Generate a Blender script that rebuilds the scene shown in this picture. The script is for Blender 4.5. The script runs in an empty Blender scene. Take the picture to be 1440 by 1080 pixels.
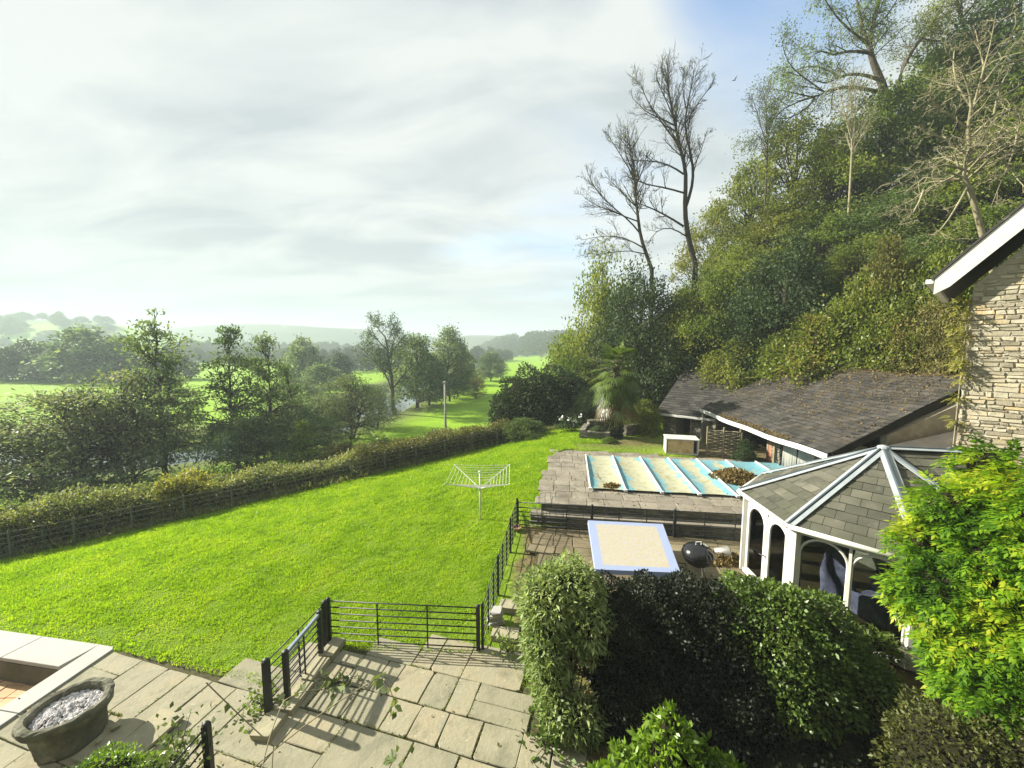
import bpy, math, random
import numpy as np
from mathutils import Vector, Matrix
R = math.radians
sc = bpy.context.scene
C = sc.collection

# ------------------------------------------------------------------ camera
PITCH = R(5.5)
H0 = 6.5
FPX = 550.0
cam = bpy.data.cameras.new('camera')
cam.sensor_width = 36.0
cam.lens = 36.0 * FPX / 1440.0
cam.clip_start = 0.05
cam.clip_end = 9000
camo = bpy.data.objects.new('camera', cam)
camo.location = (0, 0, H0)
camo.rotation_euler = (R(90) - PITCH, 0, 0)
C.objects.link(camo)
sc.camera = camo

# ------------------------------------------------------------------ light
SUN_EL = R(29)
SUN_AZ = R(-72)           # from +Y towards +X
TOSUN = Vector((math.sin(SUN_AZ) * math.cos(SUN_EL), math.cos(SUN_AZ) * math.cos(SUN_EL), math.sin(SUN_EL)))
sl = bpy.data.lights.new('sun', 'SUN')
sl.energy = 5.0
sl.angle = R(0.6)
sl.color = (1.0, 0.93, 0.80)
so = bpy.data.objects.new('sun', sl)
so.rotation_euler = TOSUN.to_track_quat('Z', 'Y').to_euler()
C.objects.link(so)
sc.view_settings.view_transform = 'Standard'
sc.view_settings.look = 'None'
sc.view_settings.gamma = 1.0
sc.view_settings.exposure = 1.6
sc.view_settings.use_curve_mapping = False

w = bpy.data.worlds.new('World')
sc.world = w
w.use_nodes = True
nt = w.node_tree
nt.nodes.clear()
def N(t, typ, **kw):
    n = t.nodes.new(typ)
    for k, v in kw.items():
        if k.startswith('i_'):
            n.inputs[k[2:].replace('_', ' ')].default_value = v
        elif k.startswith('n_'):
            n.inputs[int(k[2:])].default_value = v
        else:
            setattr(n, k, v)
    return n
def math_(t, op, a, b=None, clamp=False):
    n = t.nodes.new('ShaderNodeMath'); n.operation = op; n.use_clamp = clamp
    for i, q in enumerate((a, b)):
        if q is None: continue
        if isinstance(q, (int, float)): n.inputs[i].default_value = q
        else: t.links.new(q, n.inputs[i])
    return n.outputs[0]
def ramp_(t, fac, stops, interp='LINEAR'):
    n = t.nodes.new('ShaderNodeValToRGB')
    cr = n.color_ramp; cr.interpolation = interp
    while len(cr.elements) < len(stops): cr.elements.new(0.5)
    for e, (p, c) in zip(cr.elements, stops):
        e.position = p; e.color = (c[0], c[1], c[2], 1)
    t.links.new(fac, n.inputs[0])
    return n.outputs[0]
def mixc(t, fac, a, b, mode='MIX'):
    n = t.nodes.new('ShaderNodeMix'); n.data_type = 'RGBA'; n.blend_type = mode
    for i, q in ((0, fac), (6, a), (7, b)):
        if isinstance(q, (int, float)): n.inputs[i].default_value = q
        elif isinstance(q, tuple): n.inputs[i].default_value = (q[0], q[1], q[2], 1)
        else: t.links.new(q, n.inputs[i])
    return n.outputs[2]
def noise_(t, vec, scale, detail=3, rough=0.55, dist=0.0):
    n = t.nodes.new('ShaderNodeTexNoise')
    n.inputs['Scale'].default_value = scale; n.inputs['Detail'].default_value = detail
    n.inputs['Roughness'].default_value = rough; n.inputs['Distortion'].default_value = dist
    if vec is not None: t.links.new(vec, n.inputs['Vector'])
    return n.outputs[0]

sky = N(nt, 'ShaderNodeTexSky', sky_type='NISHITA', sun_disc=False, sun_elevation=SUN_EL, sun_rotation=SUN_AZ,
        air_density=1.0, dust_density=0.6, ozone_density=1.5)
tc = N(nt, 'ShaderNodeTexCoord')
sep = N(nt, 'ShaderNodeSeparateXYZ'); nt.links.new(tc.outputs['Generated'], sep.inputs[0])
zz = math_(nt, 'ADD', math_(nt, 'MAXIMUM', sep.outputs[2], 0.0), 0.22)
cx = math_(nt, 'DIVIDE', sep.outputs[0], zz); cy = math_(nt, 'DIVIDE', sep.outputs[1], zz)
cmb = N(nt, 'ShaderNodeCombineXYZ'); nt.links.new(cx, cmb.inputs[0]); nt.links.new(cy, cmb.inputs[1])
mp = N(nt, 'ShaderNodeMapping'); nt.links.new(cmb.outputs[0], mp.inputs[0])
mp.inputs['Rotation'].default_value = (0, 0, R(35)); mp.inputs['Scale'].default_value = (0.7, 1.5, 1)
mp.inputs['Location'].default_value = (3.1, 1.7, 0)
n1 = noise_(nt, mp.outputs[0], 0.9, 7, 0.5, 0.25)
n2 = noise_(nt, mp.outputs[0], 1.9, 8, 0.52, 0.5)
# broken cloud: gaps open towards the right of the valley
def lobe(d, c0, c1, amt):
    d = Vector(d).normalized()
    dp = N(nt, 'ShaderNodeVectorMath', operation='DOT_PRODUCT'); dp.inputs[1].default_value = d
    nt.links.new(tc.outputs['Generated'], dp.inputs[0])
    mr = N(nt, 'ShaderNodeMapRange', interpolation_type='SMOOTHSTEP')
    mr.inputs[1].default_value = math.cos(R(c0)); mr.inputs[2].default_value = math.cos(R(c1))
    mr.inputs[3].default_value = 0; mr.inputs[4].default_value = amt
    nt.links.new(dp.outputs['Value'], mr.inputs[0])
    return mr.outputs[0]
gap = math_(nt, 'ADD', lobe((0.66, 1.06, 0.88), 15, 0, 0.36), lobe((0.12, 1.05, 0.36), 20, 0, 0.26))
cov = math_(nt, 'SUBTRACT', math_(nt, 'ADD', n1, 0.26), gap)
cmr = N(nt, 'ShaderNodeMapRange', interpolation_type='SMOOTHSTEP'); nt.links.new(cov, cmr.inputs[0])
cmr.inputs[1].default_value = 0.22; cmr.inputs[2].default_value = 0.66
ccol = ramp_(nt, n2, [(0.36, (1.98, 2.20, 2.26)), (0.48, (2.40, 2.60, 2.60)), (0.60, (2.85, 2.98, 2.90))])
# thin haze low over the valley
hz = N(nt, 'ShaderNodeMapRange', interpolation_type='SMOOTHSTEP'); nt.links.new(sep.outputs[2], hz.inputs[0])
hz.inputs[1].default_value = 0.22; hz.inputs[2].default_value = 0.0
sgain = mixc(nt, 1.0, sky.outputs[0], (1.0, 1.05, 1.05), 'MULTIPLY')
scol = mixc(nt, cmr.outputs[0], sgain, ccol)
scol = mixc(nt, math_(nt, 'MULTIPLY', hz.outputs[0], 0.93), scol, (2.0, 2.26, 2.38))
bg = N(nt, 'ShaderNodeBackground'); bg.inputs[1].default_value = 0.1
nt.links.new(scol, bg.inputs[0])
wo = N(nt, 'ShaderNodeOutputWorld'); nt.links.new(bg.outputs[0], wo.inputs[0])

cy_ = sc.cycles
cy_.max_bounces = 7; cy_.diffuse_bounces = 3; cy_.glossy_bounces = 3; cy_.transmission_bounces = 5
cy_.transparent_max_bounces = 12; cy_.volume_bounces = 1
cy_.use_denoising = True
cy_.sample_clamp_indirect = 4.0; cy_.sample_clamp_direct = 3.0

# ------------------------------------------------------------------ pixel <-> ground helpers (photo is 1440x1080)
CP, SP = math.cos(PITCH), math.sin(PITCH)
def ray(px, py):
    u = (px - 720) / FPX; v = (540 - py) / FPX
    return np.array((u, CP + v * SP, -SP + v * CP))
def pz(px, py, z):
    d = ray(px, py); t = (z - H0) / d[2]
    return Vector((d[0] * t, d[1] * t, z))
def pY(px, py, Y):
    d = ray(px, py); t = Y / d[1]
    return Vector((d[0] * t, Y, H0 + d[2] * t))

# ------------------------------------------------------------------ terrain height
def sstep(a, b, x):
    t = np.clip((x - a) / (b - a), 0, 1); return t * t * (3 - 2 * t)
CTRL = np.array([
 (-8.5, 8, 0), (-4.2, 6.5, 0), (-4, 8, 0), (-.7, 7.8, 0.02), (-12, 8.4, -.1), (-17, 8.5, -.6), (.2, 12.8, .38), (-.3, 10.2, .17),
 (-1.2, 13.5, .27), (1.0, 13.3, .5), (1.7, 16.5, .85), (2.6, 20, 1.12), (8, 19.6, 1.1), (9, 23, 1.1), (5, 21.2, 1.12),
 (-18.7, 13.9, -1.4), (-14.2, 16.4, -1.0), (-9.8, 18.9, -.55), (-5.3, 21.4, -.12), (-.9, 23.9, .35), (2.9, 25.8, .9), (8, 27, 1.0),
 (12, 16, 1.1), (12, 22, 1.1), (15, 12, 1.0), (7, 11, .36), (3, 10.5, .36), (7, 7.5, .3), (12, 7, .3), (3, 7, .1), (3, 4, 0), (-3, 4, 0),
 (-9, 4, 0), (-16, 4, -.1), (8, 3, .1), (0, 1, 0), (16, 4, .4), (-24, 10, -1.6)], float)
def _tps(p, q):
    d2 = ((p[:, None, :] - q[None, :, :]) ** 2).sum(-1)
    return 0.5 * d2 * np.log(d2 + 1e-9)
_P = CTRL[:, :2]; _n = len(_P)
_A = np.zeros((_n + 3, _n + 3)); _A[:_n, :_n] = _tps(_P, _P) + np.eye(_n) * 0.05
_A[:_n, _n] = 1; _A[:_n, _n + 1:] = _P; _A[_n, :_n] = 1; _A[_n + 1:, :_n] = _P.T
_W = np.linalg.solve(_A, np.concatenate([CTRL[:, 2], np.zeros(3)]))
FA = np.array((-18.7, 13.9)); FB = np.array((-.9, 23.9))
FD = (FB - FA) / np.linalg.norm(FB - FA); FN = np.array((-FD[1], FD[0]))
RIV = np.array([(-140, 30), (-90, 33), (-60, 38), (-36, 38), (-28, 44), (-25, 58), (-26, 92), (-27, 140), (-23, 200), (-14, 300), (0, 420), (30, 700)], float)
def poly_in(x, y, poly):
    ins = np.zeros(np.shape(x), bool); n = len(poly)
    for i in range(n):
        x1, y1 = poly[i]; x2, y2 = poly[(i + 1) % n]
        if y1 == y2: continue
        c = ((y1 > y) != (y2 > y)) & (x < (x2 - x1) * (y - y1) / (y2 - y1) + x1)
        ins ^= c
    return ins
def river_d(x, y):
    d = np.full(np.shape(x), 1e9)
    for (a, b) in zip(RIV[:-1], RIV[1:]):
        ab = b - a; t = np.clip(((x - a[0]) * ab[0] + (y - a[1]) * ab[1]) / (ab @ ab), 0, 1)
        d = np.minimum(d, np.hypot(x - a[0] - t * ab[0], y - a[1] - t * ab[1]))
    return d
PATIO = [(-16, 1.2), (-16, 8.25), (-8.6, 7.85), (-6.8, 7.42), (-5.2, 7.2), (-4.35, 7.1), (-4.15, 8.0), (-.7, 7.75), (.1, 7.6), (.7, 6.2), (.9, 5.4), (1.0, 1.2)]
DECK = [(1.0, 13.15), (13.2, 11.35), (13.6, 17.2), (11.9, 18.3), (2.45, 20.1)]
TERR = [(.55, 8.6), (1.0, 13.3), (13.2, 11.6), (13, 7.2), (9.5, 6.4), (5.5, 8.0)]
PIT = [(-9.05, 7.3), (-15.5, 8.4), (-15.5, 5.0), (-9.5, 5.0)]
def shrink(poly, k):
    cx = sum(p[0] for p in poly) / len(poly); cy = sum(p[1] for p in poly) / len(poly)
    return [(cx + (p[0] - cx) * (1 - k / max(.1, math.hypot(p[0] - cx, p[1] - cy))), cy + (p[1] - cy) * (1 - k / max(.1, math.hypot(p[0] - cx, p[1] - cy)))) for p in poly]
HILLS = [(-500, 470, 120, 100, 26), (-680, 520, 190, 140, 36), (-640, 800, 230, 110, 43), (-400, 830, 190, 110, 37), (-210, 900, 150, 110, 27), (-40, 1050, 170, 110, 18)]
def hfun(x, y, sink=True):
    x = np.asarray(x, float); y = np.asarray(y, float)
    shp = x.shape; xf = x.ravel(); yf = y.ravel()
    cxn = np.clip(xf, -26, 17); cyn = np.clip(yf, 1, 30)
    q = np.stack([cxn, cyn], 1)
    zn = _tps(q, _P) @ _W[:_n] + _W[_n] + q @ _W[_n + 1:]
    d = (xf - FA[0]) * FN[0] + (yf - FA[1]) * FN[1]
    zv = np.where(xf < -25, -3.7, -3.4) + .12 * np.sin(xf * .11 + 1) * np.cos(yf * .09)
    wv = sstep(-.2, 6.0, d)
    z = zn * (1 - wv) + zv * wv
    toe = np.interp(yf, [0, 20, 25, 30, 45, 100, 250, 330, 400, 480, 650, 1500], [15.5, 14, 12.5, 9.5, 9, 14, 33, 34, 6, -22, -60, -300])
    s = np.maximum(0, xf - toe)
    cap = np.interp(yf, [0, 100, 250, 380, 500], [60, 60, 30, 14, 20])
    z = z + cap * (1 - np.exp(-.85 * np.sqrt(s * s + .6) / cap)) - cap * (1 - np.exp(-.85 * math.sqrt(.6) / cap))
    for (hx, hy, sx, sy, hh) in HILLS:
        z = z + hh * np.exp(-((xf - hx) / sx) ** 2 - ((yf - hy) / sy) ** 2)
    rd = river_d(xf, yf)
    k = 1 - sstep(5.0, 8.5, rd)
    z = z * (1 - k) + (-6.3) * k
    if sink:
        z = np.where(poly_in(xf, yf, PATIO), -.09, z)
        z = np.where(poly_in(xf, yf, shrink(DECK, .25)), .3, z)
        z = np.where(poly_in(xf, yf, shrink(TERR, .2)), .1, z)
        z = np.where(poly_in(xf, yf, [(-8.7, 7.6), (-16, 8.5), (-16, 4), (-9.1, 4)]), -.9, z)
    return z.reshape(shp)
def gz(x, y): return float(hfun(np.array([x]), np.array([y]), False)[0])
def gp(px, py):
    d = ray(px, py); ts = np.concatenate([np.arange(3, 60, .05), np.arange(60, 900, 1.0)])
    zz = H0 + d[2] * ts - hfun(d[0] * ts, d[1] * ts, False)
    i = int(np.argmax(zz < 0)) if (zz < 0).any() else len(ts) - 1
    t = ts[i]
    return Vector((d[0] * t, d[1] * t, H0 + d[2] * t))

# ------------------------------------------------------------------ object helpers
def tag(o, label, cat, group=None, kind=None):
    if label: o['label'] = label
    if cat: o['category'] = cat
    if group: o['group'] = group
    if kind: o['kind'] = kind
    return o
def empty(name, loc, label=None, cat=None, group=None, rz=0.0):
    o = bpy.data.objects.new(name, None); C.objects.link(o)
    o.location = loc; o.rotation_euler = (0, 0, rz); o.empty_display_size = .2
    return tag(o, label, cat, group)
def np_mesh(name, V, Q=None, T=None, smooth=False, uv=None):
    me = bpy.data.meshes.new(name)
    V = np.ascontiguousarray(V, np.float32)
    nq = 0 if Q is None else len(Q); ntr = 0 if T is None else len(T)
    idx = np.concatenate([np.asarray(a, np.int32).ravel() for a in (Q, T) if a is not None and len(a)])
    starts = np.concatenate([np.arange(nq, dtype=np.int32) * 4, nq * 4 + np.arange(ntr, dtype=np.int32) * 3])
    me.vertices.add(len(V)); me.vertices.foreach_set('co', V.ravel())
    me.loops.add(len(idx)); me.loops.foreach_set('vertex_index', idx)
    me.polygons.add(nq + ntr); me.polygons.foreach_set('loop_start', starts)
    if smooth: me.polygons.foreach_set('use_smooth', np.ones(nq + ntr, bool))
    me.update(calc_edges=True)
    return me
def link(name, me, mat, parent=None):
    o = bpy.data.objects.new(name, me); C.objects.link(o)
    if mat and not me.materials: me.materials.append(mat)
    if parent: o.parent = parent
    return o

class MB:
    """collects simple solids into one mesh"""
    def __init__(s): s.v = []; s.f = []; s.uv = None
    def add(s, vs, fs):
        b = len(s.v); s.v.extend([tuple(map(float, p)) for p in vs]); s.f.extend([tuple(i + b for i in f) for f in fs]); return s
    def box(s, c, size, rz=0.0, M=None, jit=0.0, rng=None):
        hx, hy, hz = size[0] / 2, size[1] / 2, size[2] / 2
        m = M if M is not None else Matrix.Rotation(rz, 3, 'Z')
        vs = []
        for z in (-hz, hz):
            for (x, y) in ((-hx, -hy), (hx, -hy), (hx, hy), (-hx, hy)):
                p = Vector((x, y, z))
                if jit: p += Vector((rng.uniform(-jit, jit), rng.uniform(-jit, jit), rng.uniform(-jit, jit)))
                vs.append(Vector(c) + m @ p)
        return s.add(vs, [(3, 2, 1, 0), (4, 5, 6, 7), (0, 1, 5, 4), (1, 2, 6, 5), (2, 3, 7, 6), (3, 0, 4, 7)])
    def bar(s, a, b, wd, hg, up=(0, 0, 1)):
        a = Vector(a); b = Vector(b); x = (b - a); L = x.length; x.normalize()
        y = Vector(up).cross(x)
        if y.length < 1e-4: y = Vector((1, 0, 0)).cross(x)
        y.normalize(); z = x.cross(y)
        m = Matrix((x, y, z)).transposed()
        return s.box((a + b) / 2, (L, wd, hg), M=m)
    def tube(s, pts, rad, k=6, cap=True):
        pts = [Vector(p) for p in pts]; n = len(pts)
        if isinstance(rad, (int, float)): rad = [rad] * n
        vs = []; ref = Vector((0, 0, 1))
        for i in range(n):
            t = (pts[min(i + 1, n - 1)] - pts[max(i - 1, 0)])
            if t.length < 1e-7: t = Vector((0, 0, 1))
            t.normalize()
            a = t.cross(ref)
            if a.length < .15: a = t.cross(Vector((1, 0.2, 0)))
            a.normalize(); b = t.cross(a)
            for j in range(k):
                th = 2 * math.pi * j / k
                vs.append(pts[i] + (a * math.cos(th) + b * math.sin(th)) * rad[i])
        fs = []
        for i in range(n - 1):
            for j in range(k):
                fs.append((i * k + j, i * k + (j + 1) % k, (i + 1) * k + (j + 1) % k, (i + 1) * k + j))
        if cap: fs.append(tuple(range(k))[::-1]); fs.append(tuple((n - 1) * k + j for j in range(k)))
        return s.add(vs, fs)
    def lathe(s, prof, k=20, c=(0, 0, 0), sx=1.0, sy=1.0, rz=0.0, M=None):
        vs = []; c = Vector(c); m = M if M is not None else Matrix.Rotation(rz, 3, 'Z')
        for (r, z) in prof:
            for j in range(k):
                th = 2 * math.pi * j / k
                vs.append(c + m @ Vector((r * math.cos(th) * sx, r * math.sin(th) * sy, z)))
        n = len(prof); fs = []
        for i in range(n - 1):
            for j in range(k):
                fs.append((i * k + j, i * k + (j + 1) % k, (i + 1) * k + (j + 1) % k, (i + 1) * k + j))
        fs.append(tuple(range(k))[::-1]); fs.append(tuple((n - 1) * k + j for j in range(k)))
        return s.add(vs, fs)
    def prism(s, pts, dirv):
        """polygon pts (3D) extruded along dirv"""
        n = len(pts); d = Vector(dirv); a = [Vector(p) for p in pts]
        vs = a + [p + d for p in a]
        fs = [tuple(range(n))[::-1], tuple(range(n, 2 * n))] + [(i, (i + 1) % n, n + (i + 1) % n, n + i) for i in range(n)]
        return s.add(vs, fs)
    def build(s, name, mat, parent=None, smooth=False, uvf=None, world=True, bevel=0.0):
        me = bpy.data.meshes.new(name)
        off = Vector((0, 0, 0))
        if parent is not None and world:
            inv = parent.matrix_basis.inverted()
            p2 = parent.parent
            if p2 is not None: inv = (p2.matrix_basis @ parent.matrix_basis).inverted()
            vs = [tuple(inv @ Vector(p)) for p in s.v]
        else: vs = s.v
        me.from_pydata(vs, [], s.f); me.update()
        if uvf:
            ul = me.uv_layers.new(name='UVMap')
            for lp in me.loops:
                ul.data[lp.index].uv = uvf(s.v[lp.vertex_index])
        if smooth:
            for p in me.polygons: p.use_smooth = True
        o = link(name, me, mat, parent)
        if bevel:
            b = o.modifiers.new('bevel', 'BEVEL'); b.width = bevel; b.segments = 2; b.limit_method = 'ANGLE'
        return o

# ------------------------------------------------------------------ materials
def newmat(name):
    m = bpy.data.materials.new(name); m.use_nodes = True; t = m.node_tree; t.nodes.clear()
    out = t.nodes.new('ShaderNodeOutputMaterial')
    return m, t, out
def srf(name, cols, rough=.75, spec=.3, nscale=3.0, ndet=6, ni=1.0, isl=0.0, bump=0.0, bscale=30.0, metal=0.0, coord='Object', stain=None, nrough=.6):
    """generic surface: ramp over noise (+ random per piece), optional stains and bump"""
    m, t, out = newmat(name)
    co = t.nodes.new('ShaderNodeTexCoord').outputs[coord]
    fac = math_(t, 'MULTIPLY', math_(t, 'SUBTRACT', noise_(t, co, nscale, ndet, nrough), .5), 1.9 * ni)
    fac = math_(t, 'ADD', fac, .5)
    if isl:
        g = t.nodes.new('ShaderNodeNewGeometry')
        ii = math_(t, 'MULTIPLY', math_(t, 'SUBTRACT', g.outputs['Random Per Island'], .5), isl)
        fac = math_(t, 'ADD', fac, ii)
    fac = math_(t, 'MAXIMUM', math_(t, 'MINIMUM', fac, 1.0), 0.0)
    n = len(cols)
    c = ramp_(t, fac, [(i / max(1, n - 1), cols[i]) for i in range(n)])
    if stain:
        for (scol, sscale, lo, hi, amt) in stain:
            sf = noise_(t, co, sscale, 5, .65)
            mr = N(t, 'ShaderNodeMapRange'); t.links.new(sf, mr.inputs[0])
            mr.inputs[1].default_value = lo; mr.inputs[2].default_value = hi; mr.inputs[3].default_value = 0; mr.inputs[4].default_value = amt
            c = mixc(t, mr.outputs[0], c, scol)
    p = N(t, 'ShaderNodeBsdfPrincipled'); t.links.new(c, p.inputs['Base Color'])
    p.inputs['Roughness'].default_value = rough; p.inputs['Specular IOR Level'].default_value = spec; p.inputs['Metallic'].default_value = metal
    if bump:
        b = N(t, 'ShaderNodeBump'); b.inputs['Strength'].default_value = bump; b.inputs['Distance'].default_value = .03
        t.links.new(noise_(t, co, bscale, 6, .65), b.inputs['Height']); t.links.new(b.outputs[0], p.inputs['Normal'])
    t.links.new(p.outputs[0], out.inputs[0])
    return m
def leafmat(name, cols, trans=.4, rough=.45, spec=.35, nscale=.5, ni=.5, tint=(1.25, 1.3, .6)):
    m, t, out = newmat(name)
    g = t.nodes.new('ShaderNodeNewGeometry')
    oi = t.nodes.new('ShaderNodeObjectInfo')
    co = g.outputs['Position']
    fac = math_(t, 'MULTIPLY', math_(t, 'SUBTRACT', noise_(t, co, nscale, 3, .6), .5), 2.2 * ni)
    fac = math_(t, 'ADD', fac, math_(t, 'MULTIPLY', g.outputs['Random Per Island'], .7))
    fac = math_(t, 'ADD', fac, math_(t, 'MULTIPLY', math_(t, 'SUBTRACT', oi.outputs['Random'], .5), .25))
    fac = math_(t, 'ADD', fac, .15)
    fac = math_(t, 'MAXIMUM', math_(t, 'MINIMUM', fac, 1.0), 0.0)
    n = len(cols)
    c = ramp_(t, fac, [(i / max(1, n - 1), cols[i]) for i in range(n)])
    p = N(t, 'ShaderNodeBsdfPrincipled'); t.links.new(c, p.inputs['Base Color'])
    p.inputs['Roughness'].default_value = rough; p.inputs['Specular IOR Level'].default_value = spec
    tr = N(t, 'ShaderNodeBsdfTranslucent'); t.links.new(mixc(t, 1.0, c, tint, 'MULTIPLY'), tr.inputs[0])
    ms = N(t, 'ShaderNodeMixShader'); ms.inputs[0].default_value = trans
    t.links.new(p.outputs[0], ms.inputs[1]); t.links.new(tr.outputs[0], ms.inputs[2])
    t.links.new(ms.outputs[0], out.inputs[0])
    return m
# ------------------------------------------------------------------ ground
def graded(lo, hi, step, far, g=1.09):
    a = list(np.arange(lo, hi + 1e-6, step))
    s = step; x = a[-1]
    while x < far: s *= g; x += s; a.append(x)
    s = step; x = a[0]; b = []
    while x > -far: s *= g; x -= s; b.append(x)
    return np.array(b[::-1] + a)
gx = graded(-22, 20, .3, 2300); gy = graded(0, 34, .3, 2300)
gy = gy[gy > -60]
X, Y = np.meshgrid(gx, gy)
Z = hfun(X, Y)
rr = np.random.default_rng(3)
Z = Z + np.where((X > 9) & (Y > 24) | (X > 16), rr.normal(0, .12, Z.shape), rr.normal(0, .006, Z.shape))
nx, ny = len(gx), len(gy)
ii = np.arange(nx * ny).reshape(ny, nx)
Qd = np.stack([ii[:-1, :-1], ii[:-1, 1:], ii[1:, 1:], ii[1:, :-1]], -1).reshape(-1, 4)
gme = np_mesh('ground', np.stack([X, Y, Z], -1).reshape(-1, 3), Qd, smooth=True)
xf, yf = X.ravel(), Y.ravel()
dF = (xf - FA[0]) * FN[0] + (yf - FA[1]) * FN[1]
toe = np.interp(yf, [0, 20, 25, 30, 45, 100, 250, 330, 400, 480, 650, 1500], [15.0, 13, 11.5, 8.5, 8, 13, 32, 33, 6, -22, -60, -300])
wood = sstep(-.5, 1.5, xf - toe)
rdist = river_d(xf, yf)
rough = np.clip(sstep(.1, 1.2, dF) * (1 - sstep(5, 10, dF)) * (yf < 40) + (1 - sstep(9, 15, rdist)), 0, 1) * (1 - wood)
lawn = (1 - sstep(-.3, .3, dF)) * (1 - wood)
bare = np.maximum.reduce([np.exp(-((xf - 6.5) / 3.0) ** 2 - ((yf - 21.6) / 1.2) ** 2) * .9, ((xf > 9) & (yf < 22)) * 1.0, poly_in(xf, yf, [(.0, 8), (.35, 13), (14, 11.6), (14, 0), (.3, 0)]) * 1.0])
for nm, arr in (('wood', wood), ('rough', rough), ('lawn', lawn), ('bare', bare)):
    at = gme.attributes.new(nm, 'FLOAT', 'POINT'); at.data.foreach_set('value', arr.astype(np.float32))
gm, t, out = newmat('ground_mat')
geo = t.nodes.new('ShaderNodeNewGeometry'); pos = geo.outputs['Position']
def attr(nm):
    a = t.nodes.new('ShaderNodeAttribute'); a.attribute_name = nm; return a.outputs['Fac']
f1 = noise_(t, pos, .35, 5, .6); f2 = noise_(t, pos, 4.0, 4, .6)
fm = math_(t, 'ADD', math_(t, 'MULTIPLY', f1, .6), math_(t, 'MULTIPLY', f2, .4))
pasture = ramp_(t, fm, [(.3, (.12, .22, .013)), (.5, (.19, .33, .016)), (.7, (.24, .38, .026))])
# far off the land is a patchwork of fields
vor = N(t, 'ShaderNodeTexVoronoi', feature='F1'); vor.inputs['Scale'].default_value = .009
mpg = N(t, 'ShaderNodeMapping'); mpg.inputs['Scale'].default_value = (1, 1, 0); t.links.new(pos, mpg.inputs[0]); t.links.new(mpg.outputs[0], vor.inputs['Vector'])
sepc = N(t, 'ShaderNodeSeparateColor'); t.links.new(vor.outputs['Color'], sepc.inputs[0])
patch = ramp_(t, sepc.outputs[0], [(0, (.08, .15, .02)), (.3, (.19, .31, .04)), (.55, (.15, .29, .03)), (.8, (.26, .30, .08)), (1, (.10, .2, .03))], 'CONSTANT')
sp = N(t, 'ShaderNodeSeparateXYZ'); t.links.new(pos, sp.inputs[0])
mfar = N(t, 'ShaderNodeMapRange'); t.links.new(sp.outputs[1], mfar.inputs[0]); mfar.inputs[1].default_value = 260; mfar.inputs[2].default_value = 420
pasture = mixc(t, mfar.outputs[0], pasture, patch)
# the farthest ridges are wooded
mw = N(t, 'ShaderNodeMapRange'); t.links.new(sp.outputs[1], mw.inputs[0]); mw.inputs[1].default_value = 600; mw.inputs[2].default_value = 700
fw2 = ramp_(t, noise_(t, pos, .012, 5, .6), [(.40, (.035, .055, .035)), (.62, (.06, .085, .045)), (.68, (.12, .17, .05))])
pasture = mixc(t, mw.outputs[0], pasture, fw2)
lawnc = ramp_(t, fm, [(.28, (.08, .13, .012)), (.5, (.13, .21, .014)), (.66, (.19, .25, .03)), (.76, (.24, .24, .08))])
c = mixc(t, attr('lawn'), pasture, lawnc)
roughc = ramp_(t, f2, [(.3, (.06, .09, .02)), (.5, (.11, .15, .035)), (.75, (.19, .18, .07))])
c = mixc(t, attr('rough'), c, roughc)
soil = ramp_(t, f2, [(.3, (.07, .06, .03)), (.55, (.15, .12, .06)), (.75, (.16, .17, .05))])
c = mixc(t, attr('bare'), c, soil)
woodc = ramp_(t, f2, [(.3, (.02, .03, .01)), (.5, (.04, .055, .015)), (.75, (.09, .08, .03))])
c = mixc(t, attr('wood'), c, woodc)
p = N(t, 'ShaderNodeBsdfPrincipled'); t.links.new(c, p.inputs['Base Color']); p.inputs['Roughness'].default_value = .9; p.inputs['Specular IOR Level'].default_value = .1
b = N(t, 'ShaderNodeBump'); b.inputs['Strength'].default_value = .9; b.inputs['Distance'].default_value = .12
t.links.new(noise_(t, pos, 5.5, 5, .7), b.inputs['Height']); t.links.new(b.outputs[0], p.inputs['Normal'])
t.links.new(p.outputs[0], out.inputs[0])
o = link('ground', gme, gm); o['kind'] = 'structure'

# river: a ribbon of still water in its channel
wm, t, out = newmat('water')
p = N(t, 'ShaderNodeBsdfPrincipled'); p.inputs['Base Color'].default_value = (.03, .045, .04, 1); p.inputs['Roughness'].default_value = .08; p.inputs['Specular IOR Level'].default_value = .9
geo = t.nodes.new('ShaderNodeNewGeometry')
b = N(t, 'ShaderNodeBump'); b.inputs['Strength'].default_value = .25; b.inputs['Distance'].default_value = .1
t.links.new(noise_(t, geo.outputs['Position'], .8, 3, .5), b.inputs['Height']); t.links.new(b.outputs[0], p.inputs['Normal'])
t.links.new(p.outputs[0], out.inputs[0])
mb = MB(); L_, R_ = [], []
for i, q in enumerate(RIV):
    a = RIV[max(0, i - 1)]; c_ = RIV[min(len(RIV) - 1, i + 1)]; d = (c_ - a) / np.linalg.norm(c_ - a); n_ = np.array((-d[1], d[0]))
    L_.append((*(q + n_ * 9), -5.0)); R_.append((*(q - n_ * 9), -5.0))
n_ = len(RIV)
mb.add(L_ + R_, [(i, n_ + i, n_ + i + 1, i + 1) for i in range(n_ - 1)])
o = mb.build('river', wm); o['kind'] = 'structure'

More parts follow.
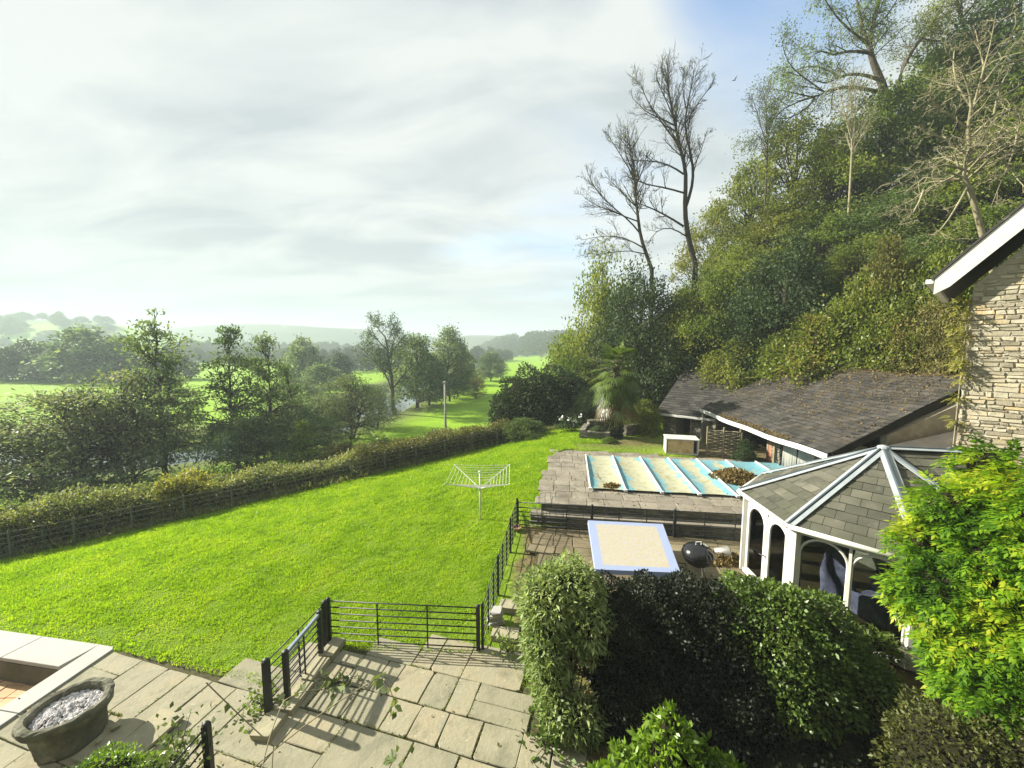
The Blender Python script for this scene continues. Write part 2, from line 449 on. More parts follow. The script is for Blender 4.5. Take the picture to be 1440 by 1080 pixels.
# ------------------------------------------------------------------ stone paving
JOINTS = []
def flags(mb, rng, org, ex, ey, nx_, ny_, rowh, wid, inside, zf, th=.06, gap=.009, jit=.01):
    """coursed random flagstones, every slab its own slightly tilted block"""
    org = np.array(org, float); ex = np.array(ex, float); ey = np.array(ey, float)
    y = 0.0
    while y < ny_:
        rh = rng.uniform(*rowh); x = -rng.uniform(0, wid[1])
        while x < nx_:
            wd = rng.uniform(*wid); cells = [(x, y, wd, rh)]
            if rh > .7 and rng.random() < .35:
                k = rng.uniform(.4, .6); cells = [(x, y, wd, rh * k), (x, y + rh * k, wd, rh * (1 - k))]
            elif wd > .85 and rng.random() < .3:
                k = rng.uniform(.35, .65); cells = [(x, y, wd * k, rh), (x + wd * k, y, wd * (1 - k), rh)]
            for (a, b_, w_, h_) in cells:
                c0 = org + ex * (a + w_ / 2) + ey * (b_ + h_ / 2)
                if inside(c0[0], c0[1]):
                    g = gap * rng.uniform(.4, 1.4)
                    cs = []
                    for (sx, sy) in ((0, 0), (1, 0), (1, 1), (0, 1)):
                        q = org + ex * (a + g + (w_ - 2 * g) * sx + rng.uniform(-jit, jit)) + ey * (b_ + g + (h_ - 2 * g) * sy + rng.uniform(-jit, jit))
                        cs.append(q)
                    # chipped corners
                    pts = []
                    for i in range(4):
                        p0, p1, pm = cs[i], cs[(i + 1) % 4], cs[i - 1]
                        if rng.random() < .3:
                            k = rng.uniform(.03, .09)
                            pts += [p0 + (pm - p0) * k, p0 + (p1 - p0) * k]
                        else: pts.append(p0)
                        pts.append(p0 + (p1 - p0) * .5 + ex * rng.uniform(-jit, jit) * .8 + ey * rng.uniform(-jit, jit) * .8)
                    z0 = zf(c0[0], c0[1]) + rng.uniform(-.006, .01); tx, ty = rng.uniform(-.006, .006), rng.uniform(-.006, .006)
                    if th == .06: JOINTS.append((cs[0], cs[1])); JOINTS.append((cs[1], cs[2]))
                    top = []
                    n = len(pts)
                    inner = [q + (c0 - q) * (.012 / max(.2, np.linalg.norm(c0 - q))) for q in pts]
                    f = lambda q, dz: (q[0], q[1], z0 + dz + (q[0] - c0[0]) * tx + (q[1] - c0[1]) * ty)
                    vs = [f(q, -th) for q in pts] + [f(q, -.01) for q in pts] + [f(q, 0) for q in inner]
                    fs = [(i, (i + 1) % n, n + (i + 1) % n, n + i) for i in range(n)] + [(n + i, n + (i + 1) % n, 2 * n + (i + 1) % n, 2 * n + i) for i in range(n)] + [tuple(range(2 * n, 3 * n))]
                    mb.add(vs, fs)
            x += wd
        y += rh
M = {}
M['flag'] = srf('flagstone', [(.17, .165, .115), (.225, .215, .145), (.26, .245, .17), (.275, .245, .16), (.215, .215, .165)],   .85, .25, 1.6, 8, .75, .5, .4, 14, stain=[((.36, .26, .12), .9, .60, .74, .35), ((.13, .13, .085), 5.5, .56, .7, .4), ((.09, .095, .055), 2.2, .55, .75, .55), ((.42, .41, .33), 9, .62, .72, .5)])
M['flag2'] = srf('terrace_stone', [(.11, .09, .055), (.17, .14, .085), (.22, .19, .12)], .9, .2, 1.4, 8, .8, .5, .4, 12, stain=[((.05, .055, .025), 1.1, .5, .7, .6), ((.3, .27, .2), 8, .62, .72, .4)])
M['deckstone'] = srf('pool_slab', [(.16, .145, .115), (.21, .19, .15), (.26, .24, .19)], .9, .2, 1.8, 8, .7, .6, .3, 16, stain=[((.07, .065, .045), 1.3, .5, .7, .6), ((.42, .40, .35), 11, .63, .7, .55)])
M['mortar'] = srf('joint_soil', [(.03, .035, .015), (.07, .065, .035), (.09, .10, .03)], .95, .1, 6, 5, 1, 0, .5, 40)
M['wallstone'] = srf('dark_wall_stone', [(.05, .05, .04), (.10, .095, .07), (.16, .15, .11)], .9, .2, 2.5, 7, .8, .7, .5, 20, stain=[((.06, .075, .02), 2, .55, .72, .6)])
M['coping'] = srf('pale_coping', [(.27, .27, .25), (.33, .33, .305), (.37, .365, .34)], .8, .3, 2.5, 6, .7, .2, .12, 60, stain=[((.25, .25, .22), 3.3, .6, .8, .3)])
rng = random.Random(11)
a15 = R(-15.5); EX = (math.cos(a15), math.sin(a15)); EY = (-math.sin(a15), math.cos(a15))
def inpoly(poly): return lambda x, y: bool(poly_in(np.array([x]), np.array([y]), poly)[0])
PB = [(-16, 1.2), (-16, 8.2), (-8.6, 7.8), (-6.8, 7.4), (-5.2, 7.15), (-4.35, 7.1), (-4.15, 7.95), (-.7, 7.75), (.1, 7.6), (.7, 6.2), (.9, 5.4), (1.0, 1.2)]
okp = lambda x, y: inpoly(PB)(x, y) and not (x < -8.35 and y > 4.2)
mb = MB(); flags(mb, rng, (-13.5, 1.6), EX, EY, 17, 12, (.5, 1.05), (.5, 1.35), okp, lambda x, y: .045)
o = mb.build('patio', M['flag']); o['kind'] = 'structure'
mb = MB(); mb.add([(x, y, .012) for (x, y) in PB if True], [tuple(range(len(PB)))[::-1]])
# cut the sunken pool out of the bedding by building it as two sheets
mb = MB()
mb.add([(-8.4, 1.2, .012), (1.0, 1.2, .012), (.9, 5.4, .012), (.7, 6.2, .012), (.1, 7.62, .012), (-.7, 7.78, .012), (-4.15, 7.98, .012), (-4.35, 7.12, .012), (-5.2, 7.2, .012), (-6.8, 7.45, .012), (-8.4, 7.8, .012)], [tuple(range(11))])
mb.add([(-16, 1.2, .012), (-8.4, 1.2, .012), (-8.4, 4.4, .012), (-16, 4.4, .012)], [(0, 1, 2, 3)])
o = mb.build('patio_bedding', M['mortar']); o['kind'] = 'structure'

# sunken pool at the left of the patio: coping, walls and tiled floor
rng = random.Random(5)
mb = MB()
K = Vector((-8.5, 7.82, 0)); far_d = Vector((-.986, .155, 0)).normalized(); near_d = Vector((-.11, -1, 0)).normalized()
x = 0.0
ends = [0, 1.95, 3.9, 5.9, 7.9]
for a, b_ in zip(ends[:-1], ends[1:]):
    p0 = K + far_d * a; p1 = K + far_d * (b_ - .012)
    q = Vector((-.17, -.60, 0))
    if a == 0: pts = [K + far_d * .42 + q * .0, p1, p1 + q, K + far_d * .46 + q]
    else: pts = [p0, p1, p1 + q, p0 + q]
    mb.prism([Vector((p.x, p.y, .0)) for p in pts], (0, 0, .085))
ends = [0, 1.55, 3.1]
for a, b_ in zip(ends[:-1], ends[1:]):
    p0 = K + near_d * a; p1 = K + near_d * (b_ - .012); q = Vector((-.46, .07, 0))
    if a == 0: pts = [p0 + Vector((-.06, .0, 0)), p0 + Vector((0, -.07, 0)), p1, p1 + q, p0 + q + far_d * -.03]
    else: pts = [p0, p1, p1 + q, p0 + q]
    mb.prism([Vector((p.x, p.y, .0)) for p in pts], (0, 0, .085))
o = mb.build('pool_coping', M['coping'], bevel=.012); o['kind'] = 'structure'
mb = MB()
w0 = K + Vector((-.5, -.56, 0)); w1 = w0 + far_d * 7.4; w2 = w0 + near_d * 2.6
mb.prism([w0, w1, w1 + Vector((.02, .12, 0)), w0 + Vector((.02, .12, 0))], (0, 0, -.75))
mb.prism([w0 + Vector((.02, 0, 0)), w2 + Vector((.02, 0, 0)), w2 + Vector((.14, 0, 0)), w0 + Vector((.14, 0, 0))], (0, 0, -.75))
o = mb.build('pool_wall', M['wallstone']); o['kind'] = 'structure'
M['terracotta'] = srf('terracotta', [(.30, .20, .11), (.42, .27, .14), (.50, .36, .22)], .8, .3, 1.3, 6, .8, .4, .15, 30)
mb = MB(); flags(mb, rng, (-15.5, 4.4), (1, 0), (0, 1), 7, 4, (.3, .3), (.3, .3), lambda x, y: x < -8.9 and y < 8.2, lambda x, y: -.42, .03, .006, .002)
mb.add([(-15.6, 4.3, -.44), (-8.7, 4.3, -.44), (-8.7, 8.6, -.44), (-15.6, 8.6, -.44)], [(0, 1, 2, 3)])
o = mb.build('pool_floor', M['terracotta']); o['kind'] = 'structure'

# lower terrace by the summerhouse
a8 = R(-8.5); DX = Vector((math.cos(a8), math.sin(a8), 0)); DY = Vector((-math.sin(a8), math.cos(a8), 0))
DP = Vector((1.0, 13.15, 0))
mb = MB(); rng = random.Random(9)
TB = [(.62, 8.7), (.75, 12.95), (13.2, 11.2), (13.2, 7.2), (9.3, 6.2), (5.5, 8.0), (3, 8.4)]
flags(mb, rng, (.3, 8.4), DX[:2], DY[:2], 13, 6, (.45, .8), (.5, 1.0), inpoly(TB), lambda x, y: .405, .05, .012)
o = mb.build('terrace', M['flag2']); o['kind'] = 'structure'
mb = MB(); mb.prism([(x, y, .1) for (x, y) in TB], (0, 0, .27)); o = mb.build('terrace_bedding', M['mortar']); o['kind'] = 'structure'

# raised pool deck: stepped stone front and slabs round the pool
mb = MB()
def dk(x, y, z): p = DP + DX * x + DY * y; return Vector((p.x, p.y, z))
rng = random.Random(21)
def course_wall(x0, x1, y, z0, z1, th, ch, rng):
    z = z0
    while z < z1 - .02:
        h = min(ch * rng.uniform(.8, 1.25), z1 - z)
        if z1 - z - h < .05: h = z1 - z
        x = x0
        while x < x1:
            l = min(rng.uniform(.2, .55), x1 - x)
            if x1 - x - l < .1: l = x1 - x
            mb.box(dk(x + l / 2, y + th / 2 + rng.uniform(-.012, .012), z + h / 2), (l - .012, th, h - .01), rz=a8, jit=.006, rng=rng)
            x += l
        z += h
course_wall(-.32, 12.6, -.34, .36, .74, .2, .12, rng)
course_wall(.05, 12.6, .02, .76, 1.05, .2, .1, rng)
o = mb.build('deck_wall', M['wallstone']); o['kind'] = 'structure'
mb = MB()
okd = lambda x, y: True
x = -.34
while x < 12.6:
    l = rng.uniform(.55, .75); mb.box(dk(x + l / 2, -.12, .765), (l - .015, .42, .05), rz=a8, jit=.005, rng=rng); x += l
POOL0 = (1.75, 1.35); PL, PW = 9.0, 4.55
def in_deck(x, y):
    q = Vector((x, y, 0)) - DP; a = q.dot(DX); b_ = q.dot(DY)
    if not inpoly([(p[0] - .25, p[1]) if i in (0, 4) else p for i, p in enumerate(DECK)])(x, y): return False
    return not (POOL0[0] + .28 < a < POOL0[0] + PL - .25 and POOL0[1] + .28 < b_ < POOL0[1] + PW - .3)
p0 = dk(-.03, -.03, 0)
flags(mb, rng, p0[:2], DX[:2], DY[:2], 12.6, 7.2, (.6, .6), (.6, .6), in_deck, lambda x, y: 1.1, .05, .008, .004)
o = mb.build('pool_deck', M['deckstone']); o['kind'] = 'structure'
mb = MB()
base = [dk(0.02, .1, .3), dk(12.6, .1, .3), dk(12.6, 6.4, .3), dk(1.2, 6.75, .3)]
mb.prism(base, (0, 0, .76)); o = mb.build('deck_bedding', M['mortar']); o['kind'] = 'structure'
# ------------------------------------------------------------------ metalwork
M['iron'] = srf('black_iron', [(.008, .011, .012), (.018, .022, .024)], .5, .4, 6, 4, 1)
M['rust'] = srf('faded_iron', [(.06, .075, .06), (.11, .125, .10)], .6, .3, 6, 4, 1)
M['white'] = srf('white_paint', [(.46, .455, .41), (.58, .575, .53)], .5, .4, 3, 5, .8, stain=[((.38, .37, .28), 5, .62, .85, .35)])
M['alu'] = srf('pale_metal', [(.55, .56, .52), (.68, .68, .64)], .45, .5, 4, 3, 1)
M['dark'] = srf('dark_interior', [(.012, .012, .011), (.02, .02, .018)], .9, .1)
def fence(name, label, posts, heights, mat, stays=(), group=None, pw=.05, rr=.011, top=.0, cat='fence', post_h=None, finial=True):
    """posts: ground points; stays: how many thin uprights between each pair"""
    r0 = empty(name, posts[0], label, cat, group)
    H = max(heights) + .03 if post_h is None else post_h
    for p in posts:
        mb = MB(); mb.box((p[0], p[1], p[2] + H / 2 - .1), (pw, pw, H + .2), rz=.1)
        if finial: mb.lathe([(pw * .55, 0), (pw * .62, .015), (pw * .4, .04), (.004, .055)], 8, (p[0], p[1], p[2] + H))
        mb.build('post', mat, r0)
    for h in heights:
        mb = MB(); mb.tube([(p[0], p[1], p[2] + h) for p in posts], rr, 5); mb.build('rail', mat, r0, smooth=True)
    for i, ns in enumerate(stays):
        a, b_ = Vector(posts[i]), Vector(posts[i + 1])
        for k in range(ns):
            q = a.lerp(b_, (k + 1) / (ns + 1)); mb = MB(); mb.box((q.x, q.y, q.z + max(heights) / 2), (.03, .014, max(heights)), rz=.2); mb.build('upright', mat, r0)
    return r0
RH7 = [.10, .26, .41, .56, .71, .86, 1.0]
P4 = Vector((-4.0, 8.0, 0.0)); P5 = Vector((-.72, 7.77, 0.0)); P1 = Vector((-4.28, 6.3, 0.03))
fence('estate_fence', 'black iron rail fence along the back edge of the flagged patio', [P4, P5], RH7, M['iron'], (2,), pw=.085, rr=.014)
fence('estate_fence', 'short black iron fence just behind the open patio gate leaf', [P1, P4 + Vector((-.03, -.1, 0))], RH7, M['iron'], (1,), pw=.1, rr=.013)
g0 = empty('garden_gate', (-4.07, 6.52, 0), 'black iron gate leaf with a thick pale top bar beside the patio', 'gate')
for p in ((-4.07, 6.52), (-3.98, 7.58)):
    mb = MB(); mb.box((p[0], p[1], .52), (.085, .085, 1.06), rz=.1); mb.lathe([(.05, 0), (.05, .02), (.004, .04)], 8, (p[0], p[1], 1.05)); mb.build('post', M['iron'], g0)
M['bluegrey'] = srf('blue_grey_paint', [(.16, .2, .26), (.24, .29, .36)], .4, .5, 6, 3, 1)
mb = MB(); mb.bar((-4.07, 6.54, 1.0), (-3.98, 7.56, 1.0), .05, .07); mb.build('top_bar', M['bluegrey'], g0)
for h in RH7[:-1]:
    mb = MB(); mb.tube([(-4.07, 6.54, h), (-3.98, 7.56, h)], .012, 5); mb.build('rail', M['iron'], g0)
mb = MB(); mb.box((-4.025, 7.05, .53), (.02, .03, 1.0)); mb.build('upright', M['iron'], g0)
def P(px, py, z): return pz(px, py, z)
c0 = Vector((.19, 12.78, .36))
side = [P5 + Vector((.09, .03, 0)), Vector((-.36, 9.5, .12)), Vector((-.05, 11.35, .26)), c0 + Vector((-.02, -.12, 0))]
fence('estate_fence', 'long black iron fence between the lawn and the hedge path', side, [h * 1.02 for h in RH7], M['iron'], (2, 2, 2), pw=.06, rr=.01)
e1 = Vector((2.62, 12.36, .38)); e2 = Vector((5.2, 12.02, .38)); e3 = Vector((7.9, 11.66, .38)); e4 = Vector((9.2, 11.45, .38))
fence('estate_fence', 'black iron fence in front of the stone step of the pool deck', [c0, e1, e2, e3, e4], [.12, .27, .42, .57, .72, .9], M['iron'], (2, 2, 2, 1), pw=.075, rr=.017)
# fence at the bottom of the lawn
ps = []
for k in range(-2, 13):
    s = k / 12.0; q = FA + (FB - FA) * s + FN * .05
    ps.append(Vector((q[0], q[1], gz(q[0], q[1]))))
fence('estate_fence', 'weathered grey iron fence along the foot of the lawn before the hedge', ps, [.2, .42, .63, .83, 1.03], M['rust'], (1,) * (len(ps) - 1), pw=.06, rr=.015)
fence('estate_fence', 'black iron fence end overgrown with ivy beside the small round bush', [Vector((-4.42, 5.15, .03)), Vector((-4.5, 4.0, .03))], RH7, M['iron'], (1,), pw=.09, rr=.013)

# edging stones by the gate
M['step'] = srf('edging_stone', [(.2, .19, .13), (.30, .28, .19), (.36, .32, .2)], .9, .2, 3, 7, .8, .3, .4, 20)
rng = random.Random(4)
st = MB()
for (x, y, w_, l_) in ((-3.82, 7.75, .3, .5), (-3.9, 7.2, .26, .55), (-3.95, 6.6, .28, .6), (-4.12, 6.05, .35, .45)):
    st.box((x, y, .09), (w_, l_, .11), rz=-.12 + rng.uniform(-.06, .06), jit=.012, rng=rng)
o = st.build('patio_kerb', M['step'], bevel=.012); o['kind'] = 'structure'

# ------------------------------------------------------------------ rotary dryer
ry = Vector((-1.15, 13.55, gz(-1.15, 13.55)))
dr = empty('rotary_dryer', ry, 'pale rotary clothes dryer standing open on the lawn', 'clothes dryer')
mb = MB(); mb.tube([ry + Vector((0, 0, -.1)), ry + Vector((.0, 0, 1.75))], [.028, .022], 8); mb.lathe([(.05, 0), (.055, .08), (.035, .12)], 8, ry + Vector((0, 0, 1.12)))
mb.lathe([(.04, 0), (.045, .05), (.01, .07)], 8, ry + Vector((0, 0, 1.75))); mb.build('pole', M['alu'], dr, smooth=True)
hub = ry + Vector((0, 0, 1.17)); crn = []
for ang in (41, 131, 221, 311):
    a = R(ang + 4); tip = ry + Vector((math.cos(a) * 1.52, math.sin(a) * 1.52, 1.72)); crn.append(tip)
    mb = MB(); mb.tube([hub, tip], .014, 5); mb.build('arm', M['alu'], dr)
M['line'] = srf('clothes_line', [(.5, .52, .45), (.62, .62, .55)], .7, .2)
for f in np.linspace(.36, .985, 7):
    mb = MB(); q = [hub.lerp(c_, f) for c_ in crn]; pts = []
    for i in range(4):
        for k in range(5):
            s = k / 5; m_ = q[i].lerp(q[(i + 1) % 4], s); m_.z -= .03 * math.sin(math.pi * s); pts.append(m_)
    mb.tube(pts + [pts[0]], .0065, 4, cap=False); mb.build('line', M['line'], dr)

# ------------------------------------------------------------------ pole in the field
up = pz(625.5, 622, gz(-6.4, 37))
up = Vector((-6.35, 36.8, gz(-6.35, 36.8)))
M['greywood'] = srf('weathered_pole', [(.22, .22, .19), (.34, .33, .29)], .8, .2, 4, 5, 1)
tp = empty('utility_pole', up, 'plain grey pole standing in the field beyond the hedge', 'pole')
mb = MB(); mb.tube([up + Vector((0, 0, -.3)), up + Vector((.0, 0, 6.5))], [.13, .10], 10); mb.build('shaft', M['greywood'], tp, smooth=True)
mb = MB(); mb.box(up + Vector((0, 0, 6.5)), (.5, .1, .1)); mb.lathe([(.14, 0), (.14, .12), (.02, .18)], 8, up + Vector((0, 0, 6.5))); mb.build('cap', M['greywood'], tp)

# ------------------------------------------------------------------ pool cover
M['bar'] = srf('cover_bar', [(.5, .52, .5), (.66, .67, .64)], .5, .4, 3, 4, 1, stain=[((.2, .18, .1), 6, .6, .8, .5)])
m, t, out = newmat('pool_cover_sheet')
uv = t.nodes.new('ShaderNodeUVMap'); su = N(t, 'ShaderNodeSeparateXYZ'); t.links.new(uv.outputs[0], su.inputs[0])
tc_ = t.nodes.new('ShaderNodeTexCoord').outputs['Object']
nz = noise_(t, tc_, 1.1, 6, .65); nz2 = noise_(t, tc_, 3.5, 6, .7)
# algae and silt settle in the sag of every panel (stain with a shape of its own)
dx_ = math_(t, 'ABSOLUTE', math_(t, 'SUBTRACT', su.outputs[0], .6))
edge = math_(t, 'ADD', math_(t, 'MULTIPLY', dx_, 1.55), math_(t, 'MULTIPLY', math_(t, 'SUBTRACT', nz, .5), 1.5))
so_ = N(t, 'ShaderNodeSeparateXYZ'); t.links.new(tc_, so_.inputs[0])
lenf = math_(t, 'MAXIMUM', math_(t, 'MULTIPLY', math_(t, 'SUBTRACT', so_.outputs[0], 4.6), .13), -.18)
edge = math_(t, 'ADD', edge, lenf)
clean = N(t, 'ShaderNodeMapRange', interpolation_type='SMOOTHSTEP'); t.links.new(edge, clean.inputs[0]); clean.inputs[1].default_value = .25; clean.inputs[2].default_value = .46
c = mixc(t, clean.outputs[0], ramp_(t, nz2, [(.3, (.22, .22, .12)), (.5, (.35, .35, .24)), (.7, (.40, .42, .34))]), ramp_(t, nz2, [(.3, (.10, .28, .34)), (.6, (.18, .37, .42))]))
br = N(t, 'ShaderNodeMapRange'); t.links.new(nz2, br.inputs[0]); br.inputs[1].default_value = .57; br.inputs[2].default_value = .70; br.inputs[3].default_value = 0; br.inputs[4].default_value = .75
c = mixc(t, br.outputs[0], c, (.20, .16, .06))
p = N(t, 'ShaderNodeBsdfPrincipled'); t.links.new(c, p.inputs['Base Color']); p.inputs['Roughness'].default_value = .42; p.inputs['Specular IOR Level'].default_value = .4
t.links.new(p.outputs[0], out.inputs[0]); M['cover'] = m
pc = empty('pool_cover', dk(POOL0[0], POOL0[1], 1.13), 'dirty pale blue ribbed cover stretched over the swimming pool', 'pool cover')
npan = 7; pw_ = PL / npan
rng = random.Random(8)
for i in range(npan):
    vs = []; uvs = []; nu, nv = 10, 22
    for a in range(nu + 1):
        for b_ in range(nv + 1):
            u, v = a / nu, b_ / nv
            sag = -.11 * (4 * u * (1 - u)) ** .8 * (4 * v * (1 - v)) ** .3 + .006 * math.sin(v * 23 + i * 2 + u * 5)
            scal = .10 * 4 * u * (1 - u)
            vv = v * PW
            if b_ == 0: vv += scal * .5
            if b_ == nv: vv -= scal * .5
            vs.append(dk(POOL0[0] + (i + u) * pw_, POOL0[1] + vv, 1.20 + sag)); uvs.append((u, v))
    fs = [(a * (nv + 1) + b_, (a + 1) * (nv + 1) + b_, (a + 1) * (nv + 1) + b_ + 1, a * (nv + 1) + b_ + 1) for a in range(nu) for b_ in range(nv)]
    inv = pc.matrix_basis.inverted(); me = bpy.data.meshes.new('panel'); me.from_pydata([inv @ p_ for p_ in vs], [], fs); me.update()
    ul = me.uv_layers.new(name='UVMap')
    for lp in me.loops: ul.data[lp.index].uv = uvs[lp.vertex_index]
    for pl in me.polygons: pl.use_smooth = True
    link('panel', me, M['cover'], pc)
for i in range(npan + 1):
    a = dk(POOL0[0] + i * pw_, POOL0[1] - .08, 1.215); b_ = dk(POOL0[0] + i * pw_, POOL0[1] + PW + .05, 1.215)
    mb = MB(); mb.bar(a, b_, .055, .05); mb.bar(a + DY * -.02, a + DY * .08, .12, .07); mb.build('rib', M['bar'], pc)

# ------------------------------------------------------------------ cloth-covered table
m, t, out = newmat('patterned_cloth')
uv = t.nodes.new('ShaderNodeUVMap'); su = N(t, 'ShaderNodeSeparateXYZ'); t.links.new(uv.outputs[0], su.inputs[0])
def edge_d(s): return math_(t, 'SUBTRACT', .5, math_(t, 'ABSOLUTE', math_(t, 'SUBTRACT', s, .5)))
ex_ = math_(t, 'MULTIPLY', edge_d(su.outputs[0]), 2.2); ey_ = math_(t, 'MULTIPLY', edge_d(su.outputs[1]), 2.6)
ed = math_(t, 'MINIMUM', ex_, ey_)
nb = noise_(t, uv.outputs[0], 9, 4, .6)
ed = math_(t, 'ADD', ed, math_(t, 'MULTIPLY', math_(t, 'SUBTRACT', nb, .5), .05))
bm = N(t, 'ShaderNodeMapRange'); t.links.new(ed, bm.inputs[0]); bm.inputs[1].default_value = .27; bm.inputs[2].default_value = .31
flo = ramp_(t, noise_(t, uv.outputs[0], 24, 5, .75), [(.32, (.20, .20, .27)), (.45, (.38, .37, .34)), (.55, (.33, .29, .19)), (.68, (.42, .41, .38))])
flo = mixc(t, math_(t, 'MULTIPLY', noise_(t, uv.outputs[0], 6, 4, .6), .45), flo, (.34, .30, .20))
c = mixc(t, bm.outputs[0], (.24, .29, .44), flo)
p = N(t, 'ShaderNodeBsdfPrincipled'); t.links.new(c, p.inputs['Base Color']); p.inputs['Roughness'].default_value = .55
t.links.new(p.outputs[0], out.inputs[0]); M['cloth'] = m
T0, T1, T2, T3 = Vector((2.02, 9.0, 1.12)), Vector((4.02, 8.85, 1.12)), Vector((4.58, 11.42, 1.12)), Vector((2.36, 11.68, 1.12))
tb = empty('garden_table', (3.2, 10.2, .41), 'big garden table under the patterned cloth', 'table')
mb = MB()
mb.prism([p_ + Vector((0, 0, -.05)) for p_ in (T0, T1, T2, T3)], (0, 0, .038)); mb.build('tabletop', M['greywood'], tb)
cen = (T0 + T1 + T2 + T3) / 4
for p_ in (T0, T1, T2, T3):
    q = p_.lerp(cen, .13); mb = MB(); mb.box((q.x, q.y, .74), (.08, .08, .66)); mb.build('leg', M['greywood'], tb)
vs, uvs = [], []
us = [0, .04] + list(np.linspace(.05, .95, 11)) + [.96, 1]; n_ = len(us) - 1
rng = random.Random(2)
for a, u in enumerate(us):
    for b_, v in enumerate(us):
        cu = min(1, max(0, (u - .04) / .92)); cv = min(1, max(0, (v - .04) / .92))
        if a in (0, n_): cu += .006 * (1 if a else -1)
        if b_ in (0, n_): cv += .006 * (1 if b_ else -1)
        p_ = T0.lerp(T1, cu).lerp(T3.lerp(T2, cu), cv)
        dz = .004 + rng.uniform(0, .003)
        if a in (0, n_) or b_ in (0, n_): dz = -.11 + rng.uniform(-.012, .012)
        vs.append(Vector((p_.x, p_.y, p_.z + dz))); uvs.append((u, v))
fs = [(a * (n_ + 1) + b_, (a + 1) * (n_ + 1) + b_, (a + 1) * (n_ + 1) + b_ + 1, a * (n_ + 1) + b_ + 1) for a in range(n_) for b_ in range(n_)]
me = bpy.data.meshes.new('tablecloth'); me.from_pydata(vs, [], fs); me.update(); ul = me.uv_layers.new(name='UVMap')
for lp in me.loops: ul.data[lp.index].uv = uvs[lp.vertex_index]
o = link('tablecloth', me, M['cloth']); tag(o, 'cream floral cloth with a blue border spread on the garden table', 'tablecloth')

# ------------------------------------------------------------------ kettle barbecue
M['enamel'] = srf('black_enamel', [(.006, .006, .007), (.012, .012, .013)], .18, .6, 3, 3, 1)
bq = pz(974, 806, .42); bq = Vector((4.93, 9.9, .34))
bb = empty('kettle_barbecue', bq, 'round black kettle barbecue between the cloth table and the summerhouse', 'barbecue')
mb = MB(); mb.lathe([(.02, .36), (.19, .38), (.31, .47), (.385, .61), (.395, .68), (.38, .685)], 28, bq); mb.build('bowl', M['enamel'], bb, smooth=True)
mb = MB(); mb.lathe([(.41, .685), (.40, .71), (.375, .79), (.29, .88), (.16, .94), (.02, .955)], 28, bq); ld = mb.build('lid', M['enamel'], bb, smooth=True)
mb = MB(); mb.tube([bq + Vector((-.07, -.02, .945)), bq + Vector((-.07, -.02, 1.02)), bq + Vector((.07, -.02, 1.02)), bq + Vector((.07, -.02, .945))], .016, 6); mb.build('handle', M['alu'], ld)
mb = MB(); mb.lathe([(.07, 0), (.07, .012), (.01, .016)], 14, bq + Vector((.19, -.03, .925)), M=Matrix.Rotation(R(24), 3, 'Y')); mb.build('vent', M['alu'], ld)
for k in range(3):
    a = R(30 + 120 * k); mb = MB(); mb.tube([bq + Vector((math.cos(a) * .2, math.sin(a) * .2, .5)), bq + Vector((math.cos(a) * .34, math.sin(a) * .34, .08))], .014, 6); mb.build('leg', M['alu'], bb)
mb = MB(); mb.tube([bq + Vector((.33, -.1, .6)), bq + Vector((.43, -.13, .62)), bq + Vector((.43, .09, .62)), bq + Vector((.33, .1, .6))], .013, 6); mb.build('side_handle', M['alu'], bb)
bk = Vector((6.05, 10.75, .43))
M['zinc'] = srf('dull_zinc', [(.17, .17, .155), (.26, .26, .24)], .5, .5, 5, 4, 1, metal=.4)
MX = Matrix.Rotation(R(82), 3, 'Y') @ Matrix.Rotation(R(12), 3, 'X')
bu = empty('metal_bucket', bk, 'dull metal bucket lying on its side behind the barbecue', 'bucket')
mb = MB(); mb.lathe([(.02, -.2), (.13, -.2), (.17, .18), (.175, .2), (.16, .19), (.12, -.18), (.01, -.18)], 18, bk + Vector((0, 0, .16)), M=MX); mb.build('body', M['zinc'], bu, smooth=True)
mb = MB(); mb.tube([bk + Vector((0, 0, .16)) + MX @ Vector((math.cos(t_) * .17, math.sin(t_) * .17, .17 + .12 * math.sin(t_))) for t_ in np.linspace(0, math.pi, 9)], .006, 5); mb.build('handle', M['zinc'], bu)

# ------------------------------------------------------------------ discarded cabinet
M['rustwood'] = srf('stained_panel', [(.34, .22, .09), (.48, .36, .18), (.56, .48, .32)], .8, .2, 2.2, 7, 1, stain=[((.22, .10, .03), 3, .5, .7, .7)])
cb = pz(944, 640, 1.1); cb = Vector((7.75, 19.3, 1.1)); cz = R(-14)
cr_ = Matrix.Rotation(cz, 3, 'Z')
ca = empty('storage_cabinet', cb, 'old white cabinet with a stained tan front dumped by the pool', 'cabinet')
def cl(x, y, z): return cb + cr_ @ Vector((x, y, z))
mb = MB()
mb.box(cl(.04, .5, .38), (.05, .9, .74), rz=cz); mb.box(cl(1.5, .5, .38), (.05, .9, .74), rz=cz); mb.box(cl(.77, .96, .38), (1.5, .04, .74), rz=cz)
mb.box(cl(.77, .5, .77), (1.56, 1.0, .05), rz=cz); mb.box(cl(.77, .5, .03), (1.5, .9, .05), rz=cz); mb.build('body', M['white'], ca)
mb = MB(); mb.box(cl(.70, .07, .39), (1.2, .03, .66), rz=cz); mb.build('front_panel', M['rustwood'], ca)
mb = MB(); mb.box(cl(1.52, .02, .45), (.03, .03, .5), rz=cz); mb.build('handle', M['white'], ca)
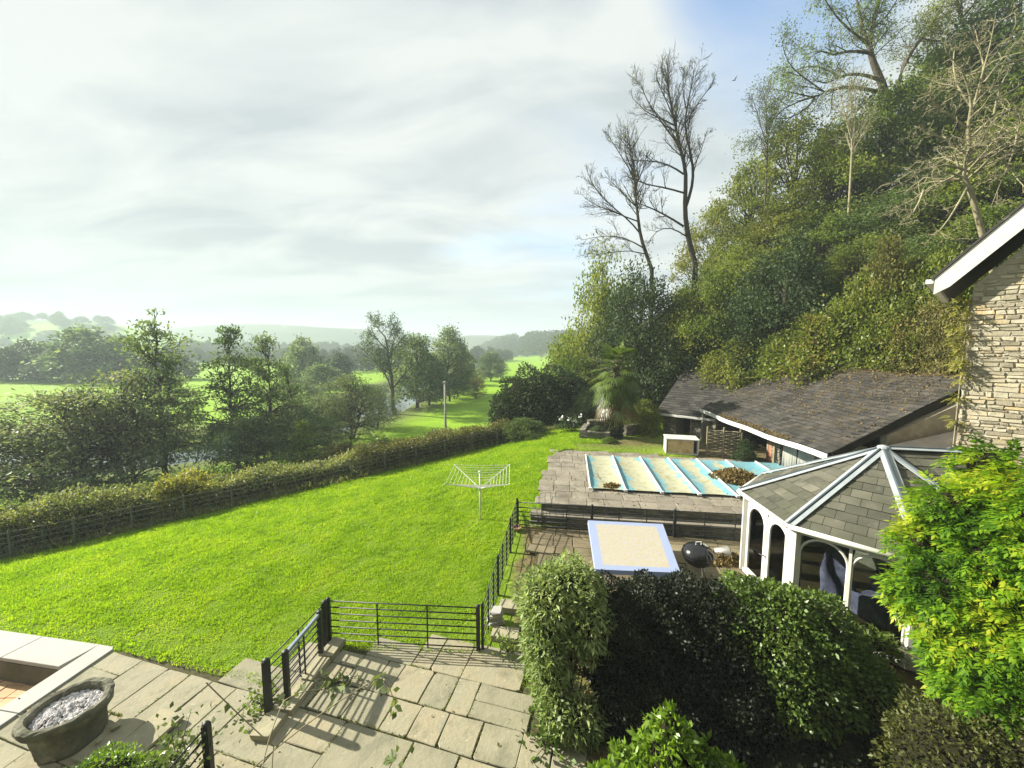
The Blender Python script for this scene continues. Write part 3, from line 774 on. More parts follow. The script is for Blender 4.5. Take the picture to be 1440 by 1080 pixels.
# ------------------------------------------------------------------ slate and stone builders
def slate_mat(name, cols, moss=None):
    return srf(name, cols, .75, .3, 1.1, 7, .7, .7, .25, 22, stain=moss or [((.16, .15, .11), .9, .55, .75, .45)])
M['slate'] = slate_mat('dark_slate', [(.020, .0195, .0175), (.038, .036, .032), (.068, .064, .056)], [((.09, .07, .04), .8, .52, .72, .6), ((.2, .19, .16), 5, .66, .72, .5)])
M['slate2'] = slate_mat('grey_slate', [(.04, .041, .030), (.075, .075, .055), (.135, .13, .10)], [((.05, .055, .03), .9, .45, .7, .7), ((.2, .2, .15), 2.5, .58, .75, .4)])
M['lead'] = srf('lead_flashing', [(.19, .225, .245), (.27, .305, .32), (.33, .36, .37)], .6, .4, 3, 5, .9, stain=[((.2, .22, .22), 5, .55, .75, .5)])
def clip_poly(poly, inside_poly):
    """Sutherland-Hodgman clip of 2D poly by convex polygon (ccw)"""
    outp = poly
    n = len(inside_poly)
    for i in range(n):
        a, b_ = inside_poly[i], inside_poly[(i + 1) % n]
        f = lambda p: (b_[0] - a[0]) * (p[1] - a[1]) - (b_[1] - a[1]) * (p[0] - a[0])
        inp, outp = outp, []
        for k in range(len(inp)):
            p0, p1 = inp[k], inp[(k + 1) % len(inp)]; f0, f1 = f(p0), f(p1)
            if f0 >= 0: outp.append(p0)
            if (f0 >= 0) != (f1 >= 0):
                s = f0 / (f0 - f1); outp.append((p0[0] + (p1[0] - p0[0]) * s, p0[1] + (p1[1] - p0[1]) * s))
        if not outp: return []
    return outp
def slates(mb, org, eu, ev, poly, sw, sh, rng, th=.014, sag=None, miss=0.0):
    """lay overlapping slates (each a thin tilted block) inside a convex 2D polygon on the plane org + u*eu + v*ev (v up the slope)"""
    eu = Vector(eu); ev = Vector(ev); nn = eu.cross(ev).normalized(); org = Vector(org)
    area = sum(poly[i][0] * poly[(i + 1) % len(poly)][1] - poly[(i + 1) % len(poly)][0] * poly[i][1] for i in range(len(poly)))
    if area < 0: poly = poly[::-1]
    u0 = min(p[0] for p in poly); u1 = max(p[0] for p in poly); v0 = min(p[1] for p in poly); v1 = max(p[1] for p in poly)
    row = 0; v = v0
    while v < v1:
        u = u0 - sw * (.5 if row % 2 else 0) - sw * rng.uniform(0, .08)
        while u < u1:
            w_ = sw * rng.uniform(.93, 1.07)
            if rng.random() > miss:
                g = .004; dl = rng.uniform(-.008, .008)
                q = clip_poly([(u + g, v + dl), (u + w_ - g, v + dl + rng.uniform(-.006, .006)), (u + w_ - g, v + sh), (u + g, v + sh)], poly)
                if len(q) >= 3:
                    k = rng.uniform(.7, 1.3)
                    def L(p, up):
                        lift = th * 1.25 * k * (1 - (p[1] - v) / sh) + .002
                        s = sag(p[0], p[1]) if sag else 0
                        return org + eu * p[0] + ev * p[1] + nn * (lift + s + (0 if up else -th * .85))
                    n = len(q)
                    mb.add([L(p, True) for p in q] + [L(p, False) for p in q], [tuple(range(n))] + [(n + i, n + (i + 1) % n, (i + 1) % n, i) for i in range(n)])
            u += w_
        v += sh; row += 1
def rubble(mb, org, ex, n_, wd, ztop, rng, z0=0.0, ch=(.08, .2), ln=(.15, .6), prot=.03, depth=.12):
    """coursed rubble facing: stones stand proud by different amounts; ztop(x) bounds the top"""
    org = Vector(org); ex = Vector(ex); n_ = Vector(n_); z = z0; zmax = max(ztop(0), ztop(wd), ztop(wd / 2))
    while z < zmax:
        h = rng.uniform(*ch); x = rng.uniform(-.2, 0)
        while x < wd:
            l = rng.uniform(*ln) * (.6 + h * 3)
            a, b_ = max(0, x), min(wd, x + l)
            if b_ - a > .04:
                zt = min(z + h, ztop(a), ztop(b_))
                if zt - z > .03:
                    g = rng.uniform(.002, .008); pr = rng.uniform(0, prot)
                    vs = []
                    for (d, k) in ((-depth, 0), (pr, .012)):
                        for (xx, z_) in ((a + g + k, z + g + k), (b_ - g - k, z + g + k), (b_ - g - k, zt - g * .6 - k), (a + g + k, zt - g * .6 - k)):
                            j = .016
                            vs.append(org + ex * (xx + rng.uniform(-j, j)) + Vector((0, 0, z_ + rng.uniform(-j, j))) + n_ * (d + (rng.uniform(-.008, .008) if d > -depth else 0)))
                    mb.add(vs, [(4, 5, 6, 7), (0, 1, 5, 4), (1, 2, 6, 5), (2, 3, 7, 6), (3, 0, 4, 7)])
            x += l
        z += h

# ------------------------------------------------------------------ long stone outbuilding
rng = random.Random(31)
M['oldstone'] = srf('outbuilding_stone', [(.09, .085, .065), (.17, .16, .125), (.27, .25, .2)], .9, .2, 3, 7, .7, .8, .4, 20)
M['fascia'] = srf('fascia_paint', [(.42, .43, .42), (.60, .60, .57)], .6, .3, 2, 5, 1, stain=[((.25, .24, .2), 4, .6, .8, .4)])
M['sheet'] = srf('grey_sheeting', [(.18, .18, .16), (.30, .30, .27), (.38, .37, .33)], .6, .3, 1.5, 6, 1)
M['timber'] = srf('old_timber', [(.10, .085, .05), (.19, .16, .10), (.26, .22, .15)], .85, .2, 4, 6, 1, .5)
M['brick'] = srf('red_brick', [(.22, .09, .05), (.32, .14, .08), (.30, .2, .14)], .9, .2, 9, 4, 1, .3)
E1 = Vector((10.6, 12.85, 2.93)); E0 = Vector((10.9, 22.4, 2.95))
ev = Vector((5.35, .55, 2.42)).normalized(); eu = (E1 - E0).normalized(); LU = (E1 - E0).length; LV = 6.1
bn = empty('outbuilding', (11.6, 17.5, 1.1), 'long low stone outbuilding with a leaf-strewn dark slate roof', 'outbuilding')
sagf = lambda u, v: -.10 * math.sin(math.pi * min(1, max(0, u / LU))) * (1 - v / LV * .3) + .03 * math.sin(u * 1.7 + v)
mb = MB(); slates(mb, E0, eu, ev, [(0, 0), (LU, 0), (LU + .15, LV), (0, LV)], .36, .235, rng, .016, sagf)
rf = mb.build('roof', M['slate'], bn)
nn = eu.cross(ev).normalized()
mb = MB(); k = 14
vs = []
for i in range(k + 1):
    u = LU * i / k
    for v in (0, LV * .5, LV): vs.append(E0 + eu * u + ev * v + nn * (sagf(u, v) - .03))
for i in range(k + 1):
    u = LU * i / k
    for v in (0, LV * .5, LV): vs.append(E0 + eu * u + ev * v + nn * (sagf(u, v) - .10))
o3 = (k + 1) * 3; fs = []
for i in range(k):
    for j in range(2):
        a = i * 3 + j; fs += [(a, a + 1, a + 4, a + 3), (o3 + a, o3 + a + 3, o3 + a + 4, o3 + a + 1)]
    fs += [(i * 3, o3 + i * 3, o3 + i * 3 + 3, i * 3 + 3)]
for (i0, sgn) in ((0, 1), (k, -1)):
    for j in range(2): a = i0 * 3 + j; fs.append((a, a + 1, o3 + a + 1, o3 + a))
mb.add(vs, fs); mb.build('roof_deck', M['dark'], bn)
mb = MB(); prev = None
for i in range(k + 1):
    u = LU * i / k; p_ = E0 + eu * u + nn * (sagf(u, 0) - .03) + Vector((-.012, 0, -.09)) - ev * .015
    if prev is not None: mb.bar(prev, p_, .03, .2)
    prev = p_
mb.build('fascia', M['fascia'], bn)
# dark verge board at the near end, and the lower lean-to roof beyond it
mb = MB(); mb.bar(E1 + nn * -.13 + eu * .03 + ev * .1, E1 + nn * -.13 + eu * .05 + ev * LV, .05, .24, up=nn); mb.build('verge', M['dark'], bn)
# walls: the front stands back under the eave
def wx(y): return 11.45 + (22.4 - y) * .125
mb = MB()
fw = lambda y, z: Vector((wx(y), y, z))
def front_piece(y0, y1, z0, z1, th, matname, nm, stones=False):
    mb = MB(); a, b_ = fw(y1, 0), fw(y0, 0); d = (b_ - a); L = d.length; d.normalize(); n_ = Vector((-1, -.125, 0)).normalized()
    if stones: rubble(mb, a, d, n_, L, lambda x: z1, rng, z0, (.07, .16), (.12, .4), .03, th)
    else: mb.prism([a + Vector((0, 0, z0)), b_ + Vector((0, 0, z0)), b_ + Vector((0, 0, z1)), a + Vector((0, 0, z1))], n_ * -th)
    return mb.build(nm, M[matname], bn)
front_piece(12.9, 22.3, .6, 1.12, .25, 'wallstone', 'wall')
for (y0, y1) in ((17.25, 17.75), (14.9, 15.6), (12.9, 13.5), (21.6, 22.3)): front_piece(y0, y1, 1.1, 2.85, .3, 'oldstone', 'pillar', True)
front_piece(17.75, 17.93, 1.1, 2.85, .28, 'brick', 'door_jamb')
front_piece(17.95, 18.05, 1.1, 2.85, .12, 'timber', 'door_jamb')
# ragged sheets hung in the openings
def hung(y0, y1, z0, z1, off, nm, matname, fold=.05):
    vs, fs = [], []; nu = 16
    for i in range(nu + 1):
        y = y0 + (y1 - y0) * i / nu; p_ = fw(y, 0); x = p_.x + off + fold * math.sin(i * 1.9) * rng.uniform(.6, 1)
        vs += [(x, y, z0 + .03 * math.sin(i * 2.3)), (x + .02, y, (z0 + z1) / 2), (p_.x + off, y, z1)]
    for i in range(nu):
        for j in range(2): a = i * 3 + j; fs.append((a, a + 3, a + 4, a + 1))
    mb = MB(); mb.add(vs, fs); o = mb.build(nm, M[matname], bn, smooth=True)
    sol = o.modifiers.new('thick', 'SOLIDIFY'); sol.thickness = .006
hung(15.62, 16.45, 1.1, 2.75, .12, 'curtain', 'sheet'); hung(16.5, 17.2, 1.1, 2.8, .08, 'curtain', 'sheet')
hung(13.55, 14.85, 1.1, 2.75, .14, 'curtain', 'sheet')
mb = MB(); mb.box((16.2, 17.6, 2.6), (.25, 10, 3.6)); mb.build('back_wall', M['oldstone'], bn)
mb = MB(); mb.prism([(11.0, 22.25, .9), (16.0, 22.25, .9), (16.0, 22.25, 5.15), (11.0, 22.25, 2.8)], (0, .2, 0)); mb.build('end_wall', M['oldstone'], bn)
mb = MB(); mb.prism([(12.65, 12.95, .5), (16.0, 12.95, .5), (16.0, 12.95, 5.05), (12.65, 12.95, 3.5)], (0, .25, 0)); mb.build('end_wall', M['oldstone'], bn)
for y in (13.4, 15.2, 17.5, 19.6, 21.7): mb = MB(); mb.box((wx(y) - .05, y, 2.0), (.12, .12, 1.75)); mb.build('post', M['timber'], bn)
mb = MB(); mb.bar((wx(12.95) + .05, 12.95, 2.86), (wx(22.2) + .05, 22.2, 2.86), .16, .16); mb.build('wall_plate', M['timber'], bn)
# lean-to between outbuilding and house
lt = empty('lean_to', (14.5, 11.2, .6), 'dark flat lean-to roof between the outbuilding and the stone house', 'lean-to')
mb = MB(); mb.prism([(11.2, 12.3, 2.75), (17.5, 11.0, 4.2), (17.5, 12.6, 4.35), (11.2, 12.75, 2.85)], (0, 0, .07)); mb.build('roof', M['slate'], lt)
mb = MB(); mb.prism([(11.3, 12.25, .5), (17.4, 11.0, .5), (17.4, 11.0, 4.1), (11.3, 12.25, 2.7)], (.02, .15, 0)); mb.build('wall', M['oldstone'], lt)
mb = MB(); mb.bar((11.15, 12.28, 2.78), (17.5, 10.95, 4.22), .05, .16); mb.build('gutter', M['lead'], lt)

# smaller shed at the far end
sh = empty('stone_shed', (10.5, 23.5, 1.1), 'small stone shed with a dark doorway beside the palm', 'shed')
S0 = Vector((8.95, 24.1, 2.42)); S1 = Vector((11.6, 21.75, 2.42)); sv = Vector((4.1, 2.6, 2.85)); su_ = (S1 - S0).normalized(); sl_ = sv.length; svn = sv.normalized()
svn = (svn - su_ * svn.dot(su_)).normalized()
rng = random.Random(33)
mb = MB(); slates(mb, S0, su_, svn, [(0, 0), (3.55, 0), (4.1, 5.2), (.35, 5.4)], .36, .235, rng, .016); mb.build('roof', M['slate'], sh)
sn = su_.cross(svn).normalized()
mb = MB(); mb.prism([S0 + su_ * a + svn * b_ + sn * -.1 for (a, b_) in ((0, 0), (3.55, 0), (4.1, 5.2), (.35, 5.4))], sn * .075); mb.build('roof_deck', M['dark'], sh)
mb = MB(); mb.bar(S0 + sn * -.05 + Vector((0, -.02, -.05)), S0 + su_ * 3.5 + sn * -.05 + Vector((0, -.02, -.05)), .03, .14); mb.build('fascia', M['fascia'], sh)
inn = Vector((su_.y, -su_.x, 0)) * -1
inn = Vector((.67, .74, 0))
Wa = S0 + inn * .45 + su_ * .3; Wb = S0 + inn * .45 + su_ * 3.4
mb = MB(); rubble(mb, (Wa.x, Wa.y, 0), su_, -inn, .75, lambda x: 2.5, rng, .8, (.08, .18), (.15, .4), .03, .3); mb.build('wall', M['oldstone'], sh); mb = MB(); rubble(mb, (Wa + su_ * 1.75).to_tuple()[:2] + (0,), su_, -inn, 1.4, lambda x: 2.5, rng, .8, (.08, .18), (.15, .4), .03, .3); mb.build('wall', M['oldstone'], sh)
mb = MB(); mb.prism([Vector((Wa.x, Wa.y, .7)) + inn * .1, Vector((Wa.x, Wa.y, .7)) + inn * 3, Vector((Wa.x, Wa.y, 3.9)) + inn * 3, Vector((Wa.x, Wa.y, 2.45)) + inn * .1], su_ * .25); mb.build('end_wall', M['oldstone'], sh)
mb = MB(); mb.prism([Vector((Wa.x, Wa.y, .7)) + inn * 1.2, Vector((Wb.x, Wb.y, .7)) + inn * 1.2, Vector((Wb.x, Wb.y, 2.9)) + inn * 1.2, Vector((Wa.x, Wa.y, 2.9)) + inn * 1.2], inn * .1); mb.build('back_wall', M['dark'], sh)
dpos = Wa + su_ * 1.25
mb = MB(); mb.box((Wa + su_ * .8 + inn * -.02).to_tuple()[:2] + (1.75,), (.09, .12, 1.45), rz=math.atan2(su_.y, su_.x)); mb.box((Wa + su_ * 1.7 + inn * -.02).to_tuple()[:2] + (1.75,), (.09, .12, 1.45), rz=math.atan2(su_.y, su_.x)); mb.build('door_frame', M['timber'], sh)
dd = Wa + su_ * .86
mb = MB(); mb.prism([Vector((dd.x, dd.y, 1.12)) + inn * .08, Vector((dd.x, dd.y, 1.12)) + inn * .82 + su_ * .12, Vector((dd.x, dd.y, 2.4)) + inn * .82 + su_ * .12, Vector((dd.x, dd.y, 2.4)) + inn * .08], su_ * .04); mb.build('door', M['timber'], sh)

# wattle hurdle
hd = empty('wattle_hurdle', (10.4, 18.4, 1.1), 'weathered wattle hurdle panel leaning before the outbuilding', 'hurdle')
h0, h1 = pz(993, 641, 1.1), pz(1040, 645, 1.1)
rng = random.Random(7); mb = MB(); hx = (h1 - h0); hl = hx.length; hx.normalize(); hn = Vector((-hx.y, hx.x, 0))
for k in range(15):
    z = 1.15 + k * .088 + rng.uniform(-.012, .012); pts = []
    for i in range(13):
        s = i / 12; pts.append(h0 + hx * hl * s + hn * (.03 * math.sin(math.pi * (i * .5 + k))) + Vector((0, 0, z - 1.1 + rng.uniform(-.01, .01))))
    mb.tube(pts, .036, 5)
mb.build('weave', M['timber'], hd)
for s in (0.01, .5, .99):
    mb = MB(); q = h0 + hx * hl * s; mb.tube([q + Vector((0, 0, -.1)), q + Vector((0, 0, 1.48))], .045, 6); mb.build('stake', M['timber'], hd)

# ------------------------------------------------------------------ octagonal summerhouse
OC = Vector((8.6, 9.12, 0)); RO = 2.5; ZE = 2.62; ZA = 4.06; ZF = .43
cs = empty('summerhouse', (8.6, 9.12, ZF), 'white octagonal summerhouse with arched glazing and a grey slate roof', 'summerhouse')
ang = [154.5 + 45 * i for i in range(8)]
V8 = [OC + Vector((math.cos(R(a)) * RO, math.sin(R(a)) * RO, 0)) for a in ang]
apex = OC + Vector((.22, -.02, ZA))
rdir = Vector((.978, -.207, 0))
HE = Vector((10.3, 8.9, 0)); HD = Vector((.64, -.768, 0)); HN = Vector((-.768, -.64, 0))
def on_wall(p, d, off=-.05):
    s = ((HE + HN * off) - p).dot(HN) / d.dot(HN); return p + d * s
ridge = on_wall(apex, rdir); ridge.z = ZA
eave_end = on_wall(V8[3] + Vector((0, 0, ZE)), rdir); eave_end.z = ZE
rng = random.Random(51)
roofm = MB(); deckm = MB()
Eo = [OC + (v - OC) * 1.07 + Vector((0, 0, ZE - .02)) for v in V8]
def facet(p0, p1, *top):
    eu_ = (p1 - p0).normalized(); c_ = top[0] - p0; ev_ = (c_ - eu_ * c_.dot(eu_)).normalized()
    poly = [((p - p0).dot(eu_), (p - p0).dot(ev_)) for p in (p0, p1) + top]
    slates(roofm, p0 + eu_.cross(ev_) * .004, eu_, ev_, poly, .34, .25, rng, .012)
    nrm = eu_.cross(ev_).normalized()
    deckm.prism([p - nrm * .06 for p in (p0, p1) + top], nrm * .05)
for i in (7, 0, 1, 2): facet(Eo[i], Eo[i + 1 if i < 7 else 0], apex)
e2 = on_wall(Eo[3], rdir); facet(Eo[3], e2, ridge, apex)
facet(Eo[6], Eo[7], apex)
far_e = Eo[6] + rdir * 1.2; far_r = apex + rdir * 1.2
facet(far_e, Eo[6], apex, far_r)
roofm.build('roof', M['slate2'], cs); deckm.build('roof_deck', M['dark'], cs)
def hip(a, b_, w_=.085):
    """two lead strips with a dark rolled joint"""
    d = (b_ - a).normalized(); s = d.cross(Vector((0, 0, 1))).normalized(); n_ = s.cross(d)
    mb = MB()
    for sg in (-1, 1):
        m_ = s * sg * .105 + n_ * -.012
        mb.prism([a + n_ * .035 + s * sg * .03, b_ + n_ * .035 + s * sg * .03, b_ + n_ * .012 + s * sg * (.03 + w_), a + n_ * .012 + s * sg * (.03 + w_)], n_ * .014)
    hc = mb.build('hip_cap', M['lead'], cs)
    mb = MB(); mb.tube([a + n_ * .045, b_ + n_ * .045], .036, 6); mb.build('hip_roll', M['leaddark'], hc)
M['leaddark'] = srf('dark_lead', [(.03, .045, .055), (.06, .08, .09)], .6, .4, 4, 4, 1)
for i in (7, 0, 1, 2, 3, 6): hip(Eo[i] + Vector((0, 0, .02)), apex + Vector((0, 0, .02)))
hip(apex + Vector((0, 0, .02)), ridge + Vector((0, 0, .02)))
mb = MB(); mb.lathe([(.13, 0), (.11, .05), (.03, .08)], 10, apex + Vector((0, 0, .03))); mb.build('finial', M['lead'], cs)
# timber frame, arches and glass
gm_, t, out = newmat('window_glass')
fr = N(t, 'ShaderNodeFresnel'); fr.inputs[0].default_value = 1.5
tb_ = N(t, 'ShaderNodeBsdfTransparent'); tb_.inputs[0].default_value = (.82, .87, .85, 1)
gl = N(t, 'ShaderNodeBsdfGlossy'); gl.inputs['Roughness'].default_value = .02
ms = N(t, 'ShaderNodeMixShader'); t.links.new(fr.outputs[0], ms.inputs[0]); t.links.new(tb_.outputs[0], ms.inputs[1]); t.links.new(gl.outputs[0], ms.inputs[2]); t.links.new(ms.outputs[0], out.inputs[0])
M['glass'] = gm_
def arch_panel(mb, p0, d, n_, s0, s1, zb, zt, fr_, depth, zs=None):
    """rectangular panel s0..s1 x zb..zt with an arched opening inset by fr_: ring of quads, extruded"""
    r = (s1 - s0) / 2 - fr_; cxs = (s0 + s1) / 2; zc = zt - fr_ * 1.1 - r
    K_ = 14
    inner = [(cxs - r, zb + fr_)] + [(cxs - r * math.cos(math.pi * k / K_), zc + r * math.sin(math.pi * k / K_)) for k in range(K_ + 1)] + [(cxs + r, zb + fr_)]
    outer = []
    for (s, z) in inner:
        if z <= zc + 1e-6 and s < cxs: outer.append((s0, z if z > zb + fr_ + 1e-6 else zb))
        elif z <= zc + 1e-6: outer.append((s1, z if z > zb + fr_ + 1e-6 else zb))
        else:
            a = math.atan2(z - zc, s - cxs); k = min((zt - zc) / max(1e-6, math.sin(a)), ((s1 - s0) / 2) / max(1e-6, abs(math.cos(a))))
            outer.append((cxs + k * math.cos(a), zc + k * math.sin(a)))
    W = lambda s, z, o: p0 + d * s + Vector((0, 0, z)) + n_ * o
    n = len(inner); vs = [W(s, z, depth / 2) for s, z in outer] + [W(s, z, depth / 2) for s, z in inner] + [W(s, z, -depth / 2) for s, z in outer] + [W(s, z, -depth / 2) for s, z in inner]
    fs = []
    for i in range(n):
        j = (i + 1) % n
        fs += [(i, j, n + j, n + i), (2 * n + j, 2 * n + i, 3 * n + i, 3 * n + j), (n + i, n + j, 3 * n + j, 3 * n + i), (j, i, 2 * n + i, 2 * n + j)]
    mb.add(vs, fs)
for i in range(8):
    if i in (4, 5): continue
    p0 = V8[i]; p1 = V8[(i + 1) % 8]; d = (p1 - p0).normalized(); L = (p1 - p0).length; n_ = Vector((d.y, -d.x, 0))
    if (p0 + d * L / 2 - OC).dot(n_) < 0: n_ = -n_
    thick = .24 if i in (1,) else .18
    mb = MB(); mb.box((p0.x, p0.y, (ZF + ZE) / 2), (thick, thick, ZE - ZF - .02), rz=R(ang[i])); mb.build('corner_post', M['white'], cs, bevel=.008)
    hw = L / 2
    for k in range(2):
        e_ = .012 if i == 1 else .03; s0 = .1 + k * (hw - .1) + (e_ if k else 0); s1 = hw - e_ if k == 0 else L - .1
        if i == 1:
            mb = MB(); cx_, a_r, zb_ = (s0 + s1) / 2, (s1 - s0) / 2 - .02, ZE - .62
            mb.tube([p0 + d * (cx_ - a_r) + Vector((0, 0, ZF + .08))] + [p0 + d * (cx_ - a_r * math.cos(math.pi * q_ / 14)) + Vector((0, 0, zb_ + .40 * math.sin(math.pi * q_ / 14))) for q_ in range(15)] + [p0 + d * (cx_ + a_r) + Vector((0, 0, ZF + .08))], .026, 6)
        else:
            mb = MB(); arch_panel(mb, p0, d, n_, s0, s1, ZF + .06, ZE - .2, .085, .05)
        wf = mb.build('window_frame', M['white'], cs)
        mb = MB(); mb.prism([p0 + d * (s0 + .02) + Vector((0, 0, ZF + .1)), p0 + d * (s1 - .02) + Vector((0, 0, ZF + .1)), p0 + d * (s1 - .02) + Vector((0, 0, ZE - .25)), p0 + d * (s0 + .02) + Vector((0, 0, ZE - .25))], n_ * .008)
        mb.build('pane', M['glass'], wf)
    mb = MB(); q = p0 + d * hw; mb.box((q.x, q.y, (ZF + ZE) / 2), (.05, .08, ZE - ZF - .2), rz=math.atan2(d.y, d.x)); mb.build('mullion', M['white'], cs)
    mb = MB(); a_, b_ = p0 + d * .05, p0 + d * (L - .05); mb.bar((a_.x, a_.y, ZE - .11), (b_.x, b_.y, ZE - .11), .1, .17); 
    for k in range(int(L / .075)):
        q = p0 + d * (.06 + k * .075) + n_ * .06; mb.box((q.x, q.y, ZE - .075), (.03, .03, .045), rz=math.atan2(d.y, d.x))
    mb.build('top_rail', M['white'], cs)
    mb = MB(); mb.bar((a_.x, a_.y, ZF + .04), (b_.x, b_.y, ZF + .04), .12, .1); mb.build('bottom_rail', M['white'], cs)
    mb = MB(); a_, b_ = OC + (p0 - OC) * 1.085, OC + (p1 - OC) * 1.085
    mb.tube([(a_.x, a_.y, ZE - .04), (b_.x, b_.y, ZE - .04)], .055, 8); mb.build('gutter', M['white'], cs, smooth=True)
q = V8[0].lerp(V8[1], .5); mb = MB(); mb.tube([q + Vector((-.06, -.02, 1.35)), q + Vector((-.11, -.02, 1.35)), q + Vector((-.12, .08, 1.35))], .014, 6); mb.build('door_handle', M['iron'], cs)
M['woodfloor'] = srf('shade_toned_boards', [(.03, .022, .014), (.05, .035, .02), (.09, .055, .025)], .4, .4, 2, 5, 1)  # near-black tone puts the shade under the roof into the floor colour
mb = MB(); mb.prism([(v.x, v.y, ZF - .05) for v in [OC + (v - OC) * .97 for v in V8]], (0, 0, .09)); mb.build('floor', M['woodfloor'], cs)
mb = MB(); a_, b_ = V8[4], V8[6]; mb.prism([(a_.x - .4, a_.y - .1, ZF), (b_.x - .2, b_.y, ZF), (b_.x - .2, b_.y, ZE + .4), (a_.x - .4, a_.y - .1, ZE + .4)], (.1, .05, 0)); mb.build('back_wall', M['oldstone'], cs)
# lounge furniture seen through the glass
M['purple'] = srf('purple_throw', [(.05, .045, .09), (.12, .11, .19), (.2, .18, .27)], .9, .2, 5, 5, 1)
M['greyfab'] = srf('charcoal_fabric', [(.03, .03, .035), (.07, .07, .08)], .9, .2, 5, 5, 1)
def sofa(loc, rz, wd, label, matn, name='armchair', cat='armchair'):
    r0 = empty(name, loc, label, cat); m_ = Matrix.Rotation(rz, 3, 'Z'); L_ = lambda x, y, z: Vector(loc) + m_ @ Vector((x, y, z))
    def bx(nm, x, y, z, a, b_, c_):
        mb = MB(); mb.box(L_(x, y, z), (a, b_, c_), rz=rz); mb.build(nm, M[matn], r0, bevel=.05)
    bx('seat', 0, 0, .28, wd, .75, .34); bx('backrest', 0, .36, .6, wd, .2, .62)
    for s in (-1, 1): bx('armrest', s * (wd / 2 + .08), 0, .38, .18, .8, .5)
    return r0
sofa((8.1, 8.1, .48), R(200), .7, 'purple-grey cloth armchair just inside the summerhouse windows', 'purple')
sofa((9.3, 8.3, .48), R(250), 1.3, 'charcoal sofa in the back of the summerhouse', 'greyfab', 'sofa', 'sofa')
rng = random.Random(6)
vs, fs = [], []
for i in range(9):
    for j in range(9):
        u, v = i / 8, j / 8; vs.append((7.12 + .42 * u + .05 * math.sin(v * 9), 8.55 - .36 * u + .06 * math.sin(v * 7 + u * 9), .75 + 1.45 * v + .1 * math.sin(u * 7) * v))
fs = [(i * 9 + j, (i + 1) * 9 + j, (i + 1) * 9 + j + 1, i * 9 + j + 1) for i in range(8) for j in range(8)]
mb = MB(); mb.add(vs, fs); o = mb.build('hanging_cloth', M['purple'], smooth=True); s_ = o.modifiers.new('t', 'SOLIDIFY'); s_.thickness = .02
tag(o, 'purple cloth hung inside the summerhouse behind the arched window', 'cloth')

# ------------------------------------------------------------------ stone house wing on the right
M['housestone'] = srf('house_stone', [(.19, .17, .12), (.29, .265, .19), (.39, .36, .27), (.40, .32, .18)], .9, .2, 2.2, 8, .6, .9, .45, 18, stain=[((.42, .33, .13), 1.3, .58, .72, .5), ((.6, .58, .52), 3.5, .62, .74, .5)])
hs = empty('stone_house', (10.3, 8.9, 0), 'tall rubble stone house gable with a white bargeboard', 'house')
TAN = 1.14; ZW = 7.85; HWD = 8.0
HB = Vector((.64, .768, 0)) ; HB = Vector((.768, .64, 0))
body = MB(); a_ = HE - HN * .012; 
poly = [a_ + Vector((0, 0, -.2)), a_ + HD * HWD + Vector((0, 0, -.2)), a_ + HD * HWD + Vector((0, 0, ZW)), a_ + HD * HWD / 2 + Vector((0, 0, ZW + TAN * HWD / 2)), a_ + Vector((0, 0, ZW))]
body.prism(poly, HB * 6.5)
M['wallcore'] = srf('lime_mortar', [(.24, .22, .17), (.36, .33, .26)], .95, .1, 5, 6, 1, 0, .7, 30)
body.build('wall_core', M['wallcore'], hs)
rng = random.Random(77); mb = MB()
rubble(mb, HE, HD, HN, 3.2, lambda x: ZW + TAN * x - .05, rng, 0.2, (.04, .125), (.1, .42), .022, .06); mb.build('wall', M['housestone'], hs)
# roof over the gable with the white bargeboard on its edge
ov = HN * .32
g0_ = HE - HD * .58 + ov; zb0 = 8.04 - .0
def rp(s, dz=0.0): p = g0_ + HD * s; return Vector((p.x, p.y, zb0 + TAN * s + dz))
mb = MB(); mb.prism([rp(0), rp(4.6), rp(4.6, -.5), rp(.24, -.5 + .02), rp(.0, -.36)], HN * .045); mb.build('bargeboard', M['white'], hs)
mb = MB(); mb.prism([rp(-.05, .03), rp(4.6, .03), rp(4.6, .10), rp(-.05, .10)], -HB * 7 + HN * 0); 
mb = MB(); mb.prism([rp(-.05, .02) + HN * .07, rp(4.6, .02) + HN * .07, rp(4.6, .09) + HN * .07, rp(-.05, .09) + HN * .07], HB * 7); mb.build('roof', M['slate'], hs)
mb = MB(); mb.prism([rp(.05, -.30) - HN * .01, rp(4.6, -.30) - HN * .01, rp(4.6, -.26) - HN * .01, rp(.05, -.26) - HN * .01], HB * .3); mb.build('soffit', M['timber'], hs)
mb = MB(); q = g0_ - HD * .08; mb.bar(Vector((q.x, q.y, 7.98)) + HN * .05, Vector((q.x, q.y, 7.98)) + HB * 6, .13, .1); mb.build('gutter', M['white'], hs)

# wall of the house the view is taken from, just behind the window
fh = empty('farmhouse', (0, -1.2, 0), 'stone farmhouse wall that the view looks out from', 'house')
mb = MB(); mb.box((0, -1.6, 4.6), (26, .6, 9.4)); mb.build('wall', M['oldstone'], fh)
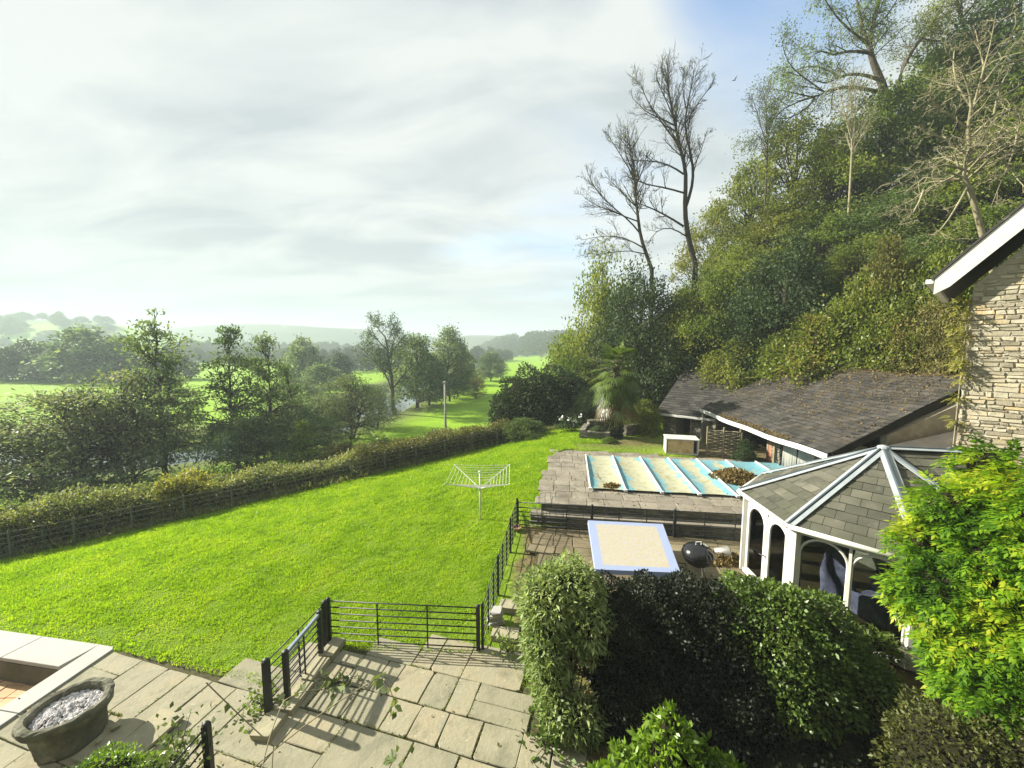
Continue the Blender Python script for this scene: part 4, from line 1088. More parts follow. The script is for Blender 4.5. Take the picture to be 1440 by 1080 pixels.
# ------------------------------------------------------------------ patio pieces
M['lichen'] = srf('lichened_stone', [(.06, .06, .045), (.13, .13, .095), (.23, .22, .17)], .95, .15, 4, 8, 1, 0, .8, 16, stain=[((.32, .31, .25), 7, .6, .72, .6), ((.06, .075, .025), 3, .55, .7, .5)])
M['gravel'] = srf('pale_gravel', [(.30, .29, .29), (.48, .47, .47), (.62, .60, .60)], .9, .2, 6, 4, .6, 1.0)
tl = Vector((-7.25, 5.85, .05)); rz_ = R(52)
tr = empty('stone_trough', tl, 'weathered oval stone trough full of pale gravel', 'planter')
m_ = Matrix.Rotation(rz_, 3, 'Z')
def rough_lathe(prof, k, sx, sy, seed, amp):
    r2 = random.Random(seed); mb = MB(); mb.lathe(prof, k, tl, sx, sy, M=m_ @ Matrix.Diagonal((1, 1, 1)))
    return mb
prof = [(.02, 0), (.47, 0), (.49, .05), (.50, .30), (.52, .42), (.60, .54), (.645, .585), (.66, .64), (.655, .70), (.62, .725), (.54, .715), (.51, .66), (.50, .55), (.02, .55)]
vs = []; kk = 40; mb = MB()
r2 = random.Random(4); ph = [r2.uniform(0, 6.28) for _ in range(6)]
for (r, z) in prof:
    for j in range(kk):
        th = 2 * math.pi * j / kk; oct_ = 1.0
        rr_ = r * (oct_ if r > .3 else 1) * (1 + .025 * math.sin(3 * th + ph[0] + z * 5) + .02 * math.sin(7 * th + ph[1] + z * 9)) + r2.uniform(-.008, .008)
        vs.append(tl + m_ @ Vector((rr_ * .84 * math.cos(th), rr_ * .78 * math.sin(th), z * .9 + (r2.uniform(-.012, .012) if r > .5 else 0))))
fs = [(i * kk + j, i * kk + (j + 1) % kk, (i + 1) * kk + (j + 1) % kk, (i + 1) * kk + j) for i in range(len(prof) - 1) for j in range(kk)]
mb.add(vs, fs); mb.build('basin', M['lichen'], tr)
rng = random.Random(3); mb = MB()
def stone(mb, c, r, rng, flat=.7):
    vs = []
    for (th, ph_) in ((0, 1.57), (0, .3), (1.26, .4), (2.5, .2), (3.77, .4), (5.0, .3), (.6, -.5), (1.9, -.4), (3.1, -.5), (4.4, -.4), (5.6, -.5)):
        q = r * rng.uniform(.75, 1.2); vs.append((c[0] + q * math.cos(th) * math.cos(ph_), c[1] + q * math.sin(th) * math.cos(ph_), c[2] + q * flat * math.sin(ph_)))
    fs = [(0, 1, 2), (0, 2, 3), (0, 3, 4), (0, 4, 5), (0, 5, 1)] + [f for k in range(5) for f in ((1 + k, 6 + k, 1 + (k + 1) % 5), (6 + k, 6 + (k + 1) % 5, 1 + (k + 1) % 5))] + [(6, 10, 9, 8, 7)]
    mb.add(vs, fs)
for i in range(900):
    th = rng.uniform(0, 6.28); r = math.sqrt(rng.random()) * .5
    q = tl + m_ @ Vector((r * .82 * math.cos(th), r * .76 * math.sin(th), .53 + .05 * (1 - r / .5) * rng.uniform(.3, 1.5) + .02 * math.sin(r * 9 + th * 2)))
    stone(mb, q, rng.uniform(.012, .034), rng)
o = mb.build('gravel', M['gravel']); tag(o, 'pale gravel and stone chips filling the oval trough', 'gravel', kind='stuff')
def slab(label, cxyz, size, rz, tilt, matn='flag', name='stone_slab', cat='slab', grp=None):
    M2 = Matrix.Rotation(R(rz), 3, 'Z') @ Matrix.Rotation(R(tilt), 3, 'X'); mb = MB(); mb.box(cxyz, size, M=M2, jit=.012, rng=rng)
    o = mb.build(name, M[matn], bevel=.008); return tag(o, label, cat, grp)
slab('thin stone slab lying beside the trough, the one farther from it', (-6.02, 5.88, .11), (.52, .78, .06), -14, 3, 'step')
slab('thin stone slab lying against the foot of the trough', (-6.55, 5.80, .10), (.48, .70, .06), -12, 3, 'step')
r_ = [( -6.62, 5.95, .19, .07, 'largest pale cobble on the slab by the trough'), (-6.66, 5.72, .18, .05, 'mid-sized dark cobble on the slab by the trough'), (-6.52, 5.62, .16, .035, 'smallest cobble on the slab by the trough')]
for (x, y, z, r, lb) in r_:
    mb = MB(); stone(mb, (x, y, z), r, rng, .8); o = mb.build('cobble', M['step']); tag(o, lb, 'stone')
# flat stones piled by the fence
pl = Vector((-.38, 8.5, .12))
for k in range(6):
    mb = MB(); mb.box(pl + Vector((rng.uniform(-.03, .03), rng.uniform(-.03, .03), .03 + k * .055)), (.34 - k * .02, .26, .045), rz=rng.uniform(-.4, .4), jit=.018, rng=rng)
    o = mb.build('flat_stone', M['coping' if k % 2 else 'step']); tag(o, 'flat stone in the little pile beside the fence path, ' + ['bottom', 'second from bottom', 'third from bottom', 'third from top', 'second from top', 'topmost'][k] + ' one', 'stone', 'flat stones piled by the fence path')
for i, (x, y, l, lb) in enumerate(((-.15, 8.15, .8, 'rough stone step at the foot of the fence path'), (.0, 9.0, .8, 'rough stone step half hidden behind the leafy bush on the fence path'))):
    slab(lb, (x, y, .1 + i * .06), (.6, .34, .14), -8, 0, 'step', 'stone_step', 'step')
mb = MB(); ptr = Vector((.15, 12.55, .42)); mb.lathe([(.02, 0), (.13, 0), (.17, .09), (.16, .09), (.12, .02), (.01, .02)], 16, ptr); o = mb.build('plant_saucer', M['terracotta'], smooth=True); tag(o, 'small clay dish on the ground at the fence corner', 'dish')
# low planter walls by the palm
pw0 = empty('planter_wall', (6, 22.8, 1.05), 'low dark stone planter wall round the foot of the palm', 'planter wall')
rng = random.Random(19)
for (a_, b_, h) in (((4.25, 22.6), (5.7, 22.3), .55), ((4.25, 22.6), (4.9, 24.6), .6), ((6.9, 23.3), (8.6, 24.3), .7), ((4.9, 24.6), (8.2, 25.4), .8)):
    mb = MB(); d = Vector((b_[0] - a_[0], b_[1] - a_[1], 0)); L = d.length; d.normalize(); zb = 1.0
    rubble(mb, (a_[0], a_[1], 0), d, Vector((d.y, -d.x, 0)), L, lambda x: zb + h, rng, zb - .1, (.1, .18), (.2, .45), .04, .3); mb.build('wall_run', M['oldstone'], pw0)
# bird
bd = pY(1033, 113, 46)
bi = MB(); s = .26
bi.lathe([(.005, -.6 * s), (.11 * s, -.35 * s), (.16 * s, 0), (.11 * s, .35 * s), (.09 * s, .48 * s), (.02, .62 * s)], 8, bd, M=Matrix.Rotation(R(78), 3, 'Y'))
M['feather'] = srf('dark_feathers', [(.02, .02, .02), (.04, .04, .04)], .8, .1)
for sg in (-1, 1):
    bi.prism([bd + Vector((.15 * s, 0, .05 * s)), bd + Vector((.25 * s, sg * 1.0 * s, .55 * s)), bd + Vector((.05 * s, sg * 1.9 * s, .75 * s)), bd + Vector((-.15 * s, sg * .9 * s, .45 * s)), bd + Vector((-.2 * s, 0, .05 * s))], (0, 0, .02))
bi.prism([bd + Vector((-.5 * s, 0, 0)), bd + Vector((-1.0 * s, .2 * s, 0)), bd + Vector((-1.0 * s, -.2 * s, 0))], (0, 0, .02))
o = bi.build('bird', M['feather']); tag(o, 'small dark bird gliding high in the sky right of the bare tree', 'bird')
# ------------------------------------------------------------------ leaves
def nrm(a): return a / np.maximum(1e-9, np.linalg.norm(a, axis=-1, keepdims=True))
def leaf_verts(rng, P_, out, size, aspect=.5, droop=.25, spread=.9, fold=.12):
    """one folded diamond leaf per point; out = general outward direction"""
    n = len(P_)
    D = nrm(out * .7 + rng.normal(0, spread, (n, 3)) * .6 + np.array((0, 0, -droop)))
    S = nrm(np.cross(D, rng.normal(0, 1, (n, 3)) + np.array((0, 0, .8))))
    Nn = np.cross(D, S)
    s = (size * rng.uniform(.6, 1.35, n))[:, None]
    m_ = P_ + D * s * .45
    w_ = s * aspect * .5
    V = np.stack([P_, m_ + S * w_ + Nn * s * fold, P_ + D * s, m_ - S * w_ + Nn * s * fold], 1)
    return V.reshape(-1, 3)
def leaf_mesh(name, V):
    n = len(V) // 4
    return np_mesh(name, V, np.arange(n * 4).reshape(n, 4))
def bez(a, b, c, n):
    t_ = np.linspace(0, 1, n)[:, None]
    return (1 - t_) ** 2 * a + 2 * t_ * (1 - t_) * b + t_ ** 2 * c
def tube_mesh(name, paths):
    """paths: list of (pts(n,3), rad(n), k)"""
    Vs, Qs = [], []; base = 0
    for pts, rad, k in paths:
        pts = np.asarray(pts, float); n = len(pts)
        T = nrm(np.gradient(pts, axis=0)); a = np.cross(T, np.array((.13, .21, .97))); bad = np.linalg.norm(a, axis=1) < .2
        a[bad] = np.cross(T[bad], np.array((1, .1, 0))); a = nrm(a); b = np.cross(T, a)
        th = np.arange(k) * 2 * math.pi / k
        V = pts[:, None, :] + (a[:, None, :] * np.cos(th)[None, :, None] + b[:, None, :] * np.sin(th)[None, :, None]) * np.asarray(rad)[:, None, None]
        Vs.append(V.reshape(-1, 3))
        i = np.arange(n - 1)[:, None] * k; j = np.arange(k)[None, :]; j2 = (j + 1) % k
        Qs.append((np.stack([i + j, i + j2, i + k + j2, i + k + j], -1) + base).reshape(-1, 4)); base += n * k
    return np_mesh(name, np.concatenate(Vs), np.concatenate(Qs), smooth=True)

# leaf colours; riverside and boundary hedge greens lightened to carry the glare and haze
LM = {}
LM['alder'] = leafmat('alder_leaves', [(0.046, 0.081, 0.044), (0.086, 0.138, 0.069), (0.149, 0.207, 0.106), (0.230, 0.259, 0.138)], .45, .62, .2, .25, .6)
LM['willow'] = leafmat('willow_leaves', [(0.061, 0.090, 0.048), (0.110, 0.157, 0.078), (0.187, 0.224, 0.120), (0.297, 0.297, 0.180)], .45, .62, .2, .3, .7)
LM['far'] = leafmat('distant_leaves', [(.03, .05, .02), (.05, .08, .03), (.085, .11, .045)], .3, .6, .2, .1, .6)
LM['dark'] = leafmat('dark_evergreen_leaves', [(0.022, 0.041, 0.016), (0.040, 0.067, 0.023), (0.075, 0.104, 0.034)], .25, .62, .2, .5, .6)
LM['olive'] = leafmat('olive_leaves', [(0.068, 0.092, 0.020), (0.128, 0.157, 0.032), (0.195, 0.224, 0.044), (0.285, 0.274, 0.066)], .45, .6, .2, .22, .9)
LM['brown'] = leafmat('autumn_leaves', [(0.065, 0.071, 0.019), (0.138, 0.134, 0.031), (0.210, 0.197, 0.048), (0.144, 0.205, 0.042)], .45, .6, .2, .25, .9)
LM['green'] = leafmat('woodland_leaves', [(0.052, 0.086, 0.018), (0.098, 0.144, 0.028), (0.164, 0.212, 0.037), (0.246, 0.262, 0.054)], .45, .6, .2, .2, .9)
LM['bluegreen'] = leafmat('ivy_mass_leaves', [(0.049, 0.083, 0.034), (0.087, 0.130, 0.048), (0.154, 0.204, 0.059)], .45, .6, .2, .25, .8)
LM['light'] = leafmat('fresh_green_leaves', [(.07, .11, .025), (.12, .18, .035), (.19, .25, .06)], .5, .5, .3, .4, .6)
LM['bramble'] = leafmat('bramble_leaves', [(.06, .085, .015), (.12, .16, .022), (.17, .22, .03), (.22, .17, .05)], .42, .45, .35, .6, .8)
LM['dryscrub'] = leafmat('dry_scrub_leaves', [(.10, .095, .03), (.17, .165, .05), (.23, .22, .08), (.20, .13, .06)], .4, .6, .2, .6, .8)
LM['hedge'] = leafmat('boundary_hedge_leaves', [(.07, .095, .035), (.13, .16, .06), (.2, .22, .09), (.27, .26, .12)], .48, .5, .35, .6, .8)
LM['beech'] = leafmat('rusty_hedge_leaves', [(.055, .07, .02), (.11, .115, .035), (.17, .15, .055), (.14, .17, .06)], .35, .55, .25, .6, .8)
LM['golden'] = leafmat('golden_leaves', [(.13, .15, .035), (.20, .21, .045), (.30, .27, .06), (.16, .20, .06)], .45, .5, .3, 1.2, .8)
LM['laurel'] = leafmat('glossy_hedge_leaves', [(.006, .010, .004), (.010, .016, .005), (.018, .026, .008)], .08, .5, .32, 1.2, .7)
LM['camellia'] = leafmat('camellia_leaves', [(0.035, 0.067, 0.012), (0.070, 0.120, 0.020), (0.125, 0.187, 0.031)], .25, .42, .4, 1.0, .7)
LM['buddleia'] = leafmat('grey_green_leaves', [(0.120, 0.184, 0.060), (0.216, 0.287, 0.100), (0.336, 0.402, 0.170)], .40, .55, .3, 1.3, .7)
LM['wisteria'] = leafmat('yellow_green_leaves', [(.04, .10, .010), (.10, .22, .012), (.20, .35, .016), (.40, .45, .03)], .5, .45, .35, 1.1, 1.3, (1.25, 1.25, .5))
LM['choisya'] = leafmat('bright_shrub_leaves', [(.06, .12, .014), (.13, .22, .02), (.22, .34, .035)], .42, .35, .5, 2.0, .8)
LM['olivehedge'] = leafmat('dull_hedge_leaves', [(.05, .06, .016), (.09, .105, .026), (.15, .16, .045)], .35, .5, .3, 1.2, .8)
LM['palm'] = leafmat('palm_fronds', [(0.043, 0.076, 0.014), (0.093, 0.140, 0.021), (0.170, 0.212, 0.038)], .35, .4, .5, .8, .6)
LM['palmold'] = leafmat('old_palm_fronds', [(0.063, 0.050, 0.007), (0.108, 0.079, 0.011), (0.144, 0.104, 0.022)], .35, .5, .3, 1.2, .8)
LM['litter'] = leafmat('dead_leaves', [(.06, .042, .016), (.13, .092, .032), (.22, .165, .06), (.11, .07, .03)], .25, .7, .2, 1.5, .6)
LM['ivy'] = leafmat('ivy_leaves', [(.05, .075, .025), (.10, .14, .045), (.20, .24, .11)], .3, .4, .4, 2, .7)
M['bark'] = srf('brown_bark', [(.035, .03, .022), (.07, .06, .045), (.12, .11, .08)], .9, .1, 5, 6, 1, 0, .5, 14)
M['darkbark'] = srf('dark_bark', [(.022, .02, .016), (.045, .04, .03), (.07, .065, .05)], .9, .1, 5, 6, 1, 0, .4, 12)
M['palebark'] = srf('pale_branch', [(.13, .12, .07), (.22, .2, .12), (.30, .28, .18)], .85, .2, 5, 6, 1)
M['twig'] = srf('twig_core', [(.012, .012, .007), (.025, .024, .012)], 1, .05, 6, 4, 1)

# ------------------------------------------------------------------ tree prototypes
PROTO = {}
def ell(t_, wmax=.5, lo=.15, power=.9):
    """crown half-width against crown height 0..1"""
    return wmax * np.clip(np.sin(np.pi * np.clip(t_ * (1 - lo) + lo, 0, 1) ** power), 0, 1) ** .65
def crown_proto(key, seed, H, prof, cb, ncl, per, cs, leaf, trunk_r, aspect=.55, droop=.3, limbs=40, flat=.65, shell=.35, lean=(0, 0), multi=1, hole=0.0, rise=(.45, .8)):
    rng = np.random.default_rng(seed)
    # cluster centres in the crown envelope, patchy
    cent = []
    lob = rng.uniform(0, 6.28, 4)
    while len(cent) < ncl:
        t_ = rng.uniform(0, 1); r = prof(t_)
        if rng.random() > (r / prof(.5)) ** 1.2 + .12: continue
        th = rng.uniform(0, 6.28)
        rad = r * H * math.sqrt(rng.uniform(shell, 1)) * (1 + .16 * math.sin(2 * th + lob[0] + t_ * 5) + .12 * math.sin(3 * th + lob[1] - t_ * 9))
        q = np.array((math.cos(th) * rad, math.sin(th) * rad, H * (cb + (1 - cb) * t_)))
        if hole and math.sin(q[0] * 1.7 + lob[2]) * math.sin(q[1] * 1.7 + lob[3]) * math.sin(q[2] * 1.5 + lob[0]) > 1 - hole: continue
        cent.append(q)
    cent = np.array(cent); cent[:, 0] += lean[0] * (cent[:, 2] / H) ** 2 * H; cent[:, 1] += lean[1] * (cent[:, 2] / H) ** 2 * H
    cnt = rng.poisson(per, ncl) + 3
    idx = np.repeat(np.arange(ncl), cnt)
    sg = cs * rng.uniform(.6, 1.3, ncl)[idx][:, None]
    off = rng.normal(0, 1, (len(idx), 3)) * sg * np.array((1, 1, flat))
    Pp = cent[idx] + off
    mid = np.array((lean[0] * H * .3, lean[1] * H * .3, H * (cb + 1) / 2 - .1 * H))
    out = nrm(nrm(Pp - mid) + .7 * nrm(off))
    V = leaf_verts(rng, Pp, out, leaf, aspect, droop)
    crown = leaf_mesh(key + '_crown', V)
    # trunk(s) and limbs
    paths = []
    stems = []
    for s in range(multi):
        a = rng.uniform(0, 6.28); o_ = np.array((math.cos(a), math.sin(a), 0)) * (0 if multi == 1 else .05 * H)
        top = np.array((lean[0] * H, lean[1] * H, H * .93)) + (0 if multi == 1 else 1) * np.array((math.cos(a), math.sin(a), -.3)) * H * .22
        pts = bez(o_ * .3 + np.array((0, 0, -.4)), (o_ + top * .5) + rng.normal(0, .02 * H, 3), top, 9)
        pts[1:-1] += rng.normal(0, .012 * H, (7, 3)) * np.array((1, 1, .2))
        rad = trunk_r * (1 - np.linspace(0, 1, 9)) ** .8 / (1 if multi == 1 else 1.5) + .012
        rad[0] *= 1.35
        paths.append((pts, rad, 8)); stems.append((pts, rad))
    for q in cent[rng.permutation(ncl)[:limbs]]:
        pts0, rad0 = stems[rng.integers(len(stems))]
        hz_ = q[2] * rng.uniform(*rise)
        k = int(np.argmin(abs(pts0[:, 2] - hz_))); k = min(max(k, 1), 7)
        a = pts0[k]; m_ = a + (q - a) * .5 + np.array((0, 0, .06 * H)) * rng.uniform(-.5, 1)
        pts = bez(a, m_, q, 6); pts[1:-1] += rng.normal(0, .01 * H, (4, 3))
        r0 = min(rad0[k] * .55, trunk_r * .35) + .01
        paths.append((pts, np.linspace(r0, .012, 6), 5))
        for _ in range(2):
            e = q + rng.normal(0, cs * 1.2, 3); b0 = pts[rng.integers(2, 5)]
            paths.append((bez(b0, (b0 + e) / 2 + rng.normal(0, .1, 3), e, 4), np.linspace(r0 * .4 + .006, .006, 4), 4))
    trunk = tube_mesh(key + '_trunk', paths)
    W_ = np.percentile(np.hypot(V[:, 0] - lean[0] * H * .3, V[:, 1] - lean[1] * H * .3), 96) * 2
    PROTO[key] = dict(crown=crown, trunk=trunk, H=float(np.percentile(V[:, 2], 99.7)), W=float(W_))
def set_mat(o, m):
    if not o.data.materials: o.data.materials.append(None)
    o.material_slots[0].link = 'OBJECT'; o.material_slots[0].material = m
def place(key, px, ytop, Y, wpx, leafm, label, name='tree', cat='tree', group=None, bark='bark', rz=None, zb=None, seedrz=[0.0], flat_y=1.0):
    """stand a copy of a prototype on the ground under photo column px at distance Y"""
    top = pY(px, ytop, Y); base = gz(top.x, Y) if zb is None else zb
    pr = PROTO[key]; sz = (top.z - base) / pr['H']
    d = ray(px, ytop); t_ = Y / d[1]; sx = (wpx / FPX * t_) / pr['W']
    seedrz[0] += 2.4
    r0 = empty(name, (top.x, Y, base - .1), label, cat, group, rz=seedrz[0] if rz is None else rz)
    r0.scale = (sx, sx * flat_y, sz)
    for part, mt in (('trunk', M[bark]), ('crown', LM[leafm])):
        o = bpy.data.objects.new(part, pr[part]); C.objects.link(o); o.parent = r0; set_mat(o, mt)
    return r0

conic = lambda t_: .34 * (1 - t_ * .93) ** .8 * (.45 + .55 * np.minimum(1, t_ * 5)) * (1 + .28 * np.sin(t_ * 19))
for i in range(3):
    crown_proto('alder%d' % i, 10 + i, 10, conic, .14, 140, 40, .34, .22, .16, .5, .25, 100, .4, .12, hole=.6, rise=(.82, 1.02))
    crown_proto('round%d' % i, 20 + i, 10, lambda t_: ell(t_, .36, .2, .85), .16, 160, 60, .55, .30, .22, .6, .3, 60, .6, .3, hole=.45)
for i in range(2):
    crown_proto('willow%d' % i, 30 + i, 8, lambda t_: ell(t_, .52, .3, .9), .14, 170, 46, .44, .23, .16, .42, .45, 120, .45, .1, multi=4, hole=.62)
    crown_proto('oak%d' % i, 40 + i, 10, lambda t_: ell(t_, .52, .25, .9), .17, 90, 42, .75, .62, .35, .7, .2, 30, .6, .35)
    crown_proto('bush%d' % i, 50 + i, 4, lambda t_: ell(t_, .55, .45, .9), .02, 60, 42, .38, .34, .06, .7, .2, 24, .7, .3, multi=4)
for i in range(3):
    crown_proto('wood%d' % i, 60 + i, 12, lambda t_: ell(t_, .36, .24, .8), .10, 155, 115, .52, .205, .2, .62, .4, 90, .5, .3, hole=.62)
crown_proto('fan0', 70, 9, lambda t_: ell(t_, .46, .4, .9), .02, 260, 100, .50, .18, .2, .6, .35, 70, .55, .3, hole=.35)
crown_proto('scrub0', 80, 4, lambda t_: ell(t_, .62, .45, .9), .0, 200, 80, .30, .15, .05, .6, .3, 60, .6, .2, multi=5, hole=.3)
crown_proto('scrub1', 81, 4, lambda t_: ell(t_, .62, .45, .9), .0, 200, 80, .30, .15, .05, .45, .3, 90, .6, .2, multi=6, hole=.5)

# riverside trees, left of the lawn
A_ = [
 ('alder0', 214, 437, 29, 128, 'alder', 'tallest feathery alder on the river bank with a ragged pointed top', 'riverside_tree'),
 ('alder1', 320, 458, 29, 108, 'alder', 'tall feathery riverside tree just left of the twin pointed one', 'riverside_tree'),
 ('alder2', 371, 470, 30.5, 92, 'alder', 'slender pointed riverside tree to the right of the taller feathery ones', 'riverside_tree'),
 ('alder1', 402, 512, 33, 76, 'alder', 'shorter dusky riverside tree right of the pointed alders', 'riverside_tree'),
 ('willow0', 95, 545, 26.5, 250, 'willow', 'widest spreading willow bush by the left part of the river', 'willow'),
 ('willow1', 20, 585, 25, 190, 'willow', 'low willow bush at the left end of the boundary hedge', 'willow'),
 ('willow1', 170, 520, 28, 190, 'willow', 'tall round willow under the tallest feathery alder', 'willow'),
 ('willow0', 350, 585, 28, 110, 'alder', 'dark willow bush beneath the slender pointed riverside tree', 'willow'),
 ('willow1', 428, 572, 31, 110, 'alder', 'dusky willow bush behind the yellow-green sapling', 'willow'),
 ('willow0', 490, 525, 41, 108, 'willow', 'grey-green willow leaning over the river bend', 'willow'),
 ('willow1', 452, 555, 38, 90, 'willow', 'grey-green willow left of the one leaning over the river bend', 'willow'),
 ('willow0', 525, 540, 47, 80, 'willow', 'pale willow at the foot of the half-bare tree', 'willow'),
 ('round0', 584, 470, 63, 88, 'alder', 'dark round tree beside the half-bare one along the field edge', 'field_tree'),
 ('round1', 630, 459, 70, 66, 'alder', 'tallest round-topped tree along the field edge', 'field_tree'),
 ('round2', 602, 500, 66, 60, 'alder', 'lower dark tree between the two tall field-edge trees', 'field_tree'),
 ('round1', 650, 490, 80, 46, 'alder', 'field-edge tree just beyond the tallest round-topped one', 'field_tree'),
 ('willow0', 640, 522, 74, 46, 'willow', 'low bush at the field edge under the round-topped trees', 'willow'),
 ('willow1', 668, 526, 74, 34, 'dryscrub', 'tawny bush at the field edge beside the pole', 'bush'),
 ('round2', 690, 494, 112, 40, 'alder', 'brownish tree standing alone far along the field edge', 'field_tree'),
 ('willow1', 668, 518, 100, 40, 'willow', 'low grey bush left of the lone brownish field-edge tree', 'willow'),
 ('willow0', 704, 505, 130, 26, 'alder', 'small bush beyond the lone brownish field-edge tree', 'bush'),
 ('oak0', 425, 474, 96, 56, 'alder', 'compact round oak across the river', 'oak'),
 ('oak1', 452, 512, 82, 62, 'alder', 'low dark spreading tree below the compact round oak', 'field_tree'),
 ('oak0', 476, 497, 104, 44, 'far', 'small round tree right of the compact oak across the river', 'field_tree'),
 ('willow1', 412, 530, 62, 90, 'willow', 'pale bush on the far river bank below the compact oak', 'willow'),
 ('oak1', 126, 461, 112, 112, 'alder', 'broad flat-topped oak at the edge of the left field', 'oak'),
 ('oak0', 36, 478, 118, 78, 'far', 'hazy oak left of the broad flat-topped one', 'oak'),
 ('oak1', 78, 500, 112, 66, 'far', 'low tree in the hedge between the two hazy field oaks', 'field_tree'),
 ('oak0', 5, 488, 112, 60, 'far', 'hazy tree at the far left end of the field hedge', 'field_tree'),
 ('oak1', 172, 482, 116, 66, 'far', 'hazy tree behind the tallest feathery alder', 'field_tree'),
 ('oak0', 225, 495, 120, 66, 'far', 'hazy low tree seen between the feathery alders', 'field_tree'),
]
for (k, px, yt, Y_, wp, lm, lb, nm) in A_: place(k, px, yt, Y_, wp, lm, lb, nm, 'bush' if nm == 'bush' else 'tree')
place('alder2', 424, 590, 26.5, 58, 'light', 'yellow-green sapling standing clear behind the boundary hedge', 'sapling', 'tree')
place('bush1', 480, 622, 29, 90, 'dryscrub', 'tawny scrub patch on the bank behind the hedge', 'bush', 'bush')
place('bush0', 540, 612, 31, 70, 'light', 'light green bush between the hedge and the field strip', 'bush', 'bush')
# hedge line at the far side of the left field and hedgerows beyond
hr = np.random.default_rng(5)
for px in range(-10, 250, 17):
    place('oak%d' % hr.integers(2), px + hr.uniform(-6, 6), 500 + hr.uniform(-6, 8), 120 + hr.uniform(-3, 6), 38 + hr.uniform(-8, 12), 'far', 'hazy hedge tree along the far side of the bright left field', 'hedgerow_tree', 'tree', 'hedge trees beyond the left field')
for (x0, x1, yy, Y_, n_) in ((395, 560, 489, 230, 15), (430, 560, 498, 165, 10), (225, 400, 492, 240, 14), (240, 330, 478, 330, 11), (640, 720, 490, 260, 8), (330, 560, 483, 420, 20)):
    for k in range(n_):
        place('oak%d' % hr.integers(2), x0 + (x1 - x0) * (k + hr.uniform(.1, .9)) / n_, yy + hr.uniform(-4, 3), Y_ + hr.uniform(-15, 15), 20 + hr.uniform(-5, 12), 'far', 'small hazy tree in the distant hedgerows of the valley', 'hedgerow_tree', 'tree', 'distant hedgerow trees')
for k in range(34):
    px = hr.uniform(-5, 150); Y_ = hr.uniform(330, 520); q = pY(px, 480, Y_)
    b_ = gz(q.x, Y_); tz = b_ + hr.uniform(7, 12); yt = 540 - FPX * ((tz - H0) / Y_ * CP + SP) / (CP - SP * (tz - H0) / Y_)
    place('oak%d' % hr.integers(2), px, yt, Y_, 16 + hr.uniform(-4, 12), 'far', 'small pale tree on the hazy hillside at the far left', 'hillside_tree', 'tree', 'trees on the hazy left hillside')

# ------------------------------------------------------------------ hanging wood on the right
W_ = [
 ('wood0', 1010, 285, 40, 120, 'brown', 'russet tree at the left edge of the wooded slope, beside the bare ash'),
 ('wood1', 1062, 222, 37, 130, 'olive', 'olive tree rising above the russet one on the wooded slope'),
 ('wood2', 1125, 170, 34, 150, 'olive', 'olive-brown tree under the half-bare grey trunked tree'),
 ('wood0', 1185, 165, 31, 150, 'green', 'green tree at mid height of the wooded slope'),
 ('wood1', 1250, 118, 32, 170, 'green', 'tall green tree behind the pale bare branches'),
 ('wood2', 1315, 75, 34, 180, 'green', 'dark green tree high on the slope below the skyline'),
 ('wood0', 1375, 38, 34, 190, 'bluegreen', 'dark ivy-green tree at the top right skyline'),
 ('wood1', 1440, -30, 31, 210, 'bluegreen', 'dark tree cut by the right edge of the view at the top'),
 ('wood2', 1500, 20, 27, 220, 'green', 'green tree at the right edge behind the house roof'),
 ('wood0', 1345, 210, 26, 190, 'bluegreen', 'dark tree directly behind the pale twisting branches'),
 ('wood1', 1425, 170, 23, 210, 'green', 'tree just above the white bargeboard of the house'),
 ('wood2', 1262, 265, 26, 160, 'bluegreen', 'shadowy ivy-clad tree left of the pale twisting branches'),
 ('wood1', 1160, 300, 28, 150, 'green', 'green tree in the hollow above the outbuilding'),
 ('wood2', 1092, 290, 31, 140, 'olive', 'olive tree in the middle of the wooded slope'),
 ('fan0', 1045, 345, 29, 150, 'green', 'green spreading tree low on the slope above the sheds'),
 ('fan0', 985, 378, 29, 130, 'green', 'dark spreading tree directly behind the stone shed'),
 ('fan0', 905, 368, 31, 160, 'dark', 'dark blue-green tree below the two bare ashes'),
 ('fan0', 848, 350, 36, 150, 'green', 'airy green tree at the left end of the dark trees'),
 ('fan0', 935, 440, 30, 140, 'dark', 'dark evergreen close behind the palm'),
 ('fan0', 1025, 425, 28.5, 150, 'dark', 'dark evergreen overhanging the back of the stone shed'),
 ('fan0', 1105, 330, 25, 170, 'dark', 'dark-leaved tree right above the outbuilding roof'),
 ('fan0', 1085, 420, 25.5, 130, 'dark', 'shaded evergreen at the top edge of the outbuilding roof'),
 ('wood0', 800, 465, 52, 66, 'light', 'fresh green tree at the near foot of the wooded slope'),
 ('willow0', 815, 500, 34, 120, 'green', 'green bush between the palm and the green field'),
 ('wood1', 1215, 330, 24, 130, 'green', 'shaded tree above the bramble bank'),
 ('wood2', 1300, 330, 21, 150, 'bluegreen', 'shaded ivy tree left of the house eaves'),
 ('wood0', 1390, 290, 19.5, 170, 'green', 'tree half hidden behind the house roof'),
 ('wood1', 1540, 120, 22, 240, 'bluegreen', 'tree beyond the house at the right'),
]
for (k, px, yt, Y_, wp, lm, lb) in W_: place(k, px, yt, Y_, wp, lm, lb, 'woodland_tree', 'tree', bark='darkbark')
